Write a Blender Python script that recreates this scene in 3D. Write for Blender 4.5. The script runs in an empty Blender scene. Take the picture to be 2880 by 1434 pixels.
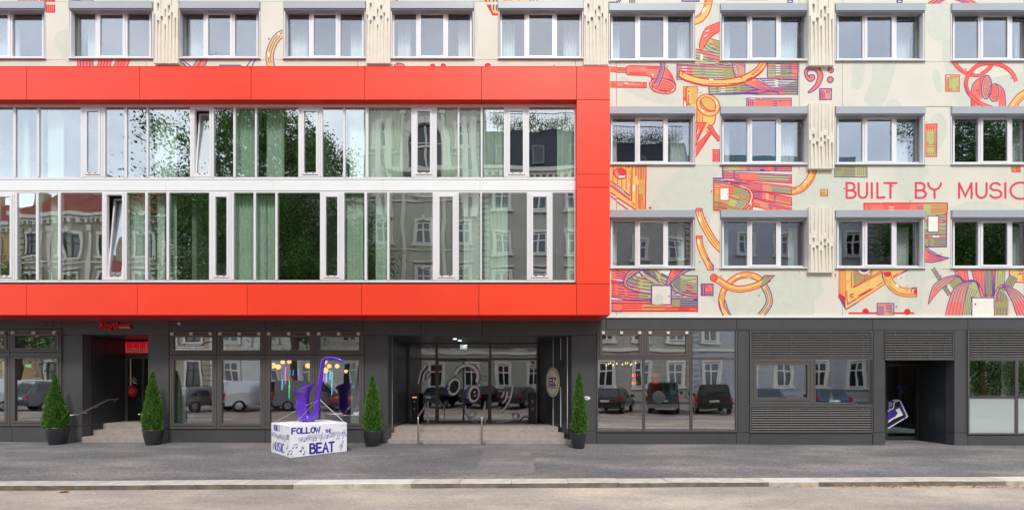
import bpy, bmesh, math, random
import numpy as np
from mathutils import Vector, Matrix
from mathutils.geometry import tessellate_polygon
random.seed(7); rng = np.random.default_rng(7)
R = math.radians
S = bpy.context.scene
COL = S.collection

# ---------------------------------------------------------------- camera, sky, sun, exposure
cam_d = bpy.data.cameras.new('camera'); cam = bpy.data.objects.new('camera', cam_d); COL.objects.link(cam)
cam_d.sensor_width = 36; cam_d.lens = 15.0; cam_d.shift_y = 359 / 2880; cam_d.clip_start = .05; cam_d.clip_end = 3000
cam.location = (0, -12, 1.74); cam.rotation_euler = (R(90), 0, 0)
S.camera = cam
world = bpy.data.worlds.new('World'); S.world = world; world.use_nodes = True
SUN_EL, SUN_AZ = 52, 172            # degrees; azimuth measured clockwise from +Y
def build_world():
    nt = world.node_tree; nt.nodes.clear()
    out = nt.nodes.new('ShaderNodeOutputWorld'); bg = nt.nodes.new('ShaderNodeBackground')
    sky = nt.nodes.new('ShaderNodeTexSky'); sky.sky_type = 'NISHITA'; sky.sun_disc = False
    sky.sun_elevation = R(SUN_EL); sky.sun_rotation = R(SUN_AZ); sky.dust_density = 1.5; sky.ozone_density = 1.5
    tc = nt.nodes.new('ShaderNodeTexCoord'); mp = nt.nodes.new('ShaderNodeMapping'); mp.inputs['Scale'].default_value = (1, 1, 2.2)
    nz = nt.nodes.new('ShaderNodeTexNoise'); nz.inputs['Scale'].default_value = 1.7; nz.inputs['Detail'].default_value = 7; nz.inputs['Roughness'].default_value = .55
    rp = nt.nodes.new('ShaderNodeValToRGB'); rp.color_ramp.elements[0].position = .30; rp.color_ramp.elements[1].position = .60
    rp.color_ramp.elements[0].color = (.35, .35, .35, 1); rp.color_ramp.elements[1].color = (1, 1, 1, 1)
    nz2 = nt.nodes.new('ShaderNodeTexNoise'); nz2.inputs['Scale'].default_value = 3.1; nz2.inputs['Detail'].default_value = 5
    cc = nt.nodes.new('ShaderNodeMixRGB'); cc.inputs[1].default_value = (5.7, 6.3, 8.2, 1); cc.inputs[2].default_value = (12.2, 12.7, 12.9, 1)
    mx = nt.nodes.new('ShaderNodeMixRGB'); sepz = nt.nodes.new('ShaderNodeSeparateXYZ'); hz = nt.nodes.new('ShaderNodeMapRange'); hz.inputs[1].default_value = .35; hz.inputs[2].default_value = .70; hz.inputs[3].default_value = 1.62; hz.inputs[4].default_value = .80
    hm = nt.nodes.new('ShaderNodeVectorMath'); hm.operation = 'SCALE'
    L = nt.links.new
    L(tc.outputs['Generated'], mp.inputs[0]); L(mp.outputs[0], nz.inputs['Vector']); L(mp.outputs[0], nz2.inputs['Vector'])
    L(nz.outputs['Fac'], rp.inputs[0]); L(rp.outputs[0], mx.inputs[0]); L(nz2.outputs['Fac'], cc.inputs[0])
    L(tc.outputs['Generated'], sepz.inputs[0]); L(sepz.outputs[2], hz.inputs[0]); L(cc.outputs[0], hm.inputs[0]); L(hz.outputs[0], hm.inputs[3])
    L(sky.outputs[0], mx.inputs[1]); L(hm.outputs[0], mx.inputs[2]); L(mx.outputs[0], bg.inputs[0]); L(bg.outputs[0], out.inputs[0])
    bg.inputs['Strength'].default_value = .115
build_world()
sd = bpy.data.lights.new('sun', 'SUN'); sun = bpy.data.objects.new('sun', sd); COL.objects.link(sun)
sd.energy = 1.7; sd.angle = R(10); sd.color = (1, .975, .90)
az = R(SUN_AZ); dv = Vector((math.sin(az) * math.cos(R(SUN_EL)), math.cos(az) * math.cos(R(SUN_EL)), math.sin(R(SUN_EL))))
sun.location = dv * 50; sun.rotation_euler = dv.to_track_quat('Z', 'Y').to_euler()
S.view_settings.view_transform = 'Standard'; S.view_settings.look = 'None'; S.view_settings.gamma = 1
S.view_settings.use_curve_mapping = False; S.view_settings.exposure = .54
S.render.engine = 'CYCLES'; S.cycles.max_bounces = 9; S.cycles.transparent_max_bounces = 16; S.cycles.glossy_bounces = 5
S.cycles.caustics_reflective = False; S.cycles.caustics_refractive = False

# ---------------------------------------------------------------- helpers
CAMD = 12.0; EYE = 1.74
def PX(px, y=0.0): return (px - 1440) / 1200 * (CAMD + y)
def PZ(py, y=0.0): return EYE + (1076 - py) / 1200 * (CAMD + y)
def zg(x): return .03 - .0035 * x                        # pavement height along the street
def lin(c):
    return tuple((v / 255 / 12.92) if v / 255 <= .04045 else ((v / 255 + .055) / 1.055) ** 2.4 for v in c)
MATS = {}
def mat(name, rgb=None, rough=.6, metal=0, var=0.0, vscale=3, bump=0, bscale=60, spec=.5, rand=0, base=None, coat=0, detail=4):
    if name in MATS: return MATS[name]
    m = bpy.data.materials.new(name); m.use_nodes = True; nt = m.node_tree; p = nt.nodes['Principled BSDF']; L = nt.links.new
    c = base if base else lin(rgb)
    p.inputs['Base Color'].default_value = (*c, 1); p.inputs['Roughness'].default_value = rough; p.inputs['Metallic'].default_value = metal
    p.inputs['Specular IOR Level'].default_value = spec
    if coat: p.inputs['Coat Weight'].default_value = coat; p.inputs['Coat Roughness'].default_value = .12
    tc = nt.nodes.new('ShaderNodeTexCoord')
    if var or rand:
        hsv = nt.nodes.new('ShaderNodeHueSaturation'); hsv.inputs['Color'].default_value = (*c, 1)
        val = None
        if var:
            n = nt.nodes.new('ShaderNodeTexNoise'); n.inputs['Scale'].default_value = vscale; n.inputs['Detail'].default_value = detail; L(tc.outputs['Object'], n.inputs['Vector'])
            mr = nt.nodes.new('ShaderNodeMapRange'); mr.inputs[1].default_value = .3; mr.inputs[2].default_value = .7
            mr.inputs[3].default_value = 1 - var; mr.inputs[4].default_value = 1 + var; L(n.outputs['Fac'], mr.inputs[0]); val = mr.outputs[0]
        if rand:
            oi = nt.nodes.new('ShaderNodeObjectInfo'); r2 = nt.nodes.new('ShaderNodeMapRange'); r2.inputs[3].default_value = 1 - rand; r2.inputs[4].default_value = 1 + rand
            L(oi.outputs['Random'], r2.inputs[0])
            if val is not None:
                mu = nt.nodes.new('ShaderNodeMath'); mu.operation = 'MULTIPLY'; L(val, mu.inputs[0]); L(r2.outputs[0], mu.inputs[1]); val = mu.outputs[0]
            else: val = r2.outputs[0]
        L(val, hsv.inputs['Value']); L(hsv.outputs[0], p.inputs['Base Color'])
    if bump:
        n = nt.nodes.new('ShaderNodeTexNoise'); n.inputs['Scale'].default_value = bscale; n.inputs['Detail'].default_value = 5; L(tc.outputs['Object'], n.inputs['Vector'])
        b = nt.nodes.new('ShaderNodeBump'); b.inputs['Strength'].default_value = bump; b.inputs['Distance'].default_value = .02
        L(n.outputs['Fac'], b.inputs['Height']); L(b.outputs[0], p.inputs['Normal'])
    MATS[name] = m; return m
def emis(name, rgb, strength):
    if name in MATS: return MATS[name]
    m = bpy.data.materials.new(name); m.use_nodes = True; p = m.node_tree.nodes['Principled BSDF']
    c = lin(rgb); p.inputs['Base Color'].default_value = (*c, 1); p.inputs['Emission Color'].default_value = (*c, 1); p.inputs['Emission Strength'].default_value = strength
    MATS[name] = m; return m
def glass(name, tint, fac, wav=.03, wscale=.9, rcol=(1, 1, 1), milky=0):
    m = bpy.data.materials.new(name); m.use_nodes = True; nt = m.node_tree; nt.nodes.clear(); L = nt.links.new
    out = nt.nodes.new('ShaderNodeOutputMaterial'); mx = nt.nodes.new('ShaderNodeMixShader')
    tr = nt.nodes.new('ShaderNodeBsdfTransparent'); tr.inputs[0].default_value = (*tint, 1)
    gl = nt.nodes.new('ShaderNodeBsdfGlossy'); gl.inputs['Roughness'].default_value = .0; gl.inputs[0].default_value = (*rcol, 1)
    tc = nt.nodes.new('ShaderNodeTexCoord'); oi = nt.nodes.new('ShaderNodeObjectInfo')
    ad = nt.nodes.new('ShaderNodeVectorMath'); ad.operation = 'ADD'; mp = nt.nodes.new('ShaderNodeMapping'); mp.inputs['Scale'].default_value = (1, 1, 1.0)
    cx = nt.nodes.new('ShaderNodeCombineXYZ'); mul = nt.nodes.new('ShaderNodeMath'); mul.operation = 'MULTIPLY'; mul.inputs[1].default_value = 57
    L(oi.outputs['Random'], mul.inputs[0]); L(mul.outputs[0], cx.inputs[0]); L(tc.outputs['Object'], ad.inputs[0]); L(cx.outputs[0], ad.inputs[1]); L(ad.outputs[0], mp.inputs[0])
    n = nt.nodes.new('ShaderNodeTexNoise'); n.inputs['Scale'].default_value = wscale; n.inputs['Detail'].default_value = 1.2; L(mp.outputs[0], n.inputs['Vector'])
    b = nt.nodes.new('ShaderNodeBump'); b.inputs['Strength'].default_value = 1; b.inputs['Distance'].default_value = wav; L(n.outputs['Fac'], b.inputs['Height']); L(b.outputs[0], gl.inputs['Normal'])
    ge = nt.nodes.new('ShaderNodeNewGeometry'); dt = nt.nodes.new('ShaderNodeVectorMath'); dt.operation = 'DOT_PRODUCT'; L(ge.outputs['Normal'], dt.inputs[0]); L(ge.outputs['Incoming'], dt.inputs[1])
    ab = nt.nodes.new('ShaderNodeMath'); ab.operation = 'ABSOLUTE'; L(dt.outputs['Value'], ab.inputs[0]); sb = nt.nodes.new('ShaderNodeMath'); sb.operation = 'SUBTRACT'; sb.inputs[0].default_value = 1; L(ab.outputs[0], sb.inputs[1])
    fr = nt.nodes.new('ShaderNodeMath'); fr.operation = 'POWER'; L(sb.outputs[0], fr.inputs[0]); fr.inputs[1].default_value = 4
    mr = nt.nodes.new('ShaderNodeMapRange'); mr.inputs[1].default_value = 0; mr.inputs[2].default_value = 1; mr.inputs[3].default_value = fac; mr.inputs[4].default_value = 1
    L(fr.outputs[0], mr.inputs[0]); L(mr.outputs[0], mx.inputs[0])
    if milky:
        df = nt.nodes.new('ShaderNodeBsdfDiffuse'); df.inputs[0].default_value = (.50, .56, .55, 1); m2 = nt.nodes.new('ShaderNodeMixShader'); m2.inputs[0].default_value = milky
        L(tr.outputs[0], m2.inputs[1]); L(df.outputs[0], m2.inputs[2]); L(m2.outputs[0], mx.inputs[1])
    else: L(tr.outputs[0], mx.inputs[1])
    L(gl.outputs[0], mx.inputs[2]); L(mx.outputs[0], out.inputs[0]); MATS[name] = m; return m

class MB:
    def __init__(s): s.v = []; s.f = []; s.m = []
    def poly(s, pts, mi=0):
        b = len(s.v); s.v += [tuple(p) for p in pts]; s.f.append(tuple(range(b, b + len(pts)))); s.m.append(mi); return s
    def box(s, x0, x1, y0, y1, z0, z1, mi=0):
        if x0 > x1: x0, x1 = x1, x0
        if y0 > y1: y0, y1 = y1, y0
        if z0 > z1: z0, z1 = z1, z0
        b = len(s.v)
        s.v += [(x0, y0, z0), (x1, y0, z0), (x1, y1, z0), (x0, y1, z0), (x0, y0, z1), (x1, y0, z1), (x1, y1, z1), (x0, y1, z1)]
        for q in ((0, 3, 2, 1), (4, 5, 6, 7), (0, 1, 5, 4), (1, 2, 6, 5), (2, 3, 7, 6), (3, 0, 4, 7)): s.f.append(tuple(b + i for i in q)); s.m.append(mi)
        return s
    def pbox(s, px0, py0, px1, py1, yf, yb, mi=0):            # box whose front face spans a measured rectangle
        return s.box(PX(px0, yf), PX(px1, yf), yf, yb, PZ(py1, yf), PZ(py0, yf), mi)
    def ring(s, o, i, yf, yb, mi=0):                          # rectangular frame, butted members, px rects
        ox0, oy0, ox1, oy1 = o; ix0, iy0, ix1, iy1 = i
        s.pbox(ox0, oy0, ox1, iy0, yf, yb, mi); s.pbox(ox0, iy1, ox1, oy1, yf, yb, mi)
        s.pbox(ox0, iy0, ix0, iy1, yf, yb, mi); s.pbox(ix1, iy0, ox1, iy1, yf, yb, mi); return s
    def prism(s, pts, y0, y1, mi=0):                          # polygon in XZ extruded in y
        n = len(pts); b = len(s.v); s.v += [(x, y0, z) for x, z in pts] + [(x, y1, z) for x, z in pts]
        s.f.append(tuple(b + i for i in range(n))[::-1]); s.m.append(mi); s.f.append(tuple(b + n + i for i in range(n))); s.m.append(mi)
        for i in range(n): j = (i + 1) % n; s.f.append((b + i, b + j, b + n + j, b + n + i)); s.m.append(mi)
        return s
    def extr(s, pts, a, b_, mi=0):                            # 3D polygon a -> offset vector
        n = len(pts); b = len(s.v); o = Vector(b_); s.v += [tuple(p) for p in pts] + [tuple(Vector(p) + o) for p in pts]
        s.f.append(tuple(b + i for i in range(n))[::-1]); s.m.append(mi); s.f.append(tuple(b + n + i for i in range(n))); s.m.append(mi)
        for i in range(n): j = (i + 1) % n; s.f.append((b + i, b + j, b + n + j, b + n + i)); s.m.append(mi)
        return s
    def tube(s, pts, r, n=8, mi=0, cap=True):
        pts = [Vector(p) for p in pts]; rs = r if isinstance(r, (list, tuple)) else [r] * len(pts)
        b = len(s.v); up0 = None
        for k, p in enumerate(pts):
            t = (pts[min(k + 1, len(pts) - 1)] - pts[max(k - 1, 0)]).normalized()
            if up0 is None:
                up0 = Vector((0, 1, 0)) if abs(t.y) < .9 else Vector((1, 0, 0))
            u = (up0 - t * up0.dot(t)).normalized(); w = t.cross(u); up0 = u
            for q in range(n):
                a = 2 * math.pi * q / n; s.v.append(tuple(p + (u * math.cos(a) + w * math.sin(a)) * rs[k]))
        for k in range(len(pts) - 1):
            for q in range(n):
                q2 = (q + 1) % n; s.f.append((b + k * n + q, b + k * n + q2, b + (k + 1) * n + q2, b + (k + 1) * n + q)); s.m.append(mi)
        if cap:
            s.f.append(tuple(b + q for q in range(n))[::-1]); s.m.append(mi); e = b + (len(pts) - 1) * n; s.f.append(tuple(e + q for q in range(n))); s.m.append(mi)
        return s
    def lathe(s, prof, cx=0, cy=0, n=32, mi=0):               # prof list of (r, z)
        b = len(s.v)
        for r, z in prof:
            for q in range(n): a = 2 * math.pi * q / n; s.v.append((cx + r * math.cos(a), cy + r * math.sin(a), z))
        for k in range(len(prof) - 1):
            for q in range(n): q2 = (q + 1) % n; s.f.append((b + k * n + q, b + k * n + q2, b + (k + 1) * n + q2, b + (k + 1) * n + q)); s.m.append(mi)
        return s
    def build(s, name, mats, parent=None, smooth=False, bevel=0, loc=None):
        me = bpy.data.meshes.new(name); me.from_pydata(s.v, [], s.f)
        mats = mats if isinstance(mats, (list, tuple)) else [mats]
        for m in mats: me.materials.append(m)
        me.polygons.foreach_set('material_index', s.m)
        if smooth: me.polygons.foreach_set('use_smooth', [True] * len(s.f))
        me.update()
        o = bpy.data.objects.new(name, me); COL.objects.link(o)
        if parent is not None: o.parent = parent
        if loc: o.location = loc
        if bevel:
            bm = bmesh.new(); bm.from_mesh(me); bmesh.ops.remove_doubles(bm, verts=bm.verts, dist=1e-5)
            bmesh.ops.bevel(bm, geom=[e for e in bm.edges if len(e.link_faces) == 2 and e.calc_face_angle(0) > .5], offset=bevel, segments=2, affect='EDGES'); bm.to_mesh(me); bm.free()
        return o
def tag(o, label=None, cat=None, group=None, kind=None):
    if label: o['label'] = label
    if cat: o['category'] = cat
    if group: o['group'] = group
    if kind: o['kind'] = kind
    return o
def empty(name, loc=(0, 0, 0), rz=0, label=None, cat=None, group=None):
    o = bpy.data.objects.new(name, None); COL.objects.link(o); o.location = loc; o.rotation_euler = (0, 0, rz); o.empty_display_size = .2
    return tag(o, label, cat, group)
def copy_tree(o, parent=None):
    c = o.copy(); COL.objects.link(c); c.parent = parent
    for ch in list(o.children): copy_tree(ch, c)
    return c
def txt(name, s, size, m, loc, rot=(R(90), 0, 0), extrude=.002, parent=None, offset=0, sx=1, align='LEFT'):
    cu = bpy.data.curves.new('t', 'FONT'); cu.body = s; cu.size = size; cu.extrude = extrude; cu.offset = offset; cu.align_x = align; cu.resolution_u = 4
    ob = bpy.data.objects.new('t', cu); COL.objects.link(ob); dg = bpy.context.evaluated_depsgraph_get()
    me = bpy.data.meshes.new_from_object(ob.evaluated_get(dg)); COL.objects.unlink(ob); bpy.data.objects.remove(ob)
    me.name = name; me.materials.clear(); me.materials.append(m)
    o = bpy.data.objects.new(name, me); COL.objects.link(o); o.location = loc; o.rotation_euler = rot; o.scale = (sx, 1, 1)
    if parent is not None: o.parent = parent
    return o

# ---------------------------------------------------------------- materials
CREAM = mat('cream_render', (227, 221, 206), .75, var=.05, vscale=.9, bump=.25, bscale=45, rand=.012)
RELIEF = mat('cream_relief', (232, 224, 209), .8, var=.05, vscale=4)
RED = mat('orange_red_metal', base=(.98, .058, .022), rough=.42, var=.06, vscale=.45, rand=.05, coat=.06, spec=.35)
REDSOF = mat('red_soffit', base=(.93, .03, .012), rough=.3, rand=.02)
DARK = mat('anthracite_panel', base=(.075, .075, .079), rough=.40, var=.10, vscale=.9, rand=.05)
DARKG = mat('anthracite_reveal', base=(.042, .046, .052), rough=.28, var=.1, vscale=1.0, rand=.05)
BACK = mat('shadow_gap_black', base=(.012, .012, .013), rough=.8)
BRONZE = mat('bronze_aluminium', base=(.105, .096, .09), rough=.4, var=.06, vscale=2)
SLAT = mat('louvre_aluminium', base=(.22, .21, .205), rough=.4)
WHITE = mat('white_aluminium', (235, 232, 234), .35, var=.02, vscale=2)
WHITEP = mat('white_panel', (243, 243, 243), .4, var=.02, vscale=1.2, rand=.01)
SHUT = mat('grey_shutter_box', (172, 176, 182), .4, var=.03, vscale=1)
SILL = mat('pale_sill', (226, 226, 228), .35)
STONE = mat('step_stone', (168, 157, 152), .75, var=.12, vscale=7, bump=.3, bscale=90, rand=.03)
STEEL = mat('brushed_steel', (205, 198, 190), .3, metal=.85)
CLIP = mat('white_clip', (225, 224, 220), .5)
BLACK = mat('black_plastic', base=(.012, .012, .016), rough=.35)
GL_R = glass('ribbon_glass', (.915, .985, .945), .245, wav=.006, wscale=.75)
GL_T = glass('window_glass', (.90, .95, .96), .17, wav=.004, wscale=.8, rcol=(.93, .94, 1))
GL_G = glass('ground_floor_glass', (.88, .91, .90), .32, wav=.0035, wscale=.9)
GL_E = glass('entrance_glass', (.80, .84, .84), .22, wav=.005, wscale=.7)
GL_F = glass('frosted_glass', (.8, .85, .85), .12, wav=.004, milky=.93)
GL_D = glass('door_glass', (.5, .55, .55), .07, wav=.003)
GL_O = glass('opposite_window_glass', (.35, .4, .42), .2, wav=.004)
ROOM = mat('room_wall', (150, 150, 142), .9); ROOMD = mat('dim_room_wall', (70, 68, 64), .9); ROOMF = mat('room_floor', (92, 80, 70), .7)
CURT_G = mat('pale_green_curtain', (232, 240, 230), .9, var=.05, vscale=3)
CURT_C = mat('cream_curtain', (242, 242, 234), .9, var=.04, vscale=3)

# ---------------------------------------------------------------- ground, road, pavement, kerb
def ground_sheet(name, x0, x1, yf0, yf1, nx, ny, dz, m):
    me = MB(); vs = []
    for j in range(ny + 1):
        for i in range(nx + 1):
            x = x0 + (x1 - x0) * i / nx; a, b = yf0(x), yf1(x); y = a + (b - a) * j / ny
            me.v.append((x, y, zg(max(-30, min(30, x))) + dz + .003 * math.sin(x * 1.3 + y * 2.1)))
    for j in range(ny):
        for i in range(nx): k = j * (nx + 1) + i; me.f.append((k, k + 1, k + nx + 2, k + nx + 1)); me.m.append(0)
    return tag(me.build(name, m, smooth=True), kind='structure')
def asphalt(name, c1, c2, c3, speck, bmp, patch):
    m = bpy.data.materials.new(name); m.use_nodes = True; nt = m.node_tree; p = nt.nodes['Principled BSDF']; L = nt.links.new
    tc = nt.nodes.new('ShaderNodeTexCoord'); mp = nt.nodes.new('ShaderNodeMapping'); mp.inputs['Scale'].default_value = (.55, 1.3, 1); L(tc.outputs['Object'], mp.inputs[0])
    n1 = nt.nodes.new('ShaderNodeTexNoise'); n1.inputs['Scale'].default_value = patch; n1.inputs['Detail'].default_value = 6; n1.inputs['Roughness'].default_value = .6; L(mp.outputs[0], n1.inputs['Vector'])
    r1 = nt.nodes.new('ShaderNodeValToRGB'); e = r1.color_ramp.elements; e[0].position = .34; e[0].color = (*c1, 1); e[1].position = .68; e[1].color = (*c3, 1); k = e.new(.5); k.color = (*c2, 1)
    L(n1.outputs['Fac'], r1.inputs[0])
    n2 = nt.nodes.new('ShaderNodeTexNoise'); n2.inputs['Scale'].default_value = 70; n2.inputs['Detail'].default_value = 3; L(tc.outputs['Object'], n2.inputs['Vector'])
    vo = nt.nodes.new('ShaderNodeTexVoronoi'); vo.inputs['Scale'].default_value = 34; L(tc.outputs['Object'], vo.inputs['Vector'])
    mr = nt.nodes.new('ShaderNodeMapRange'); mr.inputs[1].default_value = .3; mr.inputs[2].default_value = .7; mr.inputs[3].default_value = 1 - speck; mr.inputs[4].default_value = 1 + speck; L(n2.outputs['Fac'], mr.inputs[0])
    sp = nt.nodes.new('ShaderNodeSeparateColor'); L(vo.outputs['Color'], sp.inputs[0]); m3 = nt.nodes.new('ShaderNodeMapRange'); m3.inputs[3].default_value = 1 - speck * .8; m3.inputs[4].default_value = 1 + speck * .8; L(sp.outputs[0], m3.inputs[0])
    mu = nt.nodes.new('ShaderNodeMath'); mu.operation = 'MULTIPLY'; L(mr.outputs[0], mu.inputs[0]); L(m3.outputs[0], mu.inputs[1])
    hs = nt.nodes.new('ShaderNodeHueSaturation'); L(r1.outputs[0], hs.inputs['Color']); L(mu.outputs[0], hs.inputs['Value']); L(hs.outputs[0], p.inputs['Base Color'])
    b = nt.nodes.new('ShaderNodeBump'); b.inputs['Strength'].default_value = bmp; b.inputs['Distance'].default_value = .012; L(n2.outputs['Fac'], b.inputs['Height']); L(b.outputs[0], p.inputs['Normal'])
    p.inputs['Roughness'].default_value = .85; p.inputs['Specular IOR Level'].default_value = .35; return m
A_PAVE = asphalt('pavement_asphalt', (.124, .121, .124), (.172, .166, .165), (.28, .255, .24), .36, .8, .6)
A_ROAD = asphalt('road_asphalt', (.31, .267, .24), (.41, .35, .305), (.60, .51, .415), .16, .6, .6)
A_BASE = mat('earth_base', (95, 92, 88), .9)
kb = lambda x: -4.40 + .0345 * x                     # back edge of the kerb
kf = lambda x: kb(x) - .30
tag(MB().box(-700, 700, -700, 700, -.9, -.75).build('ground', A_BASE), kind='structure')
ground_sheet('pavement', -70, 70, kb, lambda x: 3.0, 140, 8, 0, A_PAVE)
PATCH = asphalt('patched_asphalt', (.17, .16, .162), (.20, .185, .184), (.28, .255, .25), .30, .8, .9)
x0_, x1_ = -.7, .45
p_ = MB(); p_.v = [(x0_, kb(x0_) + .35, zg(x0_) + .004), (x1_, kb(x1_) + .35, zg(x1_) + .004), (x1_ + .02, -.35, zg(x1_) + .006), (x0_, -.35, zg(x0_) + .006)]; p_.v += [(a_, b_, c_ - .02) for a_, b_, c_ in p_.v]; p_.f = [(0, 1, 2, 3), (4, 7, 6, 5), (0, 4, 5, 1), (1, 5, 6, 2), (2, 6, 7, 3), (3, 7, 4, 0)]; p_.m = [0] * 6
tag(p_.build('pavement_patch', PATCH), kind='structure')
def road_edge(x): return -20.5
ground_sheet('road', -70, 70, road_edge, lambda x: kf(x) + .02, 140, 20, -.088, A_ROAD)
ground_sheet('far_pavement', -70, 70, lambda x: -27, lambda x: -20.5, 70, 3, .03, A_PAVE)
kerb = empty('kerb'); tag(kerb, kind='structure')
KM = [mat('kerb_granite', (196, 187, 178), .8, var=.16, vscale=6, bump=.4, bscale=60, rand=.05), mat('kerb_granite_pale', (210, 205, 197), .8, var=.10, vscale=6, bump=.4, bscale=60)]
def kerb_face():
    m = mat('kerb_face_dark', (124, 114, 102), .9, var=.34, vscale=5, bump=.4, bscale=50); return m  # front face darker than the kerb top, with a mottled tone
KF = kerb_face(); KFP = mat('kerb_face_pale', (188, 178, 164), .9, var=.25, vscale=7, bump=.4, bscale=50)
kx = [-1100, -965, -830, -700, -565, -430, -300, -170, -40, 70, 199, 334, 462, 592, 725, 852, 1010, 1166, 1296, 1439, 1595, 1736, 1874, 2023, 2158, 2301, 2447, 2580, 2720, 2847, 2985, 3120, 3255, 3390, 3530, 3665, 3800]
for a, b in zip(kx[:-1], kx[1:]):
    x0, x1 = (a - 1440) / 1200 * 7.5 + .003, (b - 1440) / 1200 * 7.5 - .003
    pale = a in (852, 1010, 2158, 2847); mb = MB(); ch = .012
    j = random.uniform(-.004, .004); h = [zg(x0) + .004 + j, zg(x1) + .004 + j]; lo = [zg(x0) - .25, zg(x1) - .25]
    sec = lambda x, t, l: [(x, kb(x), l), (x, kb(x), t), (x, kf(x) + ch, t), (x, kf(x), t - ch), (x, kf(x), l)]
    A = sec(x0, h[0], lo[0]); B = sec(x1, h[1], lo[1]); mb.v = A + B; n = 5
    for i in range(n):
        k = (i + 1) % n; mb.f.append((i, k, n + k, n + i)); mb.m.append(1 if i == 3 else 0)
    mb.f += [tuple(range(n))[::-1], tuple(range(n, 2 * n))]; mb.m += [0, 0]
    o = mb.build('kerb_stone', [KM[1] if pale else KM[0], KFP if pale else KF], kerb)
    if pale: o['label'] = 'paler kerb stone'
for i in range(44):
    x0 = -62 + i * 2.9
    MB().box(x0, x0 + 2.88, -20.62, -20.38, -.3, .07).build('far_kerb_stone', KM[0], kerb)

# ---------------------------------------------------------------- the hotel
hotel = empty('hotel_building', (0, 0, 0), label='four storey hotel with red ribbon window frame, painted cream walls and dark ground floor', cat='building')
def part(mb, name, m, parent=hotel, **k): return mb.build(name, m, parent, **k)
GAP = .55
def panel(name, m, px0, py0, px1, py1, yf=0, yb=.28, label=None, g=GAP):
    o = part(MB().pbox(px0 + g, py0 + g, px1 - g, py1 - g, yf, yb), name, m)
    if label: o['label'] = label
    return o
def frow(px): return 0 if px > 1700 else -6          # top row sits a touch higher on the older left wing
cols = [(-170, 129), (196, 431), (501, 732), (798, 1029), (1098, 1333), (1401, 1641), (1712, 1954), (2025, 2274), (2348, 2600), (2674, 2925)]
piers = [(129, 196), (732, 798), (1333, 1401), (1954, 2025), (2600, 2674)]
fins = [(-240, -170), (431, 501), (1029, 1098), (1641, 1712), (2274, 2348), (2925, 2998)]
ROWS = [(13, 173), (302, 464), (592, 755)]           # shutter top, sill line
sj = [-400, -205, -60, 413, 522, 1006, 1117, 1619, 1734, 2248, 2369, 2880, 3200, 3400]
for a, b in zip(sj[:-1], sj[1:]):
    o = frow((a + b) / 2 - 60)
    panel('spandrel_panel', CREAM, a, -260, b, 12 + o)
    if b > 1716: panel('spandrel_panel', CREAM, a, 175 + o, b, 300); panel('spandrel_panel', CREAM, a, 466, b, 591); panel('spandrel_panel', CREAM, a, 757, b, 888)
    else: panel('spandrel_panel', CREAM, a, 175 + o, b, 330)
for r, (t, s) in enumerate(ROWS):
    for a, b in piers + fins:
        if r and a < 1700: continue
        o = frow(a) if r == 0 else 0
        panel('pier_panel', CREAM, a, t - 1 + o, b, s + 2 + o)
    if r: panel('pier_panel', CREAM, 2998, t - 1, 3400, s + 2)
panel('pier_panel', CREAM, 2998, 12, 3400, 175); panel('pier_panel', CREAM, -400, 6, -240, 169)
part(MB().box(PX(1640), PX(3400), -.035, .1, PZ(893.5), PZ(888.3)), 'drip_edge', WHITEP)
part(MB().box(-20, PX(3400), .285, 9, PZ(-262), PZ(-275)), 'roof_slab', BACK)
part(MB().box(PX(3401), PX(3401) + .3, 0, 9, 0, PZ(-262)), 'gable_wall', CREAM)
part(MB().box(-18.9, -18.6, 0, 9, 0, PZ(-262)), 'gable_wall', CREAM)
# relief panels
GR = [(.02, .07, .39, .57), (.14, .23, .40, .62), (.28, .38, .56, .55), (.45, .51, .45, .66), (.58, .68, .38, .58), (.72, .79, .52, .55), (.87, .93, .42, .60)]
def relief(px0, py0, px1, py1, dev):
    x0, x1, z1, z0 = PX(px0 + 1, dev), PX(px1 - 1, dev), PZ(py0, dev), PZ(py1, dev); H = z1 - z0; mb = MB(); last = 0
    def colm(a, b, prof):
        pts = [(x0 + (x1 - x0) * a, 0.001, z0)] + [(x0 + (x1 - x0) * a, y, z0 + H * t) for t, y in prof] + [(x0 + (x1 - x0) * a, .001, z1)]
        mb.extr(pts, None, ((x1 - x0) * (b - a), 0, 0))
    f = dev
    for k, (a, b, m0, m1) in enumerate(GR):
        colm(last, a, [(0, f), (1, f)])
        up = 1 - m0 * 1.05 + (.1 if k % 2 else 0.02) * .5   # lower end of the upper slot
        lo = 1 - m1                                      # upper end of the lower slot
        notch = up - .10
        colm(a, b, [(0, f + .012), (lo - .01, f + .05), (lo, f), (notch - .07, f), (notch - .065, f + .055), (notch, f + .055), (notch + .002, f), (up - .01, f), (up, f + .028), (1, f + .012)] if lo < notch - .08 else [(0, f + .012), (lo - .01, f + .055), (lo, f), (up - .01, f), (up, f + .028), (1, f + .012)])
        last = b
    colm(last, 1, [(0, f), (1, f)])
    return part(mb, 'relief_panel', RELIEF)
for a, b in fins:
    o = frow(a) if a < 1600 else (-2 if a < 1700 else 0)
    relief(a, -140, b, 184 + o, -.09)
    if a > 1700: relief(a, 291, b, 474, -.09); relief(a, 582, b, 766, -.09)
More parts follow.
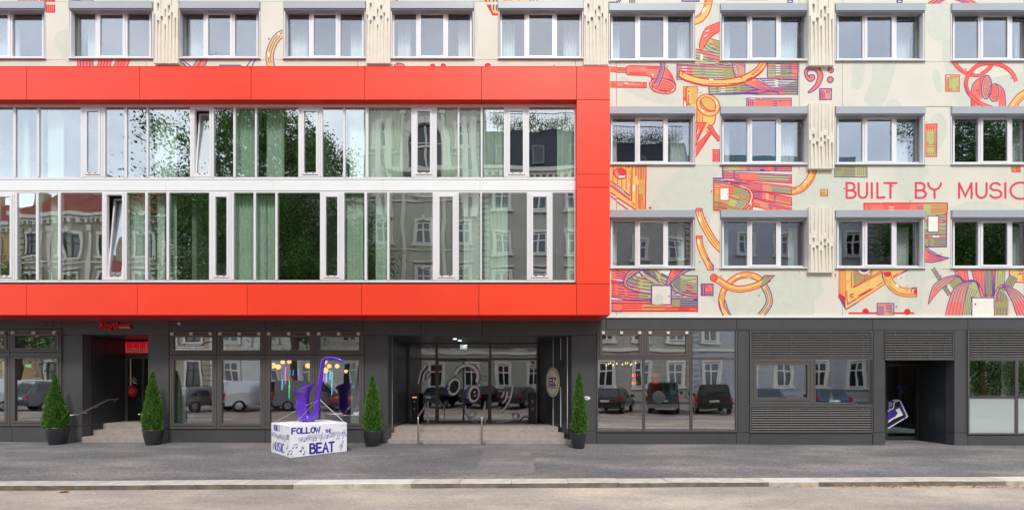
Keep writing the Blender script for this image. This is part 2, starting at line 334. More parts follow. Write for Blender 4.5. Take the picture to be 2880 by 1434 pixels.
# windows in the cream wall
def pane(px0, py0, px1, py1, y, m, parent, t=.012):
    mb = MB().pbox(px0, py0, px1, py1, y, y + t); o = mb.build('pane', m, parent)
    return o
def cream_window(l, r, t, s):
    mb = MB(); w = r - l; yf = .12
    a0, a3 = l + 6, r - 6; p1 = l + w * .333; p2 = l + w * .665
    top, bot = t + 27, s - 4
    mb.ring((a0, top, a3, bot), (l + 11, top + 3.5, r - 11, bot - 4), yf, yf + .07)
    mb.pbox(p1 - 6, top + 3.5, p1 + 4, bot - 4, yf, yf + .07); mb.pbox(p2 - 4, top + 3.5, p2 + 6, bot - 4, yf, yf + .07)
    win = part(mb, 'window', WHITE)
    sash = MB().ring((p1 + 1, top + 2, p2 - 1, bot - 1.5), (p1 + 7.5, top + 7.5, p2 - 7.5, bot - 6.5), yf - .018, yf - .001).build('casement', WHITE, win)
    pane(l + 11, top + 3.5, p1 - 6, bot - 4, yf + .02, GL_T, win); pane(p2 + 6, top + 3.5, r - 11, bot - 4, yf + .03, GL_T, win)
    pane(p1 + 4, top + 4, p2 - 4, bot - 4, yf + .0, GL_T, win)
    sb = MB().box(PX(l + .5), PX(r - .5), -.045, .117, PZ(t + 20.5), PZ(t + .3))
    sb.box(PX(l + .5), PX(r - .5), -.02, .117, PZ(t + 23.5), PZ(t + 20.7)); sb.build('shutter_box', SHUT, win)
    [MB().box(PX(q), PX(q + 2.4), .0, .11, PZ(s - 2), PZ(t + 24)).build('shutter_rail', WHITE, win) for q in (l + 1.2, r - 3.6)]
    MB().box(PX(l - 1.5), PX(r + 1.5), -.05, .118, PZ(s + 1.0), PZ(s - 2.2)).build('sill', SILL, win)
    MB().box(PX(l + 9), PX(r - 9), .195, .215, PZ(top + 14), PZ(top + 3)).build('dark_reflection_strip', BACK, win)  # black strip painting in the shutter soffit's dark reflection at the glass head
    return win
for r, (t, s) in enumerate(ROWS):
    for a, b in cols:
        if r and a < 1700: continue
        o = frow(a + 60) if r == 0 else 0
        cream_window(a, b, t + o, s + o)

# red frame, carried one metre in front of the wall
Yr = -1.0
tj = [-420, -245, 75, 393, 706, 1026, 1354, 1622]; bj = [-420, -240, 75, 386, 695, 1017, 1347, 1622]
for a, b in zip(tj[:-1], tj[1:]): panel('red_panel', RED, a, 189, b, 281, Yr, Yr + .04, g=.75)
for a, b in zip(bj[:-1], bj[1:]): panel('red_panel', RED, a, 798, b, 886, Yr, Yr + .04, g=.75)
for a, b in ((189, 281), (281, 490), (490, 527), (527, 798), (798, 886)): panel('red_panel', RED, 1622, a, 1716, b, Yr, Yr + .04, g=.75)
ZT, ZL, ZB, ZBT = PZ(189, Yr), PZ(281, Yr), PZ(886, Yr), PZ(798, Yr); XR = PX(1716, Yr); XI = PX(1622, Yr); XLf = -18
part(MB().box(XLf, XR - .05, Yr + .045, .28, ZL + .02, ZT - .02).box(XLf, XR - .05, Yr + .045, .28, ZB + .04, ZBT - .03).box(XI + .02, XR - .05, Yr + .045, .28, ZBT - .028, ZL + .018), 'frame_core', BACK)
for a, b in ((Yr + .045, -.5), (-.495, -.001)):
    part(MB().box(XR - .045, XR - .004, a, b, ZB + .01, ZT - .01), 'red_side_panel', RED)
for a, b in zip(tj[:-1], tj[1:]): part(MB().box(PX(a, Yr) + .005, PX(b, Yr) - .005 - (0 if b < 1622 else 0), Yr + .042, Yr + .2, ZL + .003, ZL + .018), 'red_reveal_panel', REDSOF)
part(MB().box(XI - .001, XI + .018, Yr + .042, Yr + .2, ZBT, ZL - .001), 'red_reveal_panel', REDSOF)
for a, b in zip(bj[:-1], bj[1:] ): part(MB().box(PX(a, Yr) + .005, PX(b, Yr) - .005, Yr + .042, -.004, ZB + .004, ZB + .036), 'red_soffit_panel', REDSOF)
part(MB().box(XI + .005, XR - .006, Yr + .042, -.004, ZB + .004, ZB + .036), 'red_soffit_panel', REDSOF)
part(MB().box(XLf, XR - .004, Yr - .004, Yr + .3, ZT, ZT + .02), 'red_coping', RED)
# ribbon windows
Yw = -.80
def ribbon(ty, by, gty, gby, muls, cases, r_end):
    mb = MB(); mb.pbox(-480, ty, r_end, gty, Yw, Yw + .08); mb.pbox(-480, gby, r_end, by, Yw, Yw + .08)
    mb.pbox(1615, gty, r_end, gby, Yw, Yw + .08)
    for a, b in muls: mb.pbox(a, gty, b, gby, Yw - .012, Yw + .08)
    w = part(mb, 'ribbon_window', WHITE)
    edges = sorted(muls); bays = []; last = -480
    for a, b in edges: bays.append((last, a)); last = b
    bays.append((last, 1615))
    for a, b in bays:
        cs = [c for c in cases if c[0] > a - 2 and c[1] < b + 2]
        if cs:
            c0, c1, tilt = cs[0]; fr = 9 if c1 - c0 > 50 else 7
            o = MB()
            X0, X1, Z0, Z1 = PX(a + .3, Yw), PX(b - .3, Yw), PZ(gby - .3, Yw), PZ(gty + .3, Yw); e = .055; e2 = .108 if not tilt else .095
            f = MB().box(X0, X1, Yw - .006, Yw + .07, Z0, Z0 + e).box(X0, X1, Yw - .006, Yw + .07, Z1 - e, Z1).box(X0, X0 + e, Yw - .006, Yw + .07, Z0 + e, Z1 - e).box(X1 - e, X1, Yw - .006, Yw + .07, Z0 + e, Z1 - e)
            f.build('casement_frame', WHITE, w)
            hx0, hx1, hz1 = X0 + e + .004, X1 - e - .004, Z1 - Z0 - 2 * e - .01
            s = MB(); q = e2 - e; H = hz1
            s.box(hx0, hx1, 0, .06, 0, q).box(hx0, hx1, 0, .06, H - q, H).box(hx0, hx0 + q, 0, .06, q, H - q).box(hx1 - q, hx1, 0, .06, q, H - q)
            so = s.build('casement', WHITE, w); so.location = (0, Yw - .022 if not tilt else Yw + .01, Z0 + e + .005)
            p = MB().box(hx0 + q - .01, hx1 - q + .01, .02, .032, q - .01, H - q + .01).build('pane', GL_R, w); p.location = so.location
            if tilt: so.rotation_euler.x = R(-tilt); p.rotation_euler.x = R(-tilt)
            MB().box(hx0 + .1, hx0 + .15, -.004, .0, .03, .045).box(hx1 - .15, hx1 - .1, -.004, 0, .03, .045).build('drain_cap', BLACK, w).location = (0, Yw - .024 if not tilt else Yw, Z0 + e + .0)
        else: pane(a, gty, b, gby, Yw + .006, GL_R, w)
    return w
u_m = [(-335, -329), (-275, -269), (-160, -154), (-80, -74), (-19, -13), (37, 44), (104, 110), (227, 234), (290, 296), (350, 357), (412, 417), (534, 541), (595, 601), (656, 662), (717, 722), (839, 844), (902, 907), (965, 971), (1028, 1036), (1157, 1162), (1222, 1228), (1287, 1292), (1352, 1357), (1417, 1422), (1483, 1488)]
u_c = [(-154, -80, 0), (234, 290, 0), (541, 595, 5.0), (844, 902, 0), (1162, 1222, 0), (1422, 1483, 0)]
l_m = [(-325, -319), (-262, -256), (-200, -194), (-78, -72), (-20, -14), (42, 48), (101, 108), (163, 170), (287, 294), (350, 356), (408, 415), (468, 475), (588, 595), (651, 657), (713, 719), (774, 780), (900, 905), (962, 968), (1025, 1032), (1089, 1095), (1217, 1224), (1286, 1290), (1351, 1355), (1482, 1487), (1550, 1554)]
l_c = [(-14, 42, 0), (294, 350, 5.0), (595, 651, 0), (905, 962, 0), (1224, 1286, 0), (1487, 1550, 0)]
ribbon(293, 505, 302, 498.5, u_m, u_c, 1621); ribbon(537, 794, 542, 787.5, l_m, l_c, 1621)
wj = [-480, -140, 162, 466, 769, 1075, 1350, 1621]
for a, b in zip(wj[:-1], wj[1:]): panel('white_band_panel', WHITEP, a, 506.5, b, 536.5, Yw - .01, Yw + .1, g=.25)
part(MB().box(XLf, XI, Yw + .1, .3, PZ(537, Yw) + .02, PZ(506, Yw) - .02), 'floor_slab', BACK)
part(MB().box(XLf, XI, Yw - .02, Yw + .1, PZ(797, Yw), PZ(795.2, Yw)), 'sill_strip', BACK)

# rooms behind the glass
def room(x0, x1, y0, y1, z0, z1, m, mf=None, t=.06, front=False):
    part(MB().box(x0, x1, y1, y1 + t, z0, z1), 'room_back_wall', m)
    part(MB().box(x0, x1, y0, y1, z0 - t, z0), 'room_floor', mf or ROOMF)
    part(MB().box(x0, x1, y0, y1, z1, z1 + t), 'room_ceiling', m)
zf = [PZ(757), PZ(466), PZ(175)]; zc = [PZ(612), PZ(322), PZ(33)]
for k in (1, 2):
    xa = PX(1702) if k < 2 else -18.5
    pass
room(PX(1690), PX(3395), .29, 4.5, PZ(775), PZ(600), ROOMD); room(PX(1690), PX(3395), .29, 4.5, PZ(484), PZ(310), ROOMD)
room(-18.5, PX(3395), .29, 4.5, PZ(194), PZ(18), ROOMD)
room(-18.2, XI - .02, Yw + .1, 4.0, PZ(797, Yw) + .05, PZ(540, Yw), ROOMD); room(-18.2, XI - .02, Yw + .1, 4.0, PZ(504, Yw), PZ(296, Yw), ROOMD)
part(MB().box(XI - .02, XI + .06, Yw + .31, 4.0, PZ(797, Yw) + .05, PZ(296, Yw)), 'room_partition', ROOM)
for x in [-15.6, -12.1, -8.7, -5.2, -2.2]:
    for a, b in ((797, 540), (504, 296)):
        part(MB().box(x, x + .12, Yw + .4, 3.98, PZ(a, Yw) + .1, PZ(b, Yw) - .1), 'room_partition', ROOM)
for a, b in piers + fins:
    for r, (t, s) in enumerate(ROWS):
        if r and a < 1700: continue
        x = PX((a + b) / 2); part(MB().box(x - .06, x + .06, .3, 4.4, PZ(s + 15), PZ(t + 10)), 'room_partition', ROOMD)

# ---------------------------------------------------------------- ground floor cladding
def dp(a, b, c, d, **k): return panel('cladding_panel', DARK, a, b, c, d, 0, .25, g=.62, **k)
LT = 901; lj = [-420, -130, 173, 475, 746, 1022, 1183, 1357, 1705, 2072, 2454, 2722, 3020, 3400]
low = [(-420, 930), (-130, 926), (173, 941), (475, 930), (746, 930), (1022, 943), (1183, 943.6), (1357, 943), (1705, 928), (2072, 928), (2454, 929), (2722, 928), (3020, 928)]
for (a, b), (_, lo) in zip(zip(lj[:-1], lj[1:]), low): dp(a, 893.5, b, lo)
for r in [(-420, 930, -95, 1198), (-420, 1198, -95, 1256), (-95, 1198, 34, 1256), (34, 1198, 173, 1256), (173, 941, 232, 1198), (173, 1198, 232, 1256), (416, 941, 475, 1206), (416, 1206, 475, 1256),
          (475, 1206, 746, 1256), (746, 1206, 1024, 1256), (1024, 943, 1091, 1200), (1024, 1200, 1091, 1256), (1607, 943, 1678, 1211), (1607, 1211, 1678, 1258), (1678, 1215, 2071, 1258), (2071, 1215, 2109, 1258),
          (2074, 928.5, 2108, 1215), (2109, 1217, 2454, 1258), (2456, 929, 2490, 1215), (2455, 1215, 2490, 1258), (2684, 929, 2722, 1216), (2684, 1216, 2722, 1258), (2722, 1222, 3020, 1258), (3020, 1222, 3400, 1258), (3020, 928, 3400, 1222)]:
    dp(*r)
part(MB().box(-18, PX(1091), .03, .3, -.2, .012), 'plinth', BACK); part(MB().box(PX(1607), PX(2490), .03, .3, -.3, .0), 'plinth', BACK); part(MB().box(PX(2684), PX(3400), .03, .3, -.3, .0), 'plinth', BACK)
part(MB().box(PX(475), PX(1091), .26, .5, 0, PZ(1206)).box(PX(1620), PX(2490), .26, .5, 0, PZ(1218)), 'apron_wall', BACK)
part(MB().box(-18.5, PX(3395), .26, .5, PZ(928), PZ(890)).box(-18.5, PX(3395), .27, 7, PZ(890), PZ(882)), 'lintel_beam', BACK)
# framed windows of the ground floor
def gwin(outer, gl, clips=False, two=True, y=-.03, gm=None, name='window', m=None):
    m = m or BRONZE; mb = MB(); ox0, oy0, ox1, oy1 = outer; gx0, gy0, gx1, gy1 = gl
    if two:
        k = .5; mid = (ox0 + (gx0 - ox0) * k, oy0 + (gy0 - oy0) * k, ox1 + (gx1 - ox1) * k, oy1 + (gy1 - oy1) * k)
        mb.ring(outer, mid, y, y + .12)
    else: mb.ring(outer, gl, y, y + .12)
    w = part(mb, name, m)
    if two: MB().ring((mid[0] + .8, mid[1] + .8, mid[2] - .8, mid[3] - .8), gl, y - .012, y + .09).build('sash', m, w)
    pane(gx0 - .5, gy0 - .5, gx1 + .5, gy1 + .5, y + .022, gm or GL_G, w)
    if clips:
        for c in clips:
            cm = MB().box(PX(c - 4.0, y), PX(c + 4.0, y), y - .05, y - .013, PZ(clips_y + 3.4, y), PZ(clips_y + .3, y)).box(PX(c - 4.0, y), PX(c + 4.0, y), y - .045, y - .013, PZ(clips_y - .3, y), PZ(clips_y - 4, y))
            cm.build('white_clip', CLIP, w)
    return w
clips_y = 936
gwin((-85, 927, 27, 990), (-70, 943, 12, 979), (-65, -25, 11)); gwin((-85, 992, 27, 1197.5), (-70, 1008, 12, 1183))
gwin((29, 927, 171, 990), (41, 943, 159, 979), (39, 98, 156)); gwin((29, 992, 171, 1197.5), (41, 1008, 159, 1183))
clips_y = 939
ud = [476.5, 609, 745.5, 886, 1023.5]; ug = [(488, 596), (623, 731), (759, 871), (898, 1009)]; uc = [(486, 540, 594), (621, 675, 730), (758, 814, 869), (898, 954, 1009)]
for k in range(4):
    gwin((ud[k] + .7, 930.5, ud[k + 1] - .7, 996), (ug[k][0], 947, ug[k][1], 984), uc[k])
    gwin((ud[k] + .7, 998.5, ud[k + 1] - .7, 1205.5), (ug[k][0], 1012.5, ug[k][1], 1190))
clips_y = 936
gwin((1678.5, 928.5, 1811, 1007), (1694.5, 944, 1798, 995), (1696, 1747, 1798)); gwin((1812, 928.5, 1944, 1007), (1826, 944, 1930, 994), (1827, 1878, 1930))
gwin((1945, 928.5, 2073.5, 1007), (1948, 931, 2069, 1005), two=False)
gwin((1678.5, 1008, 1811, 1214.5), (1682, 1012, 1808, 1209), two=False); gwin((1812, 1008, 1944, 1214.5), (1814.5, 1012, 1941, 1209), two=False); gwin((1945, 1008, 2073.5, 1214.5), (1948, 1012, 2069, 1209), two=False)
# louvres with windows between
def louvre(outer, sl, n, lab=None):
    w = part(MB().ring(outer, sl, -.03, .1), 'louvre', BRONZE)
    x0, y0, x1, y1 = sl; 
    pr = None
    for k in range(n):
        py = y0 + (y1 - y0) * (k + .5) / n
        X0, X1, zc_ = PX(x0, 0), PX(x1, 0) - .012, PZ(py, 0)
        pts = [(X0, -.018, zc_ - .008), (X0, -.018, zc_ + .007), (X0, .05, zc_ + .034), (X0, .05, zc_ + .018)]
        MB().extr(pts, None, (X1 - X0, 0, 0)).build('slat', SLAT, w)
    for t in (.14, .33, .66, .93):
        X = PX(x0 + (x1 - x0) * t, .06); MB().box(X, X + .025, .06, .1, PZ(y1), PZ(y0)).build('rear_post', BRONZE, w)
    MB().box(PX(x0), PX(x1), .22, .24, PZ(y1), PZ(y0)).build('backing', BACK, w)
    return w
louvre((2109.5, 928.5, 2454.5, 1007), (2114, 931.5, 2451, 1003), 11); louvre((2109.5, 1137, 2454.5, 1216.5), (2113, 1143, 2452, 1210), 10)
gwin((2110, 1008, 2289, 1136), (2128, 1026, 2271, 1117.5)); gwin((2290, 1008, 2454, 1136), (2294, 1011, 2452, 1135), two=False)
louvre((2490.5, 929.5, 2683.5, 1012), (2493, 931.5, 2681, 1005), 11)
louvre((2722.5, 928.5, 3019, 1010), (2727, 931.5, 3015, 1004), 11)
gwin((2722.5, 1011, 2859.5, 1114), (2727, 1013.5, 2856, 1112), two=False); gwin((2722.5, 1116, 2859.5, 1221.5), (2727, 1118.5, 2856, 1217), two=False, gm=GL_F)
gwin((2860.5, 1011, 3019, 1114), (2864, 1013.5, 3015, 1112), two=False); gwin((2860.5, 1116, 3019, 1221.5), (2864, 1118.5, 3015, 1217), two=False, gm=GL_F)

# small door niche (left), with steps
Y1 = 1.3; XL, XR1 = PX(232), PX(416); ZC = PZ(942)
def wallpanels(name, m, xa, ya, xb, yb, z0, z1, cuts, t=.1, side=1):
    """vertical wall from (xa,ya) to (xb,yb) split at fractions; thickness away from the niche"""
    d = Vector((xb - xa, yb - ya, 0)); L_ = d.length; d.normalize(); nrm = Vector((d.y, -d.x, 0)) * side
    c = [0] + cuts + [1]
    for a, b in zip(c[:-1], c[1:]):
        p = Vector((xa, ya, 0)) + d * (a * L_ + .004); q = Vector((xa, ya, 0)) + d * (b * L_ - .004); o = nrm * t
        mb = MB(); mb.extr([(p.x, p.y, z0), (q.x, q.y, z0), (q.x, q.y, z1), (p.x, p.y, z1)], None, o); part(mb, name, m)
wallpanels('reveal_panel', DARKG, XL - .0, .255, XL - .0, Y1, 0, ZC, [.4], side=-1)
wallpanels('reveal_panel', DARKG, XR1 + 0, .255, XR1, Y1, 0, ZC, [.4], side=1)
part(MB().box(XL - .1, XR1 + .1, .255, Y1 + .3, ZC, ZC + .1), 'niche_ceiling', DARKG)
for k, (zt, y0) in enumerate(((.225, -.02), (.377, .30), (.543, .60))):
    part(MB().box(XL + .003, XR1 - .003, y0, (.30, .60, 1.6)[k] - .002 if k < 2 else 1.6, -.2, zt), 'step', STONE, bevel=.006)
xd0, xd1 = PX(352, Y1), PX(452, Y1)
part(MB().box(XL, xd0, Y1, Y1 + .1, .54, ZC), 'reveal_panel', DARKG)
dr = part(MB().ring((352, 995, 452, 1192), (358, 1008, 446, 1184), Y1, Y1 + .06), 'door', BRONZE)
MB().pbox(399, 1008, 404, 1184, Y1 - .005, Y1 + .06).build('door_stile', BRONZE, dr)
MB().pbox(358, 1008, 446, 1184, Y1 + .03, Y1 + .04).build('pane', GL_D, dr)
REDP = mat('signal_red_print', (215, 18, 32), .45); WHP = mat('white_print', (236, 232, 224), .5)
fan = part(MB().pbox(352, 961, 452, 992, Y1, Y1 + .04, 0), 'fanlight_sign', [emis('red_fanlight', (196, 10, 26), .4)])
kb_ = MB()
for k in range(16):
    x = 353.5 + k * 6.2; kb_.pbox(x, 978 if k % 3 else 966, x + 2.6, 990, Y1 - .006, Y1 - .001); kb_.pbox(x, 987, x + 4.8, 990, Y1 - .012, Y1 - .0065)
kb_.build('piano_key_print', WHP, fan); part(MB().box(xd0 - .1, xd1 + .2, Y1 + .0, Y1 + .08, PZ(961, Y1) + .002, ZC), 'niche_header', BACK); part(MB().pbox(352, 992.3, 452, 994.8, Y1, Y1 + .05), 'transom', BRONZE)
# main entrance recess
Y2 = 2.2; XA, XB = PX(1091), PX(1607); XA2, XB2 = PX(1147, Y2), PX(1513, Y2); ZE = PZ(943.6)
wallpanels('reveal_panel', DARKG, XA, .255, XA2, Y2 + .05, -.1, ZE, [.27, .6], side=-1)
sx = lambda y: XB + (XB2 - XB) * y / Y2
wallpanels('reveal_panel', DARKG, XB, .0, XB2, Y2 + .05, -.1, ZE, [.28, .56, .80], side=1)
# corner post where the splayed wall starts
LEDW = mat('white_joint_strip', (225, 228, 230), .4)
for t, z0, z1 in ((.10, .43, ZE), (.28, .43, 1.62), (.28, 2.42, ZE), (.50, .43, ZE)):
    y = Y2 * t + .0; X = sx(y); 
    part(MB().box(X - .012, X + .004, y - .006, y + .012, z0, z1 - .002), 'joint_strip', LEDW)
for y in (.42, .95, 1.6): part(MB().box(XA - .001, XA + .006, y, y + .014, .43, ZE - .002), 'joint_strip', LEDW)
for k in range(3):
    for j in range(2):
        part(MB().box(XA - .1 + k * 1.79 + .004, XA - .1 + (k + 1) * 1.79 - .004, .255 + j * 1.0, 1.251 + j * 1.0, ZE, ZE + .05), 'ceiling_panel', DARKG)
part(MB().box(XA - .2, XB + .2, .255, 2.6, ZE + .052, ZE + .12), 'niche_ceiling', BACK)
for k, (zt, y0, y1) in enumerate(((.15, -.03, .318), (.282, .32, .638), (.423, .64, 2.5))):
    part(MB().box(XA + .003, XB - .003 - (0, .16, .3)[k], y0, y1, -.2, zt), 'step', STONE, bevel=.006)
part(MB().prism([(XB - .1, -.2), (XB + .0, -.2), (XB, .42), (XB - .1, .42)], .0, .3), 'reveal_base', DARKG)
# glazed screen
def gpx(a, b, c, d, gm, parent, t=.012): pane(a, b, c, d, Y2 + .03, gm, parent)
scr = MB().pbox(1147, 964.3, 1513, 967.5, Y2, Y2 + .08)
for a, b in ((1147, 1152), (1224, 1231), (1376, 1382), (1509, 1513)): scr.pbox(a, 967.5, b, 1190, Y2, Y2 + .08)
for a, b in ((1152, 1224), (1231, 1376), (1382, 1509)): scr.pbox(a, 1006, b, 1012, Y2, Y2 + .08); scr.pbox(a, 1187, b, 1190, Y2, Y2 + .08)
scr = part(scr, 'glazed_screen', BRONZE)
MB().box(XA2, XB2, Y2 - .0, Y2 + .3, PZ(1190, Y2) - .02, PZ(1190, Y2)).build('threshold', BRONZE, scr)
for a, b in ((1152, 1224), (1231, 1376), (1382, 1509)):
    gpx(a, 967.5, b, 1006, GL_E, scr)
gpx(1152, 1012, 1224, 1187, GL_E, scr); gpx(1382, 1012, 1509, 1187, GL_E, scr)
for a, b in ((1231.3, 1303), (1303.6, 1375.7)):
    leaf = MB().ring((a, 1012.3, b, 1186.8), (a + 2.2, 1016, b - 2.2, 1183), Y2 + .0, Y2 + .05).build('sliding_door', BRONZE, scr)
    gpx(a + 2, 1016, b - 2, 1183, GL_E, scr)
MB().pbox(1290, 1006.8, 1312, 1011, Y2 - .05, Y2 - .001).build('door_sensor', BLACK, scr)
# service door niche (right)
Y3 = 1.05; XC, XD = PX(2490), PX(2684); ZD = PZ(1012)
wallpanels('reveal_panel', DARKG, XD, .255, XD, Y3 + .1, -.2, ZD, [.35], side=1); wallpanels('reveal_panel', DARKG, XC, .255, XC, Y3 + .1, -.2, ZD, [], side=-1)
part(MB().box(XC - .1, XD + .1, .26, Y3 + .2, ZD, ZD + .06), 'niche_ceiling', DARKG)
X5 = PX(2588, Y3); part(MB().box(X5 + .004, XD + .1, Y3, Y3 + .08, -.2, ZD), 'reveal_panel', DARKG)
part(MB().box(XC, X5 + .1, Y3 + .09, Y3 + .2, PZ(1023, Y3), ZD), 'niche_header', DARKG)
X4 = XC + .002; Zd0, Zd1 = -.01, PZ(1022, Y3)
sd_ = part(MB().box(X4, X5, Y3 - .02, Y3 + .05, Zd0, Zd0 + .12).box(X4, X5, Y3 - .02, Y3 + .05, Zd1 - .1, Zd1).box(X4, PX(2492, Y3), Y3 - .02, Y3 + .05, Zd0 + .12, Zd1 - .1).box(PX(2577, Y3), X5, Y3 - .02, Y3 + .05, Zd0 + .12, Zd1 - .1), 'service_door', mat('door_dark', base=(.035, .035, .035), rough=.4))
MB().box(PX(2492, Y3), PX(2577, Y3), Y3 + .01, Y3 + .022, Zd0 + .12, Zd1 - .1).build('pane', GL_D, sd_)
for a, b in ((1034, 1050), (1066, 1081), (1211, 1227)): MB().box(PX(2586, Y3), PX(2588, Y3), Y3 - .06, Y3 - .021, PZ(b, Y3), PZ(a, Y3)).build('hinge', STEEL, sd_)
MB().box(PX(2496, Y3) - .03, PX(2496, Y3) + .07, Y3 - .08, Y3 - .05, 1.02, 1.05).box(PX(2496, Y3) - .03, PX(2496, Y3), Y3 - .08, Y3 - .021, .9, 1.16).build('handle', STEEL, sd_)
# interior of the ground floor
GZ = .46
def gbox(mb, name, m): return part(mb, name, m)
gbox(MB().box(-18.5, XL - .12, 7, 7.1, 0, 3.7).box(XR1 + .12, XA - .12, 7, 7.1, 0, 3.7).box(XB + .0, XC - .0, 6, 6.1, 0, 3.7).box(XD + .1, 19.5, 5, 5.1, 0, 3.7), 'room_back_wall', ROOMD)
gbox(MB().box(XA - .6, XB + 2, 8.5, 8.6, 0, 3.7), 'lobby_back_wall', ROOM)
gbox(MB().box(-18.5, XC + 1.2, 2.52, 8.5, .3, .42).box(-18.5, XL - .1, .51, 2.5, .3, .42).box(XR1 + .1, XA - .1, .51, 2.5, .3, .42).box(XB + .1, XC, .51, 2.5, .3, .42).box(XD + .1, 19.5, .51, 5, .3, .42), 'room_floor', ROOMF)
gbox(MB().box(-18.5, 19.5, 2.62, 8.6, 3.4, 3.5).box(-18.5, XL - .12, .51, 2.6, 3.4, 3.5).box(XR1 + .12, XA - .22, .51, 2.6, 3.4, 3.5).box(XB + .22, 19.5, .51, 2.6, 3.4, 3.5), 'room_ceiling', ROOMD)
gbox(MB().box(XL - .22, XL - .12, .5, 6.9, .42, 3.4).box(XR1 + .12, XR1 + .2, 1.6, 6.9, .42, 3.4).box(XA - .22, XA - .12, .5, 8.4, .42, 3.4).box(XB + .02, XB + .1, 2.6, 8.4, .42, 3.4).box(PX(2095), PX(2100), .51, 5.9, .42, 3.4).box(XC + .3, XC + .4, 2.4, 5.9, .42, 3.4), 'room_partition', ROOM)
WOODP = mat('honey_wood_panel', (176, 120, 62), .6, var=.15, vscale=6); part(MB().box(PX(2735), PX(2980), 2.2, 2.3, .42, 3.3), 'wood_panel_wall', WOODP)
part(MB().box(PX(2300), PX(2455), .52, .95, PZ(1137), PZ(1135.2)), 'inner_sill', WHITEP)
part(MB().box(PX(2200), PX(2452), 2.8, 2.9, .43, 3.3), 'pale_inner_wall', mat('pale_inner', (170, 178, 172), .9))
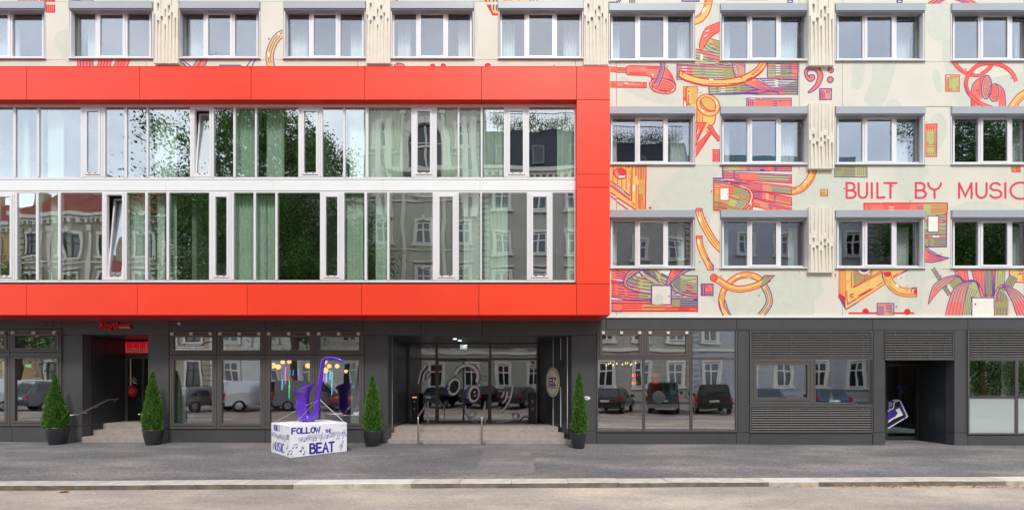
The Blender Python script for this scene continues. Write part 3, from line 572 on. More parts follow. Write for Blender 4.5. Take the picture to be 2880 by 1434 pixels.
# ---------------------------------------------------------------- painted mural (flat paint on the cream panels)
PAL = dict(r=(226, 38, 48), s=(252, 122, 104), v=(98, 68, 148), y=(240, 198, 112), o=(192, 192, 122), d=(166, 160, 108), t=(224, 152, 132), w=(246, 240, 228), b=(212, 214, 199), k=(60, 50, 90), g=(226, 178, 96), m=(224, 66, 92), c=(233, 226, 213))
PK = list(PAL); PM = [mat('mural_paint_' + k, PAL[k], .75, var=.04, vscale=5) for k in PK]
WALLR = [(1714.5, 177, 2990, 301), (1714.5, 467.5, 2990, 592), (1714.5, 758.5, 2990, 888), (1955, 13, 2024, 174), (2601, 13, 2673, 174), (1955, 301, 2024, 467.5), (2601, 301, 2673, 467.5), (1955, 592, 2024, 758.5), (2601, 592, 2673, 758.5)]
class Paint:
    n_layer = 0
    def __init__(s, name, T, rects=None, clip_px=None): s.name = name; s.T = T; s.rects = rects or WALLR; s.vv = []; s.ff = []; s.mm = []; s.k = 1 if name == 'painted_blotch' else 26; Paint.n_layer += 1; s.u = Paint.n_layer * 1.3e-6; s.qn = 0
    def px(s, p): return (s.T[0] + p[0] / s.T[2], s.T[1] + p[1] / s.T[2])
    def emit(s, poly, c):                                       # convex polygon in px, clipped to the wall rectangles
        for (x0, y0, x1, y1) in s.rects:
            q = poly
            for ax, lim, sg in ((0, x0, 1), (0, x1, -1), (1, y0, 1), (1, y1, -1)):
                out = []
                for i in range(len(q)):
                    a, b = q[i], q[(i + 1) % len(q)]; da, db = sg * (a[ax] - lim), sg * (b[ax] - lim)
                    if da >= 0: out.append(a)
                    if (da >= 0) != (db >= 0): t = da / (da - db); out.append((a[0] + (b[0] - a[0]) * t, a[1] + (b[1] - a[1]) * t))
                q = out
                if len(q) < 3: break
            if len(q) < 3: continue
            area = sum(q[i][0] * q[(i + 1) % len(q)][1] - q[(i + 1) % len(q)][0] * q[i][1] for i in range(len(q)))
            if abs(area) < .02: continue
            if area > 0: q = q[::-1]
            b0 = len(s.vv); s.qn += 1; y = -.0008 - s.k * .00005 - s.u - (s.qn % 9) * 2.3e-6
            s.vv += [((x - 1440) / 100, y, EYE + (1076 - yy) / 100) for x, yy in q]; s.ff.append(tuple(range(b0, b0 + len(q)))[::-1]); s.mm.append(PK.index(c))
    def f(s, c, pts):
        pp = [s.px(p) for p in pts]; s.k += 1
        for t in tessellate_polygon([[Vector((x, y, 0)) for x, y in pp]]): s.emit([pp[i] for i in t], c)
        return s
    def curve(s, pts, n=5, closed=False):
        out = []; N = len(pts)
        if N < 3: return pts
        for i in range(N if closed else N - 1):
            p0 = pts[(i - 1) % N] if closed or i > 0 else pts[0]; p1 = pts[i]; p2 = pts[(i + 1) % N]; p3 = pts[(i + 2) % N] if closed or i + 2 < N else pts[-1]
            for j in range(n):
                t = j / n
                out.append(tuple(.5 * (2 * p1[k] + (p2[k] - p0[k]) * t + (2 * p0[k] - 5 * p1[k] + 4 * p2[k] - p3[k]) * t * t + (3 * p1[k] - p0[k] - 3 * p2[k] + p3[k]) * t ** 3) for k in (0, 1)))
        if not closed: out.append(pts[-1])
        return out
    def s(self, c, w, pts, closed=False, cap=True):             # stroke of width w (zoom units)
        s = self; pp = [s.px(p) for p in pts]; h = w / s.T[2] / 2; s.k += 1
        q = [pp[0]]
        for p in pp[1:]:
            if math.hypot(p[0] - q[-1][0], p[1] - q[-1][1]) > .15: q.append(p)
        if closed and math.hypot(q[0][0] - q[-1][0], q[0][1] - q[-1][1]) < .15: q.pop()
        pp = q; N = len(pp)
        if N < 2: return s
        L, Rr = [], []
        for i in range(N):
            a = pp[(i - 1) % N] if (closed or i > 0) else None; b = pp[i]; c_ = pp[(i + 1) % N] if (closed or i < N - 1) else None
            def nm(u, v): d = math.hypot(v[0] - u[0], v[1] - u[1]) or 1; return (-(v[1] - u[1]) / d, (v[0] - u[0]) / d)
            n1 = nm(a, b) if a else nm(b, c_); n2 = nm(b, c_) if c_ else n1
            m = (n1[0] + n2[0], n1[1] + n2[1]); d = math.hypot(*m) or 1e-3; m = (m[0] / d, m[1] / d); k = min(2.0, 1 / max(.35, m[0] * n1[0] + m[1] * n1[1]))
            L.append((b[0] + m[0] * h * k, b[1] + m[1] * h * k)); Rr.append((b[0] - m[0] * h * k, b[1] - m[1] * h * k))
        for i in range(N if closed else N - 1):
            j = (i + 1) % N; s.emit([L[i], L[j], Rr[j], Rr[i]], c)
        if cap and not closed:
            for e, o in ((pp[0], pp[1]), (pp[-1], pp[-2])):
                a0 = math.atan2(e[1] - o[1], e[0] - o[0]); s.emit([(e[0] + h * math.cos(a0 + R(t)), e[1] + h * math.sin(a0 + R(t))) for t in (-90, -50, 0, 50, 90)], c)
        return s
    def c(s, col, w, pts, closed=False): return s.s(col, w, s.curve(pts, 5, closed), closed)
    def cf(s, col, pts): return s.f(col, s.curve(pts, 5, True))
    def lines(s, c, w, L):
        for a in L: s.s(c, w, [(a[0], a[1]), (a[2], a[3])])
        return s
    def ell(s, cx, cy, rx, ry, rot=0, n=22, a0=0, a1=360):
        r = R(rot); N = n if a1 - a0 >= 360 else n + 1
        return [(cx + rx * math.cos(R(a0 + (a1 - a0) * i / n)) * math.cos(r) - ry * math.sin(R(a0 + (a1 - a0) * i / n)) * math.sin(r), cy + rx * math.cos(R(a0 + (a1 - a0) * i / n)) * math.sin(r) + ry * math.sin(R(a0 + (a1 - a0) * i / n)) * math.cos(r)) for i in range(N)]
    def e(s, c, cx, cy, rx, ry, rot=0): return s.f(c, s.ell(cx, cy, rx, ry, rot))
    def es(s, c, w, cx, cy, rx, ry, rot=0): return s.s(c, w, s.ell(cx, cy, rx, ry, rot), True)
    def rect(s, c, x0, y0, x1, y1, oc=None, w=6):
        s.f(c, [(x0, y0), (x1, y0), (x1, y1), (x0, y1)])
        if oc: s.s(oc, w, [(x0, y0), (x1, y0), (x1, y1), (x0, y1)], True)
        return s
    def band(s, path, w, fill, out, ow, inner=(), ic=None, iw=None, smooth=True):
        p = s.curve(path) if smooth else path; s.s(out, w, p, cap=False); s.s(fill, w - 2 * ow, p, cap=False)
        for off in inner:
            q = []
            for i in range(len(p)):
                a, b = p[max(i - 1, 0)], p[min(i + 1, len(p) - 1)]; d = math.hypot(b[0] - a[0], b[1] - a[1]) or 1
                q.append((p[i][0] - (b[1] - a[1]) / d * off, p[i][1] + (b[0] - a[0]) / d * off))
            n = len(q); k = random.randint(0, max(1, n // 6)); s.s(ic or out, iw or ow, q[k:n - random.randint(0, max(1, n // 6))], cap=False)
        return s
    def hatch(s, c, w, x0, x1, ys, jit=3, gap=None):            # hand drawn ruled lines
        for y in ys:
            a, b = x0 + random.uniform(0, jit * 2), x1 - random.uniform(0, jit * 2)
            if gap: g = random.uniform(.35, .65) * (b - a) + a; s.s(c, w, [(a, y), (g - gap, y + random.uniform(-jit, jit) * .3)]); s.s(c, w, [(g + gap, y), (b, y + random.uniform(-jit, jit) * .3)])
            else: s.s(c, w, [(a, y), ((a + b) / 2, y + random.uniform(-jit, jit) * .4), (b, y)])
        return s
    def islands(s):
        n = len(s.ff); V = np.array([(v[0], v[2]) for v in s.vv]); lo = np.array([V[list(f)].min(0) for f in s.ff]) - .006; hi = np.array([V[list(f)].max(0) for f in s.ff]) + .006; lab = [-1] * n; out = []
        for i in range(n):
            if lab[i] >= 0: continue
            lab[i] = len(out); st = [i]; comp = []
            while st:
                a = st.pop(); comp.append(a); hit = np.where((lo[:, 0] <= hi[a, 0]) & (hi[:, 0] >= lo[a, 0]) & (lo[:, 1] <= hi[a, 1]) & (hi[:, 1] >= lo[a, 1]))[0]
                for b in hit:
                    if lab[b] < 0: lab[b] = len(out); st.append(b)
            c = np.array(comp); out.append((sorted(comp), (hi[c].max(0) - lo[c].min(0)).max() - .012))
        return out
    def build(s):
        if not s.ff: return None
        o = None
        for comp, size in s.islands():
            mb = MB(); used = []
            for k in comp:
                b = len(mb.v); mb.v += [s.vv[i] for i in s.ff[k]]; mb.f.append(tuple(range(b, b + len(s.ff[k])))); c = s.mm[k]
                if c not in used: used.append(c)
                mb.m.append(used.index(c))
            o = mb.build(s.name if size > .13 else 'painted_dot', [PM[c] for c in used], hotel)
        return o
def shift(pts, dx, dy): return [(x + dx, y + dy) for x, y in pts]

# soft grey-green blotches under everything
B = Paint('painted_blotch', (0, 0, 1))
bk = [0]
def blob(pts, sm=True):
    q = Paint('painted_blotch', (0, 0, 1), B.rects); q.k = bk[0]; bk[0] += 1; (q.cf if sm else q.f)('b', pts); q.build()
blob([(1736, 225), (1755, 219), (1790, 232), (1880, 262), (1902, 283), (1890, 293), (1850, 290), (1790, 270), (1750, 246)])
blob([(1838, 600), (1850, 545), (1880, 500), (1925, 474), (1975, 468), (2010, 480), (2024, 520), (2024, 600)])
blob([(2405, 170), (2420, 215), (2395, 250), (2400, 170)]); blob([(2404, 170), (2434, 176), (2428, 220), (2420, 248), (2402, 247), (2395, 225)])
blob([(2460, 165), (2520, 165), (2505, 235), (2488, 285), (2462, 300), (2436, 290), (2432, 270), (2450, 225)])
blob([(2490, 300), (2505, 282), (2525, 283), (2535, 310), (2490, 320)]); blob([(2624, 205), (2638, 197), (2648, 225), (2652, 252), (2640, 260), (2628, 240)])
blob([(2670, 100), (2700, 180), (2760, 220), (2890, 200), (2990, 190), (2990, 330), (2740, 320), (2690, 285), (2655, 180), (2650, 120)])
blob([(2604, 20), (2670, 20), (2672, 80), (2650, 112), (2625, 110), (2606, 80)]); blob([(2300, 590), (2360, 590), (2390, 520), (2372, 470), (2260, 470), (2230, 540), (2230, 600)])
blob([(2515, 460), (2520, 500), (2545, 560), (2570, 565), (2572, 530), (2600, 500), (2610, 470), (2560, 455)])
blob([(2655, 600), (2700, 575), (2760, 566), (2840, 580), (2880, 600)]); blob([(2330, 600), (2360, 572), (2410, 565), (2450, 590), (2440, 610)])
blob([(2620, 330), (2645, 320), (2660, 340), (2660, 380), (2640, 420), (2620, 400)]); blob([(1975, 470), (2000, 560), (1990, 700), (2010, 760), (2100, 830), (2160, 900), (2080, 900), (1960, 800), (1930, 700), (1950, 560)])
blob([(2070, 890), (2110, 820), (2180, 775), (2225, 762), (2275, 790), (2290, 850), (2265, 900)]); blob([(2280, 760), (2300, 770), (2315, 815), (2300, 840), (2285, 838), (2270, 800)])
blob([(2485, 760), (2500, 860), (2520, 890), (2530, 820), (2510, 740)]); blob([(2555, 730), (2550, 840), (2570, 900), (2590, 890), (2600, 800), (2640, 770), (2645, 720)])
blob([(1960, 130), (1990, 60), (2010, 10), (2024, 20), (2024, 110), (2015, 80), (2005, 70)]); blob([(1860, 185), (1905, 190), (1955, 215), (2110, 270), (2085, 300), (1970, 290), (1990, 250), (1900, 230)])
B.build()
BL = Paint('painted_blotch', (0, 0, 1), [(127, 14, 197, 170), (-60, -100, 1618, 5), (130, 169, 1700, 189), (734, 14, 797, 168), (1335, 14, 1400, 168)]); B = BL
blob([(153, 105), (175, 86), (198, 92), (200, 180), (185, 170), (165, 145)]); blob([(230, -60), (300, 4), (410, 8), (430, -60)]); blob([(1335, 20), (1344, 70), (1338, 140), (1330, 150), (1325, 20)]); blob([(1640, 0), (1600, 6), (1280, 6), (1320, -60), (1600, -60)])
BL.build()
# left strip above the red frame, and top edge
P = Paint('painted_keys', (0, 0, 3.578), [(127, 14, 197, 170), (-60, -100, 1640, 6), (130, 169, 1700, 189)])
P.f('s', [(775, 596), (935, 596), (945, 680), (775, 680)]).f('s', [(1000, 596), (1130, 596), (1115, 680), (975, 680)]).f('s', [(1180, 596), (1315, 596), (1285, 680), (1135, 680)])
for x in (782, 810, 840, 872, 905, 935): P.s('v', 9, [(x, 596), (x + 4, 680)])
for x in (990, 1020, 1050, 1080, 1118): P.s('r', 9, [(x + 8, 596), (x - 10, 680)])
for x in (1170, 1200, 1232, 1262, 1305): P.s('r', 9, [(x + 8, 596), (x - 30, 680)])
P.f('r', [(466, 32), (556, 32), (556, 132), (466, 132)]).f('s', [(475, 45), (545, 45), (545, 122), (475, 122)]); P.lines('r', 8, [(490, 45, 490, 122), (510, 45, 510, 122), (530, 45, 530, 122)])
P.f('t', [(180, -60), (385, -60), (385, 26), (180, 26)]).f('r', [(395, -60), (555, -60), (555, 30), (405, 30)]).f('d', [(690, -60), (945, -60), (945, 28), (690, 28)])
for x in (190, 220, 250, 280, 310, 340, 375): P.s('v', 8, [(x, -60), (x + 6, 26)])
for x in (420, 450, 480, 510): P.s('s', 8, [(x, -60), (x + 2, 26)])
P.lines('v', 10, [(700, 26, 830, -20), (740, 26, 880, -20), (900, -60, 940, 26), (870, 24, 700, 26)])
P.build()
P = Paint('painted_ribbon', (0, 0, 3.578), [(130, 169, 1700, 189)])
P.f('d', [(1570, 630), (1850, 630), (1880, 676), (1570, 676)])
for x in (1565, 1600, 1640, 1680, 1720, 1765): P.s('v', 9, [(x, 635), (x + 12, 676)])
P.f('s', [(2010, 604), (2090, 604), (2060, 676), (1950, 676)]); P.lines('v', 10, [(1800, 606, 1880, 676), (1830, 600, 1930, 676), (1990, 604, 1940, 676), (2030, 604, 1990, 676), (2085, 604, 2060, 676), (2210, 660, 2420, 660), (2210, 660, 2212, 680), (2422, 660, 2424, 680), (2530, 606, 2480, 676), (2572, 604, 2530, 676)])
P.build()
P = Paint('painted_tube', (720, 0, 3.578), [(734, 14, 795, 169), (130, 169, 1700, 189)])
P.band([(290, 335), (225, 370), (175, 440), (145, 520), (138, 600), (155, 690)], 82, 'y', 'v', 9, (-10, 12), 'v', 7); P.e('v', 132, 395, 8, 9).e('w', 228, 345, 12, 16, 40).e('w', 126, 550, 8, 28); P.build()
P = Paint('painted_disc', (720, 0, 3.578), [(130, 169, 1700, 189)])
P.e('s', 1442, 700, 62, 62).es('v', 9, 1442, 700, 64, 62).e('r', 1778, 662, 26, 18).e('r', 1886, 660, 26, 18).e('r', 2333, 655, 30, 18).e('v', 1366, 654, 8, 8).e('r', 3000, 662, 6, 8); P.lines('v', 8, [(1425, 640, 1428, 680)]); P.build()
P = Paint('painted_corner', (720, 0, 3.578), [(1335, 14, 1400, 168), (-60, -100, 2400, 6)])
P.f('y', [(2310, -60), (2440, -60), (2440, 145), (2380, 145), (2318, 0)]).s('r', 22, [(2290, -40), (2330, 50), (2385, 148), (2440, 150)]); P.lines('v', 14, [(2345, 0, 2365, 100), (2390, -20, 2392, 105), (2425, -20, 2422, 105)]); P.f('y', [(2440, -60), (2800, -60), (2800, 38), (2440, 38)]); P.lines('r', 12, [(2500, -30, 2500, 15), (2520, -30, 2520, 15), (2545, -30, 2545, 15), (2570, -30, 2570, 15), (2650, -20, 2650, 15)])
P.lines('v', 12, [(2760, -20, 2765, 40), (2790, -20, 2795, 40)]).s('r', 16, [(2860, -40), (2800, 60)]).f('r', [(1350, -60), (1460, -60), (1420, 34), (1350, 34)]).f('y', [(1350, -60), (1400, -60), (1400, 20), (1350, 20)]); P.build()
P = Paint('painted_edge', (1440, 0, 3.578), [(1714.5, -100, 2990, 10.5)])
P.lines('v', 12, [(1110, -20, 1070, 40), (1090, -20, 1050, 40)]).f('d', [(1180, -30), (1235, -30), (1235, 40), (1180, 40)]).lines('v', 8, [(1180, -30, 1182, 42), (1235, -30, 1235, 42), (1207, 10, 1207, 42)]).f('d', [(1710, -60), (1885, -60), (1885, 20), (1710, 20)]).s('v', 10, [(1710, -30), (1710, 18), (1882, 18), (1882, -30)]).s('v', 9, [(2165, 1), (2430, 1)]).s('r', 9, [(2430, 1), (2576, 1)]).es('v', 14, 2798, 18, 24, 16).es('v', 14, 3900, 18, 26, 16)
P.f('s', [(4180, 40), (4280, -30), (4500, -30), (4700, 40), (4560, 40), (4400, -10), (4290, 40)]); P.lines('r', 10, [(4180, 40, 4290, -30), (4570, -20, 4680, 40)]).lines('v', 9, [(4230, 38, 4330, -20), (4290, 38, 4370, -20), (4430, -20, 4560, 38), (4480, -20, 4600, 38)]); P.build()
# shower-like trumpet, T1
T1 = (1710, 170, 8.587)
P = Paint('painted_trumpet', T1)
P.f('s', [(60, 165), (215, 180), (215, 300), (60, 285)]).f('d', [(215, 250), (440, 250), (440, 300), (215, 300)]).f('s', [(215, 190), (440, 190), (440, 250), (215, 250)])
P.cf('s', [(440, 180), (520, 138), (900, 140), (1260, 150), (1400, 200), (1510, 300), (1580, 460), (1640, 600), (1500, 520), (1200, 430), (1050, 490), (1040, 430), (960, 370), (520, 350), (450, 310)])
P.f('t', [(800, 175), (1200, 185), (1190, 250), (800, 235)]).e('d', 490, 300, 40, 35)
P.lines('r', 17, [(60, 165, 440, 190), (60, 240, 200, 245), (60, 275, 200, 278), (215, 300, 440, 300), (230, 215, 430, 215), (230, 245, 430, 245), (915, 178, 1215, 185), (920, 205, 1215, 215), (525, 298, 915, 300), (525, 328, 915, 335), (1465, 320, 1560, 450), (1455, 360, 1530, 460)])
P.c('r', 24, [(438, 270), (440, 190), (520, 138), (900, 145), (1260, 155), (1400, 200), (1510, 310), (1580, 460), (1640, 600)]).c('r', 24, [(438, 270), (450, 335), (530, 358), (900, 370), (990, 390), (1060, 440), (1040, 500)])
P.e('t', 1318, 625, 325, 182, 10).es('r', 26, 1318, 625, 325, 182, 10).e('s', 1320, 620, 270, 130, 10).es('r', 20, 1320, 620, 262, 118, 10)
for i in range(5):
    for j in range(7):
        if (i - 2) ** 2 / 5 + (j - 3) ** 2 / 12 < 1.05: P.e('r', 1150 + j * 56 + (i % 2) * 24 + i * 8, 545 + i * 42 + j * 5, 14, 15)
P.c('r', 16, [(1040, 690), (1120, 760), (1250, 790)]).s('r', 14, [(1370, 770), (1520, 735)]).s('v', 30, [(1250, 738), (1400, 742)]).e('v', 1075, 635, 20, 30).e('v', 1075, 450, 28, 24).s('v', 26, [(1430, 455), (1560, 500)]).e('w', 1078, 355, 18, 36, -40).e('w', 1560, 720, 36, 12, -35)
P.band([(1322, 60), (1310, 200), (1250, 400), (1160, 600)], 130, 't', 'v', 22, (-8, 25), 'v', 16)
P.f('s', [(60, 520), (215, 530), (925, 540), (930, 665), (60, 650)]).s('r', 18, [(60, 520), (925, 540), (930, 665), (60, 650)]).f('t', [(250, 560), (770, 575), (770, 600), (250, 600)]); P.lines('r', 14, [(60, 575, 190, 578), (60, 605, 190, 605), (360, 625, 830, 630), (360, 595, 450, 597), (660, 548, 760, 550)]).s('w', 22, [(395, 562), (475, 564)]).c('r', 18, [(905, 545), (860, 575), (860, 625), (905, 655)]).e('v', 1428, 160, 13, 16)
P.build()
# big ribbon of lines with horn, T2
T2 = (1980, 170, 6.779)
P = Paint('painted_ribbon', T2)
bx0 = -515
P.rect('o', -515, 78, 560, 350)
P.f('s', [(-500, 90), (-225, 100), (-225, 345), (-500, 345)]).f('t', [(-510, 130), (-445, 130), (-445, 345), (-510, 345)]).f('d', [(360, 160), (610, 165), (610, 350), (360, 350)]).f('s', [(-510, 100), (540, 115), (540, 150), (-510, 128)])
P.lines('v', 14, [(-515, 78, -120, 100), (-90, 100, 540, 98), (-515, 102, 540, 152), (-490, 158, 355, 190), (-490, 212, 355, 240), (-490, 262, 350, 292), (-490, 318, -330, 320), (-280, 318, 370, 342), (-515, 370, 10, 372)]).s('v', 22, [(-515, 75), (-515, 372)]).s('s', 10, [(-250, 55), (250, 122)])
for y in (132, 182, 236, 290, 340): P.s('w', 16, [(-420, y), (-330, y + 2)])
for y in (155, 208, 258): P.s('v', 9, [(-55, y), (20, y)])
P.f('o', [(1210, 50), (1350, 50), (1350, 350), (1210, 350)]).f('d', [(1350, 40), (1780, 40), (1780, 330), (1350, 330)]).f('s', [(1680, 60), (1790, 60), (1790, 340), (1680, 340)]).f('s', [(1220, 85), (1790, 85), (1790, 120), (1220, 112)])
P.lines('v', 14, [(1210, 70, 1790, 82), (1210, 120, 1790, 122), (1225, 160, 1790, 162), (1225, 204, 1560, 208), (1225, 250, 1790, 254), (1210, 325, 1790, 325), (1210, 355, 1450, 360), (1500, 365, 1790, 368)]).s('v', 18, [(1205, 50), (1210, 350), (950, 352)]).s('s', 20, [(1215, 340), (1530, 343)]).s('t', 18, [(1540, 344), (1780, 344)])
for y in (100, 142, 182, 220, 270): P.s('w', 18, [(1372, y), (1448, y)])
for y in (102, 148, 195, 238): P.s('v', 11, [(1615, y), (1660, y)])
for x in (1240, 1285): P.s('v', 10, [(x, 290), (x + 12, 290)])
P.f('d', [(90, 480), (760, 450), (1000, 560), (1280, 600), (1790, 370), (1790, 655), (90, 655)]).f('o', [(100, 500), (560, 500), (560, 610), (100, 640)]).f('s', [(1300, 520), (1530, 510), (1540, 650), (1300, 650)]).f('s', [(700, 600), (1060, 565), (1400, 610), (1380, 650), (700, 652)])
P.lines('v', 13, [(105, 510, 440, 500), (105, 556, 275, 546), (315, 540, 605, 526), (105, 606, 610, 572), (320, 625, 600, 622), (690, 485, 830, 487), (690, 535, 980, 530), (690, 583, 1000, 575), (1120, 386, 1340, 386), (1200, 434, 1345, 434), (1230, 480, 1360, 480), (1410, 374, 1780, 376), (1410, 417, 1780, 425), (1410, 460, 1780, 470), (1410, 490, 1780, 510), (1300, 525, 1760, 515), (1330, 548, 1790, 550), (1400, 572, 1790, 572), (1430, 598, 1600, 600), (1630, 600, 1780, 600), (960, 652, 1790, 648), (730, 620, 1060, 570), (820, 632, 1250, 590), (1000, 640, 1300, 605), (700, 590, 1020, 560)])
for y in (522, 546, 568, 612): P.s('v', 10, [(232, y), (275, y)])
for y in (528, 578, 608): P.s('w', 16, [(325, y), (400, y)])
P.s('v', 22, [(92, 480), (98, 650), (545, 650)]).s('v', 40, [(560, 640), (760, 630), (1000, 630)]).s('v', 20, [(1795, 60), (1790, 260)]).s('v', 20, [(1790, 285), (1785, 655)]).s('r', 18, [(1212, 85), (1214, 110)])
P.f('t', [(535, 50), (780, 50), (780, 300), (595, 320), (560, 200)]).s('v', 14, [(535, 50), (560, 200), (600, 320)]).s('v', 14, [(780, 50), (780, 300)]); P.lines('v', 12, [(560, 75, 665, 145), (585, 145, 655, 188), (592, 205, 660, 238), (610, 265, 675, 295), (620, 60, 770, 130), (690, 50, 775, 100)])
for x, y in ((598, 120), (605, 165), (615, 215), (625, 255)): P.e('w', x, y, 12, 8)
P.f('s', [(760, 450), (1010, 365), (1060, 372), (1400, 600), (1280, 595), (1040, 560)]).f('t', [(760, 440), (860, 400), (860, 500)]).s('v', 14, [(760, 450), (1040, 560), (1400, 610)]).s('v', 14, [(1010, 370), (1360, 600)]).s('w', 12, [(1045, 375), (1100, 410)]).s('t', 12, [(1100, 410), (1380, 590)]).s('v', 12, [(1070, 370), (1410, 600)])
P.lines('v', 11, [(990, 420, 1210, 495), (985, 462, 1280, 570), (1000, 510, 1250, 580)]).s('v', 26, [(1300, 590), (1400, 608)]).s('v', 20, [(1408, 600), (1412, 650)])
P.build()
P = Paint('painted_horn_tube', T2); P.k = 135
P.band([(-465, 260), (-300, 345), (0, 420), (350, 438), (700, 380), (950, 260), (1080, 140), (1130, 30)], 150, 'y', 'r', 24, (48,), 'r', 14)
P.s('r', 22, [(-470, 190), (-480, 330)]).c('r', 14, [(-430, 225), (-400, 260), (-440, 290)]).s('w', 22, [(105, 370), (165, 378)]).e('r', 705, 335, 18, 20)
P.band([(905, 285), (1040, 170), (1130, 40)], 34, 'y', 'r', 13).s('r', 60, [(830, 385), (910, 350)]).lines('r', 14, [(80, 445, 290, 458), (320, 456, 430, 456), (460, 452, 620, 440), (640, 440, 800, 400)]); P.build()
P = Paint('painted_bass_clef', T2)
clef = [(1925, 290), (1912, 220), (1950, 150), (2010, 112), (2120, 105), (2200, 150), (2255, 240), (2265, 320), (2230, 430), (2170, 520), (2080, 590), (2000, 622), (1990, 600), (2070, 520), (2130, 440), (2165, 340), (2165, 280), (2130, 215), (2060, 185), (2000, 195), (1970, 240), (1985, 290), (2010, 320), (2010, 290), (2060, 278), (2105, 300), (2108, 350), (2060, 400), (2000, 400), (1950, 350)]
P.cf('s', clef).f('t', [(1940, 210), (2000, 140), (2110, 125), (2150, 170), (2210, 225), (2130, 215), (2060, 185), (2000, 195), (1970, 230)]).s('v', 19, P.curve(clef, 4, True), True).e('v', 2238, 257, 8, 10)
P.e('s', 2415, 190, 52, 52).s('v', 20, P.ell(2415, 190, 52, 52, 150, a1=320)).e('s', 2408, 372, 58, 55).s('v', 20, P.ell(2408, 372, 58, 55, -30, a1=340)).s('v', 12, [(2375, 200), (2390, 185)])
P.build()
P = Paint('painted_square', T2); P.rect('s', 2205, 545, 2430, 752).f('t', [(2310, 620), (2420, 600), (2420, 745), (2310, 745)]).s('v', 20, [(2430, 640), (2425, 748), (2380, 748)]).s('v', 20, [(2350, 752), (2205, 752), (2205, 545), (2430, 545), (2430, 615)]).lines('v', 15, [(2226, 590, 2226, 720), (2257, 595, 2257, 720), (2290, 600, 2290, 722), (2328, 595, 2328, 620), (2358, 598, 2358, 620), (2388, 598, 2388, 620)]).s('w', 12, [(2308, 580), (2308, 610)]); P.build()
P = Paint('painted_square', T2); P.rect('s', 812, 725, 1665, 960).f('t', [(812, 725), (1665, 725), (1665, 765), (812, 765)]).s('v', 16, [(812, 960), (812, 725), (1060, 725)]).s('v', 16, [(1090, 725), (1665, 725), (1665, 960)]).lines('v', 12, [(830, 755, 1290, 762), (1310, 765, 1655, 768)]).lines('v', 18, [(845, 780, 845, 960), (885, 780, 885, 960), (928, 780, 928, 960)]).lines('v', 13, [(1315, 796, 1390, 796), (1315, 832, 1390, 832), (1315, 868, 1390, 868), (1430, 796, 1455, 796)]).s('w', 14, [(875, 738), (960, 738)]).s('w', 10, [(965, 778), (985, 778)]); P.build()
# yellow plank and horn bell
P = Paint('painted_plank', T1); P.rect('y', 1820, 635, 2165, 1130).f('g', [(2005, 640), (2165, 640), (2165, 1060), (2005, 1060)]).f('g', [(1830, 645), (1990, 645), (1990, 1130), (1830, 1130)]).f('y', [(1895, 700), (1990, 700), (1990, 1130), (1930, 1130)]).s('r', 16, [(1820, 1130), (1820, 635), (2165, 635), (2165, 800)]).lines('r', 24, [(1862, 680, 1862, 1000), (1895, 660, 1895, 1130), (1940, 840, 1945, 1080), (1860, 880, 1835, 940), (1910, 1000, 1910, 1120), (1975, 1050, 1985, 1130), (1900, 660, 1930, 655)]).s('w', 44, [(1862, 1020), (1862, 1120)]).e('r', 1952, 760, 20, 26); P.build()
T7 = (1940, 0, 2.673)
P = Paint('painted_saxophone', T7); P.k = 60
P.f('y', [(45, 812), (60, 800), (195, 880), (180, 930), (130, 975), (90, 1005), (45, 1000)]).s('r', 8, [(195, 875), (185, 925), (150, 965), (125, 995)]).lines('r', 6, [(60, 820, 60, 920), (75, 830, 75, 915), (95, 850, 95, 915), (50, 815, 50, 925)])
P.e('y', 138, 793, 92, 78, 35).es('r', 8, 138, 793, 92, 78, 35).e('g', 135, 785, 64, 50, 38).es('r', 7, 135, 787, 64, 50, 38).c('r', 9, [(80, 760), (100, 800), (150, 835), (195, 838)]).e('w', 200, 775, 7, 14, -20).e('w', 100, 835, 14, 6, 30).e('r', 82, 698, 8, 4, -20)
P.f('s', [(43, 922), (125, 922), (75, 1030), (43, 1100)]).s('r', 8, [(43, 924), (122, 922), (45, 1085)]).lines('r', 6, [(60, 935, 48, 1000), (85, 935, 50, 1040), (103, 930, 60, 1045)]).lines('w', 6, [(66, 975, 58, 1005)])
P.f('s', [(155, 975), (172, 990), (45, 1180), (43, 1095)]).s('r', 8, [(160, 985), (43, 1095)]).s('r', 8, [(170, 992), (45, 1180)]).lines('r', 5, [(150, 1010, 50, 1120), (155, 1012, 50, 1145)])
P.band([(135, 950), (160, 965), (185, 1010), (228, 1055)], 34, 's', 'r', 8, (0,), 'r', 5).e('r', 208, 1060, 8, 4); P.build()
P = Paint('painted_square', T7); P.rect('s', 174, 1126, 222, 1214, 'r', 6).s('v', 6, [(222, 1130), (222, 1212)]).lines('r', 6, [(183, 1155, 183, 1205), (196, 1158, 196, 1205), (208, 1158, 208, 1200), (195, 1140, 205, 1142)]); P.build()
P = Paint('painted_tube', T7, [(1955, -100, 2024, 10.5)] + WALLR); P.band([(142, -60), (140, 20), (120, 90), (80, 140), (30, 162)], 62, 'y', 'r', 8, (16,), 'r', 5).e('w', 105, 80, 9, 24, 25).lines('r', 6, [(120, 12, 160, 12), (120, 35, 155, 35)]); P.build()
P = Paint('painted_paper_roll', T7); P.k = 50
P.f('o', [(45, 365), (95, 375), (150, 290), (230, 310), (230, 480), (45, 480)]).f('d', [(160, 290), (230, 310), (230, 400), (180, 340)]).f('s', [(45, 370), (80, 372), (225, 430), (225, 480), (60, 390)])
for k, y in enumerate((375, 395, 420, 440)): P.s('v', 6, [(45, y), (130, y + 16), (228, y + 34)])
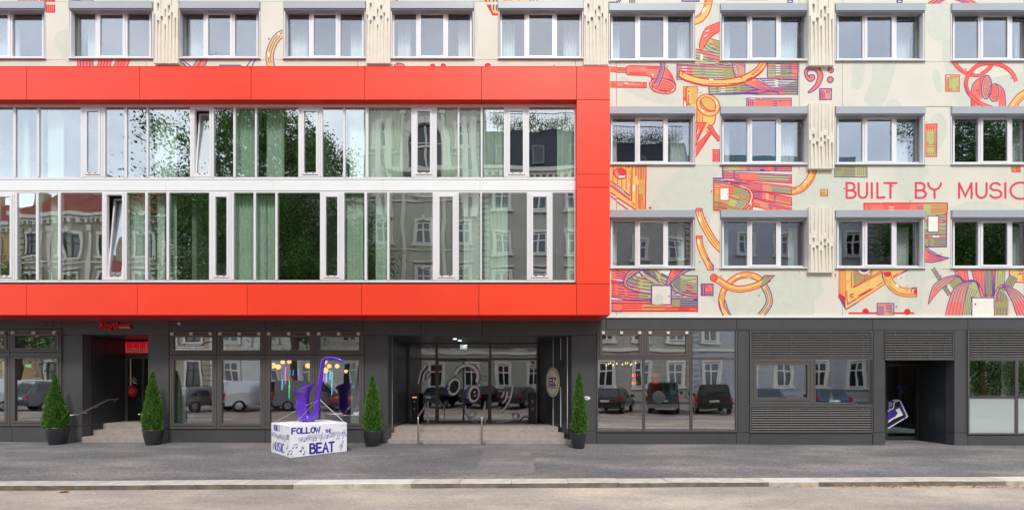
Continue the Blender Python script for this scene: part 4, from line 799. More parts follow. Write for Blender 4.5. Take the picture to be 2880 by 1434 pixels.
P.c('v', 6, [(120, 315), (105, 345), (150, 385), (228, 410)]).c('v', 6, [(140, 300), (125, 330), (160, 365), (228, 390)]).lines('v', 6, [(145, 330, 170, 340), (165, 360, 200, 372), (135, 445, 180, 455), (50, 435, 62, 440)]).lines('r', 5, [(165, 330, 190, 340), (185, 350, 225, 360), (110, 340, 120, 350)])
P.cf('s', [(75, 350), (85, 290), (115, 225), (160, 195), (230, 165), (230, 235), (180, 270), (120, 320), (90, 365)]).c('r', 8, [(230, 168), (165, 192), (115, 222), (88, 280), (72, 350), (90, 375), (160, 280), (230, 235)]).lines('r', 5, [(125, 225, 225, 190), (115, 250, 225, 205), (105, 290, 225, 220), (150, 292, 230, 312)]).lines('w', 6, [(125, 240, 145, 228), (110, 280, 130, 265)])
P.e('w', 88, 435, 10, 24); P.build()
P = Paint('painted_lines', T7, WALLR[:1]); P.f('o', [(45, 466), (230, 466), (320, 490), (120, 490)]).lines('v', 6, [(60, 478, 160, 492), (140, 470, 300, 500), (110, 486, 190, 490)]); P.build()
# earbuds and cable loops, T9
T9 = (2280, 160, 2.788)
P = Paint('painted_cable', T9); P.k = 70
P.band([(1120, 40), (1170, 100), (1250, 140), (1330, 140), (1400, 90), (1430, 40)], 32, 's', 'r', 7, (0,), 'r', 4).band([(1610, 195), (1580, 130), (1520, 80), (1430, 52), (1330, 62), (1260, 110), (1218, 190), (1230, 270), (1290, 340), (1360, 380), (1450, 410)], 32, 's', 'r', 7, (0,), 'r', 4).s('w', 7, [(1290, 132), (1325, 128)]).e('r', 1216, 98, 6, 5).e('r', 1572, 170, 6, 5).s('v', 6, [(1206, 215), (1240, 305)]); P.build()
P = Paint('painted_earbud', T9); P.cf('s', [(1262, 240), (1300, 185), (1370, 150), (1410, 165), (1415, 230), (1390, 330), (1345, 320), (1318, 340), (1312, 405), (1258, 405)]).c('v', 7, [(1258, 405), (1260, 250), (1300, 185), (1370, 148)]).s('r', 5, [(1312, 405), (1315, 345), (1345, 322)]).e('t', 1378, 240, 40, 92, 4).es('v', 7, 1378, 240, 40, 94, 4).e('t', 1380, 238, 24, 74, 4).es('r', 4, 1380, 238, 26, 76, 4)
for i in range(8):
    for j in range(3): P.e('v', 1366 + j * 12 + (i % 2) * 5, 185 + i * 16, 4, 4)
P.lines('v', 5, [(1302, 258, 1302, 275), (1312, 258, 1312, 275)]).lines('r', 5, [(1330, 170, 1325, 300), (1268, 320, 1268, 400), (1282, 300, 1282, 400)]); P.build()
P = Paint('painted_earbud', T9); P.cf('s', [(1440, 215), (1480, 225), (1520, 275), (1530, 405), (1478, 405), (1480, 350), (1440, 350)]).c('v', 7, [(1450, 215), (1485, 230), (1520, 280), (1526, 405)]).s('r', 5, [(1478, 405), (1478, 350)]).e('t', 1435, 282, 34, 68, 4).es('v', 7, 1435, 282, 36, 70, 4).e('s', 1437, 280, 20, 50, 4).es('r', 4, 1437, 280, 21, 52, 4)
for i in range(6):
    for j in range(2): P.e('r', 1430 + j * 12 + (i % 2) * 4, 245 + i * 14, 4, 4)
P.lines('r', 5, [(1498, 260, 1480, 330), (1510, 280, 1500, 320)]); P.build()
P = Paint('painted_tube', T9); P.band([(1560, 430), (1610, 350), (1680, 290), (1800, 250)], 64, 'y', 'r', 8, (12,), 'r', 5); P.build()
P = Paint('painted_square', T9); P.rect('o', 1058, 144, 1165, 272, 'r', 7).lines('r', 6, [(1070, 165, 1070, 262), (1082, 165, 1082, 265), (1095, 160, 1160, 160), (1092, 248, 1092, 264), (1105, 248, 1105, 264), (1150, 235, 1150, 255)]).s('w', 7, [(1068, 153), (1085, 153)]).s('d', 10, [(1090, 160), (1112, 160)]).e('r', 1105, 175, 6, 5); P.build()
P = Paint('painted_square', T9); P.rect('o', 903, 530, 990, 782).f('s', [(903, 530), (990, 530), (990, 570), (903, 570)]).f('d', [(965, 575), (988, 575), (988, 770), (965, 770)]).s('r', 8, [(903, 530), (990, 528), (987, 782), (903, 782)], True).lines('r', 5, [(915, 548, 915, 582), (932, 548, 932, 582), (948, 548, 948, 582), (963, 548, 963, 582), (912, 692, 975, 690), (912, 706, 975, 708), (915, 752, 915, 770), (930, 752, 930, 770), (945, 752, 945, 770), (960, 752, 960, 770)]).e('r', 918, 677, 7, 6).e('r', 964, 680, 7, 4).e('r', 908, 513, 5, 4); P.build()
P = Paint('painted_square', T9); P.rect('o', 78, 1040, 133, 1091, 'r', 7).lines('r', 4, [(87, 1060, 87, 1080), (97, 1060, 97, 1080), (107, 1060, 107, 1080), (116, 1078, 124, 1080)]); P.build()
P = Paint('painted_square', T9); P.rect('d', 188, 848, 445, 944).f('o', [(350, 855), (440, 855), (440, 940), (350, 940)]).s('v', 7, [(188, 848), (188, 942), (442, 944), (440, 850)]).hatch('v', 4, 255, 350, (870, 890, 905, 922)).hatch('v', 4, 198, 242, (862, 878, 890)).lines('v', 4, [(365, 862, 368, 928), (380, 862, 383, 928), (395, 862, 398, 928), (412, 862, 414, 928), (428, 862, 428, 928)]); P.build()
P = Paint('painted_square', T9); P.rect('s', 1575, 840, 1642, 905).f('d', [(1580, 845), (1610, 845), (1610, 895), (1585, 895)]).s('r', 6, [(1570, 850), (1580, 904), (1645, 902), (1640, 850)]).lines('r', 5, [(1612, 862, 1614, 898), (1622, 862, 1624, 898), (1632, 862, 1634, 898)]); P.build()
P = Paint('painted_bar', T9, WALLR[:2] + [(2601, 592.6, 2673, 758.5)]); P.rect('s', 418, 1150, 1072, 1240).f('o', [(885, 1150), (1072, 1150), (1072, 1215), (885, 1215)]).s('r', 11, [(418, 1240), (418, 1150), (552, 1150)]).s('r', 11, [(562, 1148), (1070, 1148), (1072, 1200)]).hatch('r', 5, 570, 780, (1163, 1178, 1191, 1203)).hatch('r', 5, 940, 1062, (1166, 1178, 1192, 1203)).hatch('r', 5, 440, 474, (1170, 1184, 1198)).hatch('v', 5, 830, 885, (1175, 1190, 1204)).lines('w', 5, [(615, 1180, 650, 1180), (615, 1198, 650, 1198)]).e('r', 782, 1132, 5, 5); P.build()
T8 = (2580, 560, 5.832)
P = Paint('painted_pier_pattern', T8, [WALLR[8]]); P.rect('o', 100, 198, 485, 790).f('d', [(100, 510), (470, 510), (470, 780), (100, 780)]).f('s', [(100, 340), (170, 340), (170, 380), (100, 380)]).f('s', [(355, 340), (470, 350), (470, 385), (355, 385)]).f('s', [(105, 600), (465, 600), (465, 632), (105, 632)]).f('w', [(250, 602), (358, 602), (358, 626), (250, 626)])
P.s('r', 20, [(482, 200), (482, 430)]).s('v', 20, [(476, 430), (474, 780), (130, 785)]).lines('r', 12, [(225, 205, 475, 205), (220, 236, 470, 238)]).lines('v', 11, [(305, 265, 470, 262), (100, 340, 170, 342), (100, 380, 170, 382), (100, 505, 170, 505), (355, 345, 470, 345), (355, 388, 470, 388), (355, 434, 470, 434), (355, 464, 470, 466), (355, 510, 470, 508), (105, 592, 470, 580), (105, 637, 195, 637), (210, 640, 465, 636), (105, 612, 185, 612), (280, 674, 460, 674), (280, 712, 460, 710), (280, 746, 460, 746), (150, 520, 170, 520), (145, 415, 170, 415), (145, 440, 170, 440), (355, 288, 470, 285), (355, 315, 470, 315), (420, 368, 470, 368)])
for y in (220, 240, 260, 282): P.s('v', 9, [(110, y), (145, y)])
for y in (676, 706, 740, 768): P.s('v', 12, [(180, y), (205, y)])
P.rect('w', 172, 280, 345, 540, 'v', 15).s('r', 14, [(345, 285), (345, 540)])
P.f('s', [(102, 780), (160, 830), (300, 910), (505, 965), (380, 1010), (230, 1035), (100, 1025)]).c('v', 15, [(102, 745), (180, 820), (300, 890)]).c('v', 15, [(315, 905), (420, 945), (515, 965)]).c('v', 14, [(102, 790), (200, 870), (330, 930), (510, 968)]).c('v', 15, [(100, 1025), (230, 1038), (400, 1005), (512, 968)]).lines('v', 9, [(165, 900, 370, 950), (165, 935, 400, 970), (160, 970, 420, 985), (160, 1002, 370, 1000), (165, 865, 250, 900)]).e('v', 387, 896, 12, 9)
for y in (843, 890, 940, 985): P.e('v', 117, y, 9, 6)
P.build()
# lettering BUILT BY MUSIC
def arc(cx, cy, rx, ry, a0, a1, n=9): return [(cx + rx * math.cos(R(a0 + (a1 - a0) * i / n)), cy - ry * math.sin(R(a0 + (a1 - a0) * i / n))) for i in range(n + 1)]
P = Paint('painted_lettering', T9); W_ = 17
y0, y1 = 990, 1106; ym = 1048
def let(ch, x, w):
    P = Paint('painted_letter', T9)
    if ch == 'B': P.s('m', W_, [(x, y1), (x, y0), (x + w * .4, y0)] + arc(x + w * .45, (y0 + ym) / 2, w * .42, (ym - y0) / 2, 90, -90) + [(x, ym)]); P.s('m', W_, [(x + w * .4, ym)] + arc(x + w * .5, (y1 + ym) / 2, w * .5, (y1 - ym) / 2, 90, -90) + [(x, y1)])
    if ch == 'U': P.s('m', W_, [(x, y0), (x, y1 - w * .5)] + arc(x + w / 2, y1 - w * .5, w / 2, w * .5, 180, 360) + [(x + w, y0)])
    if ch == 'I': P.s('m', W_, [(x, y0), (x, y1)])
    if ch == 'L': P.s('m', W_, [(x, y0), (x, y1)]).s('m', W_, [(x, y1), (x + w, y1 - 4)])
    if ch == 'T': P.s('m', W_, [(x, y0), (x + w, y0)]).s('m', W_, [(x + w / 2, y0), (x + w / 2, y1)])
    if ch == 'Y': P.s('m', W_, arc(x + w / 2, y0, w / 2, 52, 180, 360)).s('m', W_, [(x + w / 2, y0 + 52), (x + w / 2, y1)])
    if ch == 'M': P.s('m', W_, [(x, y1), (x, y0)]).s('m', W_, [(x, y0), (x + w / 2, y1 - 14), (x + w, y0)]).s('m', W_, [(x + w, y0), (x + w, y1)])
    if ch == 'S': P.s('m', W_, arc(x + w / 2, y0 + 31, w * .44, 31, 30, 200) + arc(x + w * .52, y1 - 31, w * .5, 31, 110, -160))
    if ch == 'C': P.s('m', W_, arc(x + w * .6, ym + 2, w * .6, 64, 55, 305, 14))
    P.build()
for ch, x, w in (('B', 281, 72), ('U', 376, 66), ('I', 479, 0), ('L', 523, 56), ('T', 577, 96), ('B', 824, 80), ('Y', 921, 100), ('M', 1163, 98), ('U', 1299, 80), ('S', 1404, 90), ('I', 1526, 0), ('C', 1566, 130)): let(ch, x, w)
for q in ((639, 1013), (262, 1033), (1270, 1074)): P = Paint('painted_dot', T9); P.e('m', q[0], q[1], 7, 7); P.build()
# rows B/C: T3 guitar like shape, T4 ribbons
T3 = (1710, 460, 7.806)
P = Paint('painted_guitar', T3)
P.f('y', [(55, 50), (830, 50), (830, 1010), (600, 1010), (55, 640)]).f('g', [(680, 60), (820, 60), (820, 1005), (660, 1005)]).f('t', [(55, 420), (180, 490), (480, 760), (480, 820), (55, 520)])
P.lines('r', 17, [(112, 50, 108, 380), (300, 50, 300, 90), (398, 50, 398, 575), (484, 140, 484, 260), (488, 300, 485, 690), (600, 50, 600, 265), (632, 50, 632, 265), (665, 60, 665, 350), (708, 90, 708, 350), (740, 90, 740, 350), (783, 60, 783, 350), (208, 350, 210, 460), (300, 370, 300, 520), (620, 460, 615, 1000), (665, 470, 660, 1000), (690, 680, 695, 1000), (720, 680, 722, 1000), (750, 680, 770, 1000)]).lines('r', 26, [(530, 50, 515, 820), (835, 60, 820, 1000), (55, 385, 180, 470), (55, 480, 490, 805), (55, 640, 160, 705), (205, 750, 600, 1010), (55, 710, 170, 800), (205, 850, 430, 1005)])
for y in (430, 470, 510, 545): P.lines('r', 10, [(712, y, 720, y + 6), (745, y, 752, y + 6), (780, y, 790, y + 6)])
P.s('v', 26, [(205, 490), (478, 712)]).e('w', 565, 540, 28, 82).e('w', 455, 470, 26, 24).s('w', 16, [(205, 515), (340, 620)])
P.e('t', 262, 225, 140, 112, 25).es('r', 26, 262, 225, 140, 112, 25).e('r', 300, 180, 100, 78, 28).s('w', 34, [(250, 295), (360, 292)]).c('s', 6, [(225, 120), (280, 165), (350, 180)]).c('s', 6, [(210, 140), (260, 200), (370, 215)]).s('r', 16, P.ell(542, 905, 28, 32, 200, a1=250)).e('r', 452, 75, 24, 28).e('r', 925, 975, 36, 22, 10).s('v', 20, [(680, 62), (840, 55)])
for k in range(5): P.e('v', 690 + k * 32, 60, 11, 14)
P.build()
T4 = (1990, 460, 6.779)
P = Paint('painted_ribbon', T4)
P.rect('s', 290, 45, 1600, 150).f('o', [(400, 45), (610, 45), (610, 140), (400, 140)]).f('t', [(610, 45), (1000, 45), (1000, 140), (610, 140)]).f('y', [(300, 50), (400, 50), (400, 140), (300, 140)]).s('v', 16, [(1600, 60), (1598, 148)]).lines('v', 16, [(300, 145, 410, 148), (450, 145, 1200, 145), (1245, 140, 1600, 148)]).hatch('v', 10, 300, 400, (52, 78, 108)).hatch('v', 10, 740, 825, (50, 75, 102, 125)).hatch('v', 11, 850, 1150, (72, 110)).hatch('v', 11, 1225, 1590, (68, 106)).lines('v', 26, [(1010, 125, 1080, 125)]).s('v', 24, [(1300, 70), (1300, 130)])
P.f('s', [(290, 155), (620, 175), (1600, 215), (1600, 380), (640, 320), (290, 290)]).f('o', [(980, 215), (1540, 240), (1540, 345), (980, 315)]).lines('v', 15, [(610, 178, 1600, 218), (980, 215, 1540, 245), (980, 262, 1580, 290), (975, 300, 1250, 320), (1270, 320, 1580, 340), (300, 190, 600, 190), (300, 230, 600, 232), (300, 268, 620, 275)]).s('r', 18, [(630, 315), (1080, 345)]).s('r', 18, [(1110, 345), (1598, 375)]).s('r', 18, [(1598, 260), (1600, 380)]).s('v', 16, [(1596, 215), (1596, 255)]).s('v', 40, [(540, 320), (640, 330)]).lines('v', 14, [(495, 165, 520, 167), (495, 205, 520, 207), (500, 255, 520, 257), (505, 295, 530, 297)])
P.s('v', 26, [(285, 45), (292, 285), (110, 285)]).s('v', 20, [(110, 325), (400, 355)]).s('s', 12, [(115, 302), (260, 312)])
P.f('s', [(280, 310), (640, 330), (1600, 440), (1600, 600), (820, 500), (600, 390)]).f('o', [(1200, 435), (1590, 462), (1590, 580), (1220, 540)]).f('t', [(1050, 410), (1200, 430), (1220, 545), (1050, 520)]).s('r', 15, [(740, 345), (1610, 440)]).s('r', 22, [(780, 500), (1600, 600)]).s('r', 18, [(1597, 490), (1600, 600)]).lines('v', 12, [(300, 318, 780, 400), (420, 350, 1040, 450), (560, 350, 1050, 405), (760, 450, 1040, 495), (1200, 430, 1590, 470), (1225, 470, 1590, 515), (1225, 500, 1580, 545), (1225, 530, 1580, 580)])
P.f('s', [(820, 520), (1600, 650), (1600, 810), (1130, 700), (860, 650)]).f('t', [(1120, 570), (1590, 660), (1580, 770), (1120, 690)]).s('r', 17, [(980, 530), (1600, 650), (1600, 805), (1150, 710)]).s('r', 20, [(900, 670), (1120, 700)]).hatch('v', 15, 840, 1040, (540, 565, 595, 625, 655)).lines('r', 12, [(1170, 580, 1570, 670), (1150, 610, 1580, 705), (1160, 650, 1580, 735)]).lines('w', 12, [(1115, 580, 1160, 590), (1115, 620, 1160, 630), (1115, 655, 1160, 670)]).lines('v', 14, [(1265, 620, 1295, 625), (1265, 660, 1295, 665), (1265, 700, 1295, 706), (1265, 738, 1300, 745)])
P.f('s', [(850, 660), (1140, 720), (1600, 850), (1600, 930), (1000, 930), (850, 880)]).f('t', [(860, 680), (1150, 760), (1150, 860), (860, 800)]).f('w', [(850, 830), (1200, 900), (1200, 930), (850, 930)]).s('r', 17, [(850, 660), (1130, 735), (1600, 850), (1600, 900)]).s('v', 16, [(1160, 780), (1590, 890)]).lines('v', 14, [(1165, 815, 1235, 835), (1165, 852, 1235, 870)]).lines('r', 15, [(860, 750, 1000, 790), (855, 785, 1000, 825), (1300, 850, 1380, 865), (1300, 880, 1380, 895), (870, 820, 1150, 885)])
P.cf('o', [(120, 390), (300, 400), (500, 430), (700, 480), (820, 560), (840, 650), (800, 760), (680, 890), (400, 890), (125, 890), (115, 600)]).f('d', [(500, 430), (610, 450), (610, 650), (500, 600)]).f('y', [(130, 410), (240, 420), (240, 600), (130, 600)]).f('s', [(230, 400), (500, 440), (500, 600), (410, 600), (410, 460), (230, 460)]).f('d', [(130, 740), (620, 880), (130, 890)])
P.hatch('r', 15, 130, 225, (405, 440, 470, 505, 550, 590)).hatch('r', 12, 415, 490, (455, 490, 530, 580)).hatch('r', 10, 160, 235, (635, 665, 700)).lines('v', 13, [(612, 490, 760, 520), (612, 525, 780, 570), (612, 560, 790, 615), (600, 675, 770, 720), (600, 705, 750, 760), (560, 740, 700, 790), (540, 780, 660, 820), (520, 812, 640, 860)]).lines('r', 16, [(612, 600, 790, 650), (612, 640, 780, 690), (415, 620, 600, 690), (130, 730, 650, 890), (170, 730, 380, 770), (415, 650, 590, 710), (180, 800, 365, 855), (170, 840, 360, 870)])
P.rect('w', 235, 465, 405, 705, 'r', 16).e('v', 375, 590, 9, 11)
P.c('r', 18, [(120, 360), (300, 375), (480, 410), (660, 460), (800, 540), (850, 640), (840, 720), (760, 830), (680, 890)]).c('w', 16, [(620, 430), (760, 480), (830, 560), (845, 650), (800, 780)]).c('r', 17, [(430, 370), (620, 410), (780, 480), (850, 560), (868, 660), (850, 890)]).c('r', 22, [(500, 430), (680, 470), (780, 540), (810, 640), (780, 740), (650, 890)]).lines('r', 20, [(770, 890, 830, 800), (800, 890, 850, 830), (720, 890, 800, 790)]).s('r', 22, [(115, 350), (120, 890)]).s('r', 22, [(120, 890), (230, 888)]).e('r', 70, 530, 11, 18)
P.build()
P = Paint('painted_tube', T4); P.band([(1605, 535), (1760, 495), (1880, 390), (1970, 260), (2020, 90)], 150, 'y', 'r', 18, (28, 45), 'r', 9).e('w', 1870, 350, 22, 32, 40).e('g', 1790, 450, 40, 40).e('w', 1970, 150, 18, 34, 20).s('r', 10, [(1905, 125), (1925, 135)]).lines('r', 11, [(1620, 480, 1690, 470), (1620, 500, 1690, 490), (1900, 400, 1900, 430), (2000, 180, 2040, 185)]).c('r', 14, [(1975, 120), (2020, 150), (2060, 100)]); P.build()
P = Paint('painted_tube', (1700, 560, 3.563)); P.band([(945, 100), (965, 190), (1030, 320), (1100, 430), (1190, 520)], 78, 'y', 'r', 10, (-14, 10), 'r', 6).rect('s', 917, 93, 974, 118, 'v', 7).e('w', 955, 205, 9, 32, -15).e('g', 995, 255, 14, 40, -30).e('r', 1015, 187, 6, 7); P.build()
P = Paint('painted_tube', (1700, 560, 3.563)); P.band([(948, 362), (955, 450), (985, 540), (1030, 630), (1065, 700)], 68, 'y', 'r', 10, (-14,), 'r', 6).e('w', 942, 430, 10, 28).rect('s', 925, 368, 975, 392, 'r', 6).s('v', 8, [(1030, 590), (1092, 665), (1090, 712), (1035, 712)]).lines('r', 9, [(1045, 665, 1085, 690), (1050, 690, 1085, 705)]).e('r', 952, 630, 7, 7); P.build()
# bottom row: T5 woven ribbons, knot, square
T5 = (1710, 750, 8.553)
P = Paint('painted_ribbon', T5)
P.f('s', [(85, 60), (470, 60), (380, 330), (420, 520), (1040, 660), (1040, 880), (85, 880)]).f('w', [(85, 250), (360, 330), (360, 370), (85, 300)]).f('w', [(85, 745), (420, 790), (250, 800), (85, 800)]).f('o', [(750, 640), (1035, 670), (1035, 790), (750, 770)])
P.f('o', [(560, 190), (800, 230), (1230, 430), (1035, 440), (1035, 560), (760, 520), (560, 440)]).f('d', [(560, 280), (740, 310), (740, 450), (560, 430)]).f('o', [(800, 60), (1100, 60), (1440, 240), (1400, 420), (1240, 430), (900, 240)]).f('d', [(820, 70), (1000, 100), (1050, 280), (900, 220)])
P.f('w', [(1130, 60), (1540, 60), (1440, 220), (1260, 150)]).f('s', [(690, 450), (690, 490), (560, 470), (560, 430)])
for k in range(6): P.c('v', 18, [(190 if k < 3 else 85, 85 + k * 62), (300, 130 + k * 55), (420, 165 + k * 48 if k < 4 else 380 + (k - 4) * 20)])
for k in range(4): P.lines('r', 26, [(90, 440 + k * 62, 155, 448 + k * 62)])
P.lines('r', 30, [(85, 315, 215, 345), (85, 365, 215, 390)]).lines('v', 20, [(240, 380, 360, 385), (240, 440, 370, 460), (240, 520, 390, 545), (240, 595, 400, 605), (460, 605, 750, 630), (240, 655, 400, 670), (465, 670, 960, 710), (85, 680, 330, 720), (370, 725, 1030, 770), (85, 800, 1030, 830), (85, 720, 420, 790), (420, 800, 1030, 790)]).lines('r', 20, [(530, 735, 570, 740)])
P.c('v', 22, [(620, 190), (720, 260), (930, 310)]).c('v', 20, [(560, 260), (650, 320), (770, 350)]).c('v', 18, [(440, 340), (560, 400), (770, 440)]).lines('v', 18, [(840, 365, 1070, 400), (835, 455, 1035, 480), (440, 400, 550, 430), (460, 450, 550, 480), (460, 300, 560, 310), (480, 350, 560, 360)]).c('v', 22, [(540, 470), (760, 530), (1035, 565)]).lines('r', 26, [(660, 505, 770, 540)]).e('v', 715, 295, 16, 12).e('v', 695, 382, 16, 12).e('v', 695, 482, 14, 12)
for k in range(6): P.c('v', 17, [(800 + k * 55, 60 + k * 6), (900 + k * 50, 140 + k * 14), (1050 + k * 36, 240 + k * 28 if k < 3 else 200 + k * 40)])
P.lines('v', 18, [(1270, 215, 1420, 270), (1265, 290, 1400, 360), (1260, 355, 1390, 420), (1285, 155, 1440, 240), (1270, 180, 1440, 250), (1090, 145, 1135, 165), (1100, 200, 1130, 215), (1090, 255, 1135, 280)]).lines('r', 26, [(1110, 70, 1180, 115), (780, 165, 820, 235)]).s('v', 22, [(1190, 115), (1240, 155)])
P.c('v', 26, [(740, 130), (900, 260), (1060, 370), (1250, 440)]).c('t', 26, [(840, 205), (960, 300), (1100, 385), (1240, 440)]).c('v', 16, [(860, 250), (960, 325), (1120, 410)])
P.cf('t', [(510, 60), (780, 60), (700, 130), (520, 220), (430, 340), (400, 400), (395, 290), (440, 180)]).c('v', 24, [(520, 60), (440, 180), (380, 340), (400, 470), (500, 540), (760, 620), (1035, 660)]).c('t', 34, [(770, 85), (520, 260), (410, 360), (430, 460), (560, 520), (780, 590), (1035, 625)]).c('v', 22, [(790, 90), (540, 270), (450, 350), (470, 440), (600, 500)]).lines('v', 14, [(500, 140, 560, 90), (470, 220, 620, 120), (460, 290, 700, 130), (640, 80, 700, 75)])
P.f('o', [(1740, 190), (2130, 220), (2130, 640), (1800, 600), (1560, 440), (1500, 420), (1600, 280)]).f('d', [(1600, 280), (1740, 230), (1740, 600), (1560, 460)]).f('d', [(1560, 480), (1640, 540), (2000, 600), (1860, 610), (1640, 540)])
P.c('v', 26, [(1760, 180), (1900, 215), (2150, 222)]).s('v', 26, [(2148, 220), (2150, 1075)])
for k in range(7): P.c('v', 16, [(1700 - k * 28, 230 + k * 22), (1780 - k * 20, 300 + k * 38), (1900 - k * 10, 330 + k * 42), (2120, 370 + k * 44 if k else 290)])
P.lines('r', 24, [(1880, 430, 2030, 445), (1880, 500, 2030, 510), (1880, 570, 2030, 580)]).c('r', 28, [(1880, 625), (2000, 650), (2135, 658)]).c('v', 26, [(1510, 440), (1620, 560), (1800, 620), (1900, 630)]).c('t', 30, [(1530, 530), (1700, 600), (1900, 680), (2130, 700)]).c('v', 24, [(1530, 560), (1700, 640), (1900, 700), (2130, 720)]).lines('v', 20, [(1530, 640, 1640, 650), (1530, 695, 1800, 710), (1530, 765, 2140, 765), (1900, 745, 1980, 745)]).s('t', 22, [(1530, 738), (2130, 745)])
P.f('s', [(1530, 60), (1900, 60), (1700, 180), (1500, 330), (1420, 420), (1430, 320)]).s('v', 26, [(1525, 60), (1410, 360), (1400, 430)]).s('v', 34, [(1990, 60), (1740, 200), (1560, 320), (1480, 430)]).s('t', 24, [(1940, 70), (1700, 200), (1530, 320), (1440, 420)]).s('v', 26, [(1830, 70), (1600, 250)]).lines('r', 16, [(1600, 130, 1700, 75), (1560, 190, 1760, 85)]).lines('v', 14, [(1480, 280, 1530, 265), (1470, 350, 1600, 250)])
P.f('d', [(1530, 780), (2140, 790), (2140, 960), (1530, 960)]).hatch('v', 30, 1735, 2135, (825, 880, 935)).s('v', 50, [(2070, 800), (2140, 800)]).f('s', [(85, 890), (860, 840), (860, 1070), (85, 1070)]).f('t', [(270, 840), (1040, 850), (1040, 880), (270, 870)]).f('o', [(860, 905), (1380, 935), (1380, 965), (860, 965)]).f('g', [(850, 1000), (1370, 1000), (1370, 1040), (850, 1040)]).f('s', [(1370, 1000), (2130, 1000), (2130, 1040), (1370, 1040)])
P.lines('r', 36, [(280, 880, 860, 880), (340, 1060, 2140, 1060), (860, 980, 2140, 980), (890, 885, 1040, 885)]).lines('r', 24, [(340, 940, 800, 935), (350, 998, 800, 985), (1690, 1020, 1940, 1022)]).lines('v', 26, [(85, 870, 260, 880), (85, 1065, 340, 1070)])
for y in (905, 948, 990, 1035): P.s('v', 16, [(90, y), (125, y)])
P.rect('c', 1045, 452, 1515, 912, 'v', 30).s('r', 30, [(1040, 912), (1520, 912)]).cf('b', [(1090, 895), (1140, 720), (1210, 640), (1290, 680), (1315, 760), (1300, 895)]).e('v', 1465, 712, 17, 22).e('v', 1262, 76, 16, 14)
P.build()
P = Paint('painted_square', T5); P.rect('s', 2245, 415, 2525, 690, 'v', 26).lines('v', 20, [(2272, 440, 2268, 680), (2312, 440, 2312, 670), (2345, 450, 2345, 500), (2382, 450, 2382, 500), (2350, 615, 2490, 615), (2350, 652, 2490, 652)]).e('v', 2475, 457, 14, 14).s('v', 14, [(2330, 520), (2335, 680)]); P.build()
T11 = (1700, 560, 3.563)
P = Paint('painted_knot', T11)
P.band([(1225, 1170), (1175, 1060), (1185, 940), (1250, 840), (1330, 780), (1420, 760), (1510, 775), (1570, 810)], 66, 'y', 'r', 11, (14,), 'r', 7)
P.s('v', 10, [(1146, 1020), (1170, 1120), (1185, 1160)]).s('v', 10, [(1208, 1010), (1235, 1100), (1265, 1160)])
P.band([(1600, 870), (1640, 950), (1650, 1040), (1610, 1110), (1560, 1170)], 72, 'y', 'v', 11, (-12, 12), 'v', 7)
P.band([(1095, 790), (1160, 825), (1230, 870), (1330, 900), (1440, 890), (1560, 850), (1650, 790)], 72, 'y', 'r', 11, (12,), 'r', 7)
P.f('g', [(1425, 745), (1480, 752), (1470, 800), (1425, 790)]).e('s', 1095, 788, 34, 36).es('r', 11, 1095, 788, 34, 36).es('r', 7, 1095, 790, 18, 20).f('d', [(1600, 765), (1705, 765), (1630, 840), (1560, 870)]).s('v', 11, [(1600, 765), (1705, 765), (1620, 850), (1560, 880)]).s('v', 9, [(1600, 768), (1560, 815)]).lines('r', 6, [(1630, 775, 1670, 775), (1620, 790, 1650, 792)]).e('w', 1335, 772, 20, 8, -30).e('r', 1168, 770, 8, 6).e('v', 1548, 965, 7, 7).e('g', 1180, 980, 24, 40)
P.build()
# bottom right: T6
T6 = (2340, 750, 4.770)
P = Paint('painted_guitar', T6)
P.f('y', [(90, 40), (1000, 40), (720, 230), (185, 575), (85, 400)]).f('r', [(90, 40), (180, 40), (180, 570), (85, 400)]).f('y', [(100, 50), (170, 50), (170, 400), (100, 360)]).lines('r', 10, [(95, 45, 95, 400), (118, 45, 118, 420), (145, 45, 145, 440), (172, 45, 180, 450)]).lines('v', 10, [(85, 400, 185, 575), (115, 400, 180, 540), (150, 430, 180, 560)]).f('d', [(280, 45), (560, 45), (520, 130), (285, 250)])
P.s('r', 14, [(260, 70), (260, 280)]).s('r', 13, [(285, 265), (660, 60)]).s('r', 13, [(285, 280), (670, 80)]).s('r', 12, [(190, 570), (740, 215)]).s('v', 11, [(190, 575), (340, 480)]).s('r', 12, [(195, 325), (205, 500), (560, 290)]).s('v', 11, [(205, 505), (310, 445)]).s('r', 18, [(355, 390), (520, 300)]).s('r', 12, [(600, 260), (680, 210)]).lines('r', 12, [(820, 150, 1000, 45), (820, 130, 880, 95)]).s('v', 13, [(920, 95), (1020, 45)])
P.lines('r', 6, [(315, 90, 315, 230), (372, 120, 372, 200), (433, 120, 433, 175), (200, 180, 200, 215), (225, 180, 225, 215), (480, 215, 500, 205), (480, 255, 500, 245)]).s('r', 18, P.ell(268, 390, 20, 22, 40, a1=270)).e('t', 430, 40, 100, 80).es('r', 9, 430, 40, 100, 80).e('w', 430, 35, 78, 58).e('v', 430, 30, 60, 45).e('w', 495, 100, 14, 8, -40)
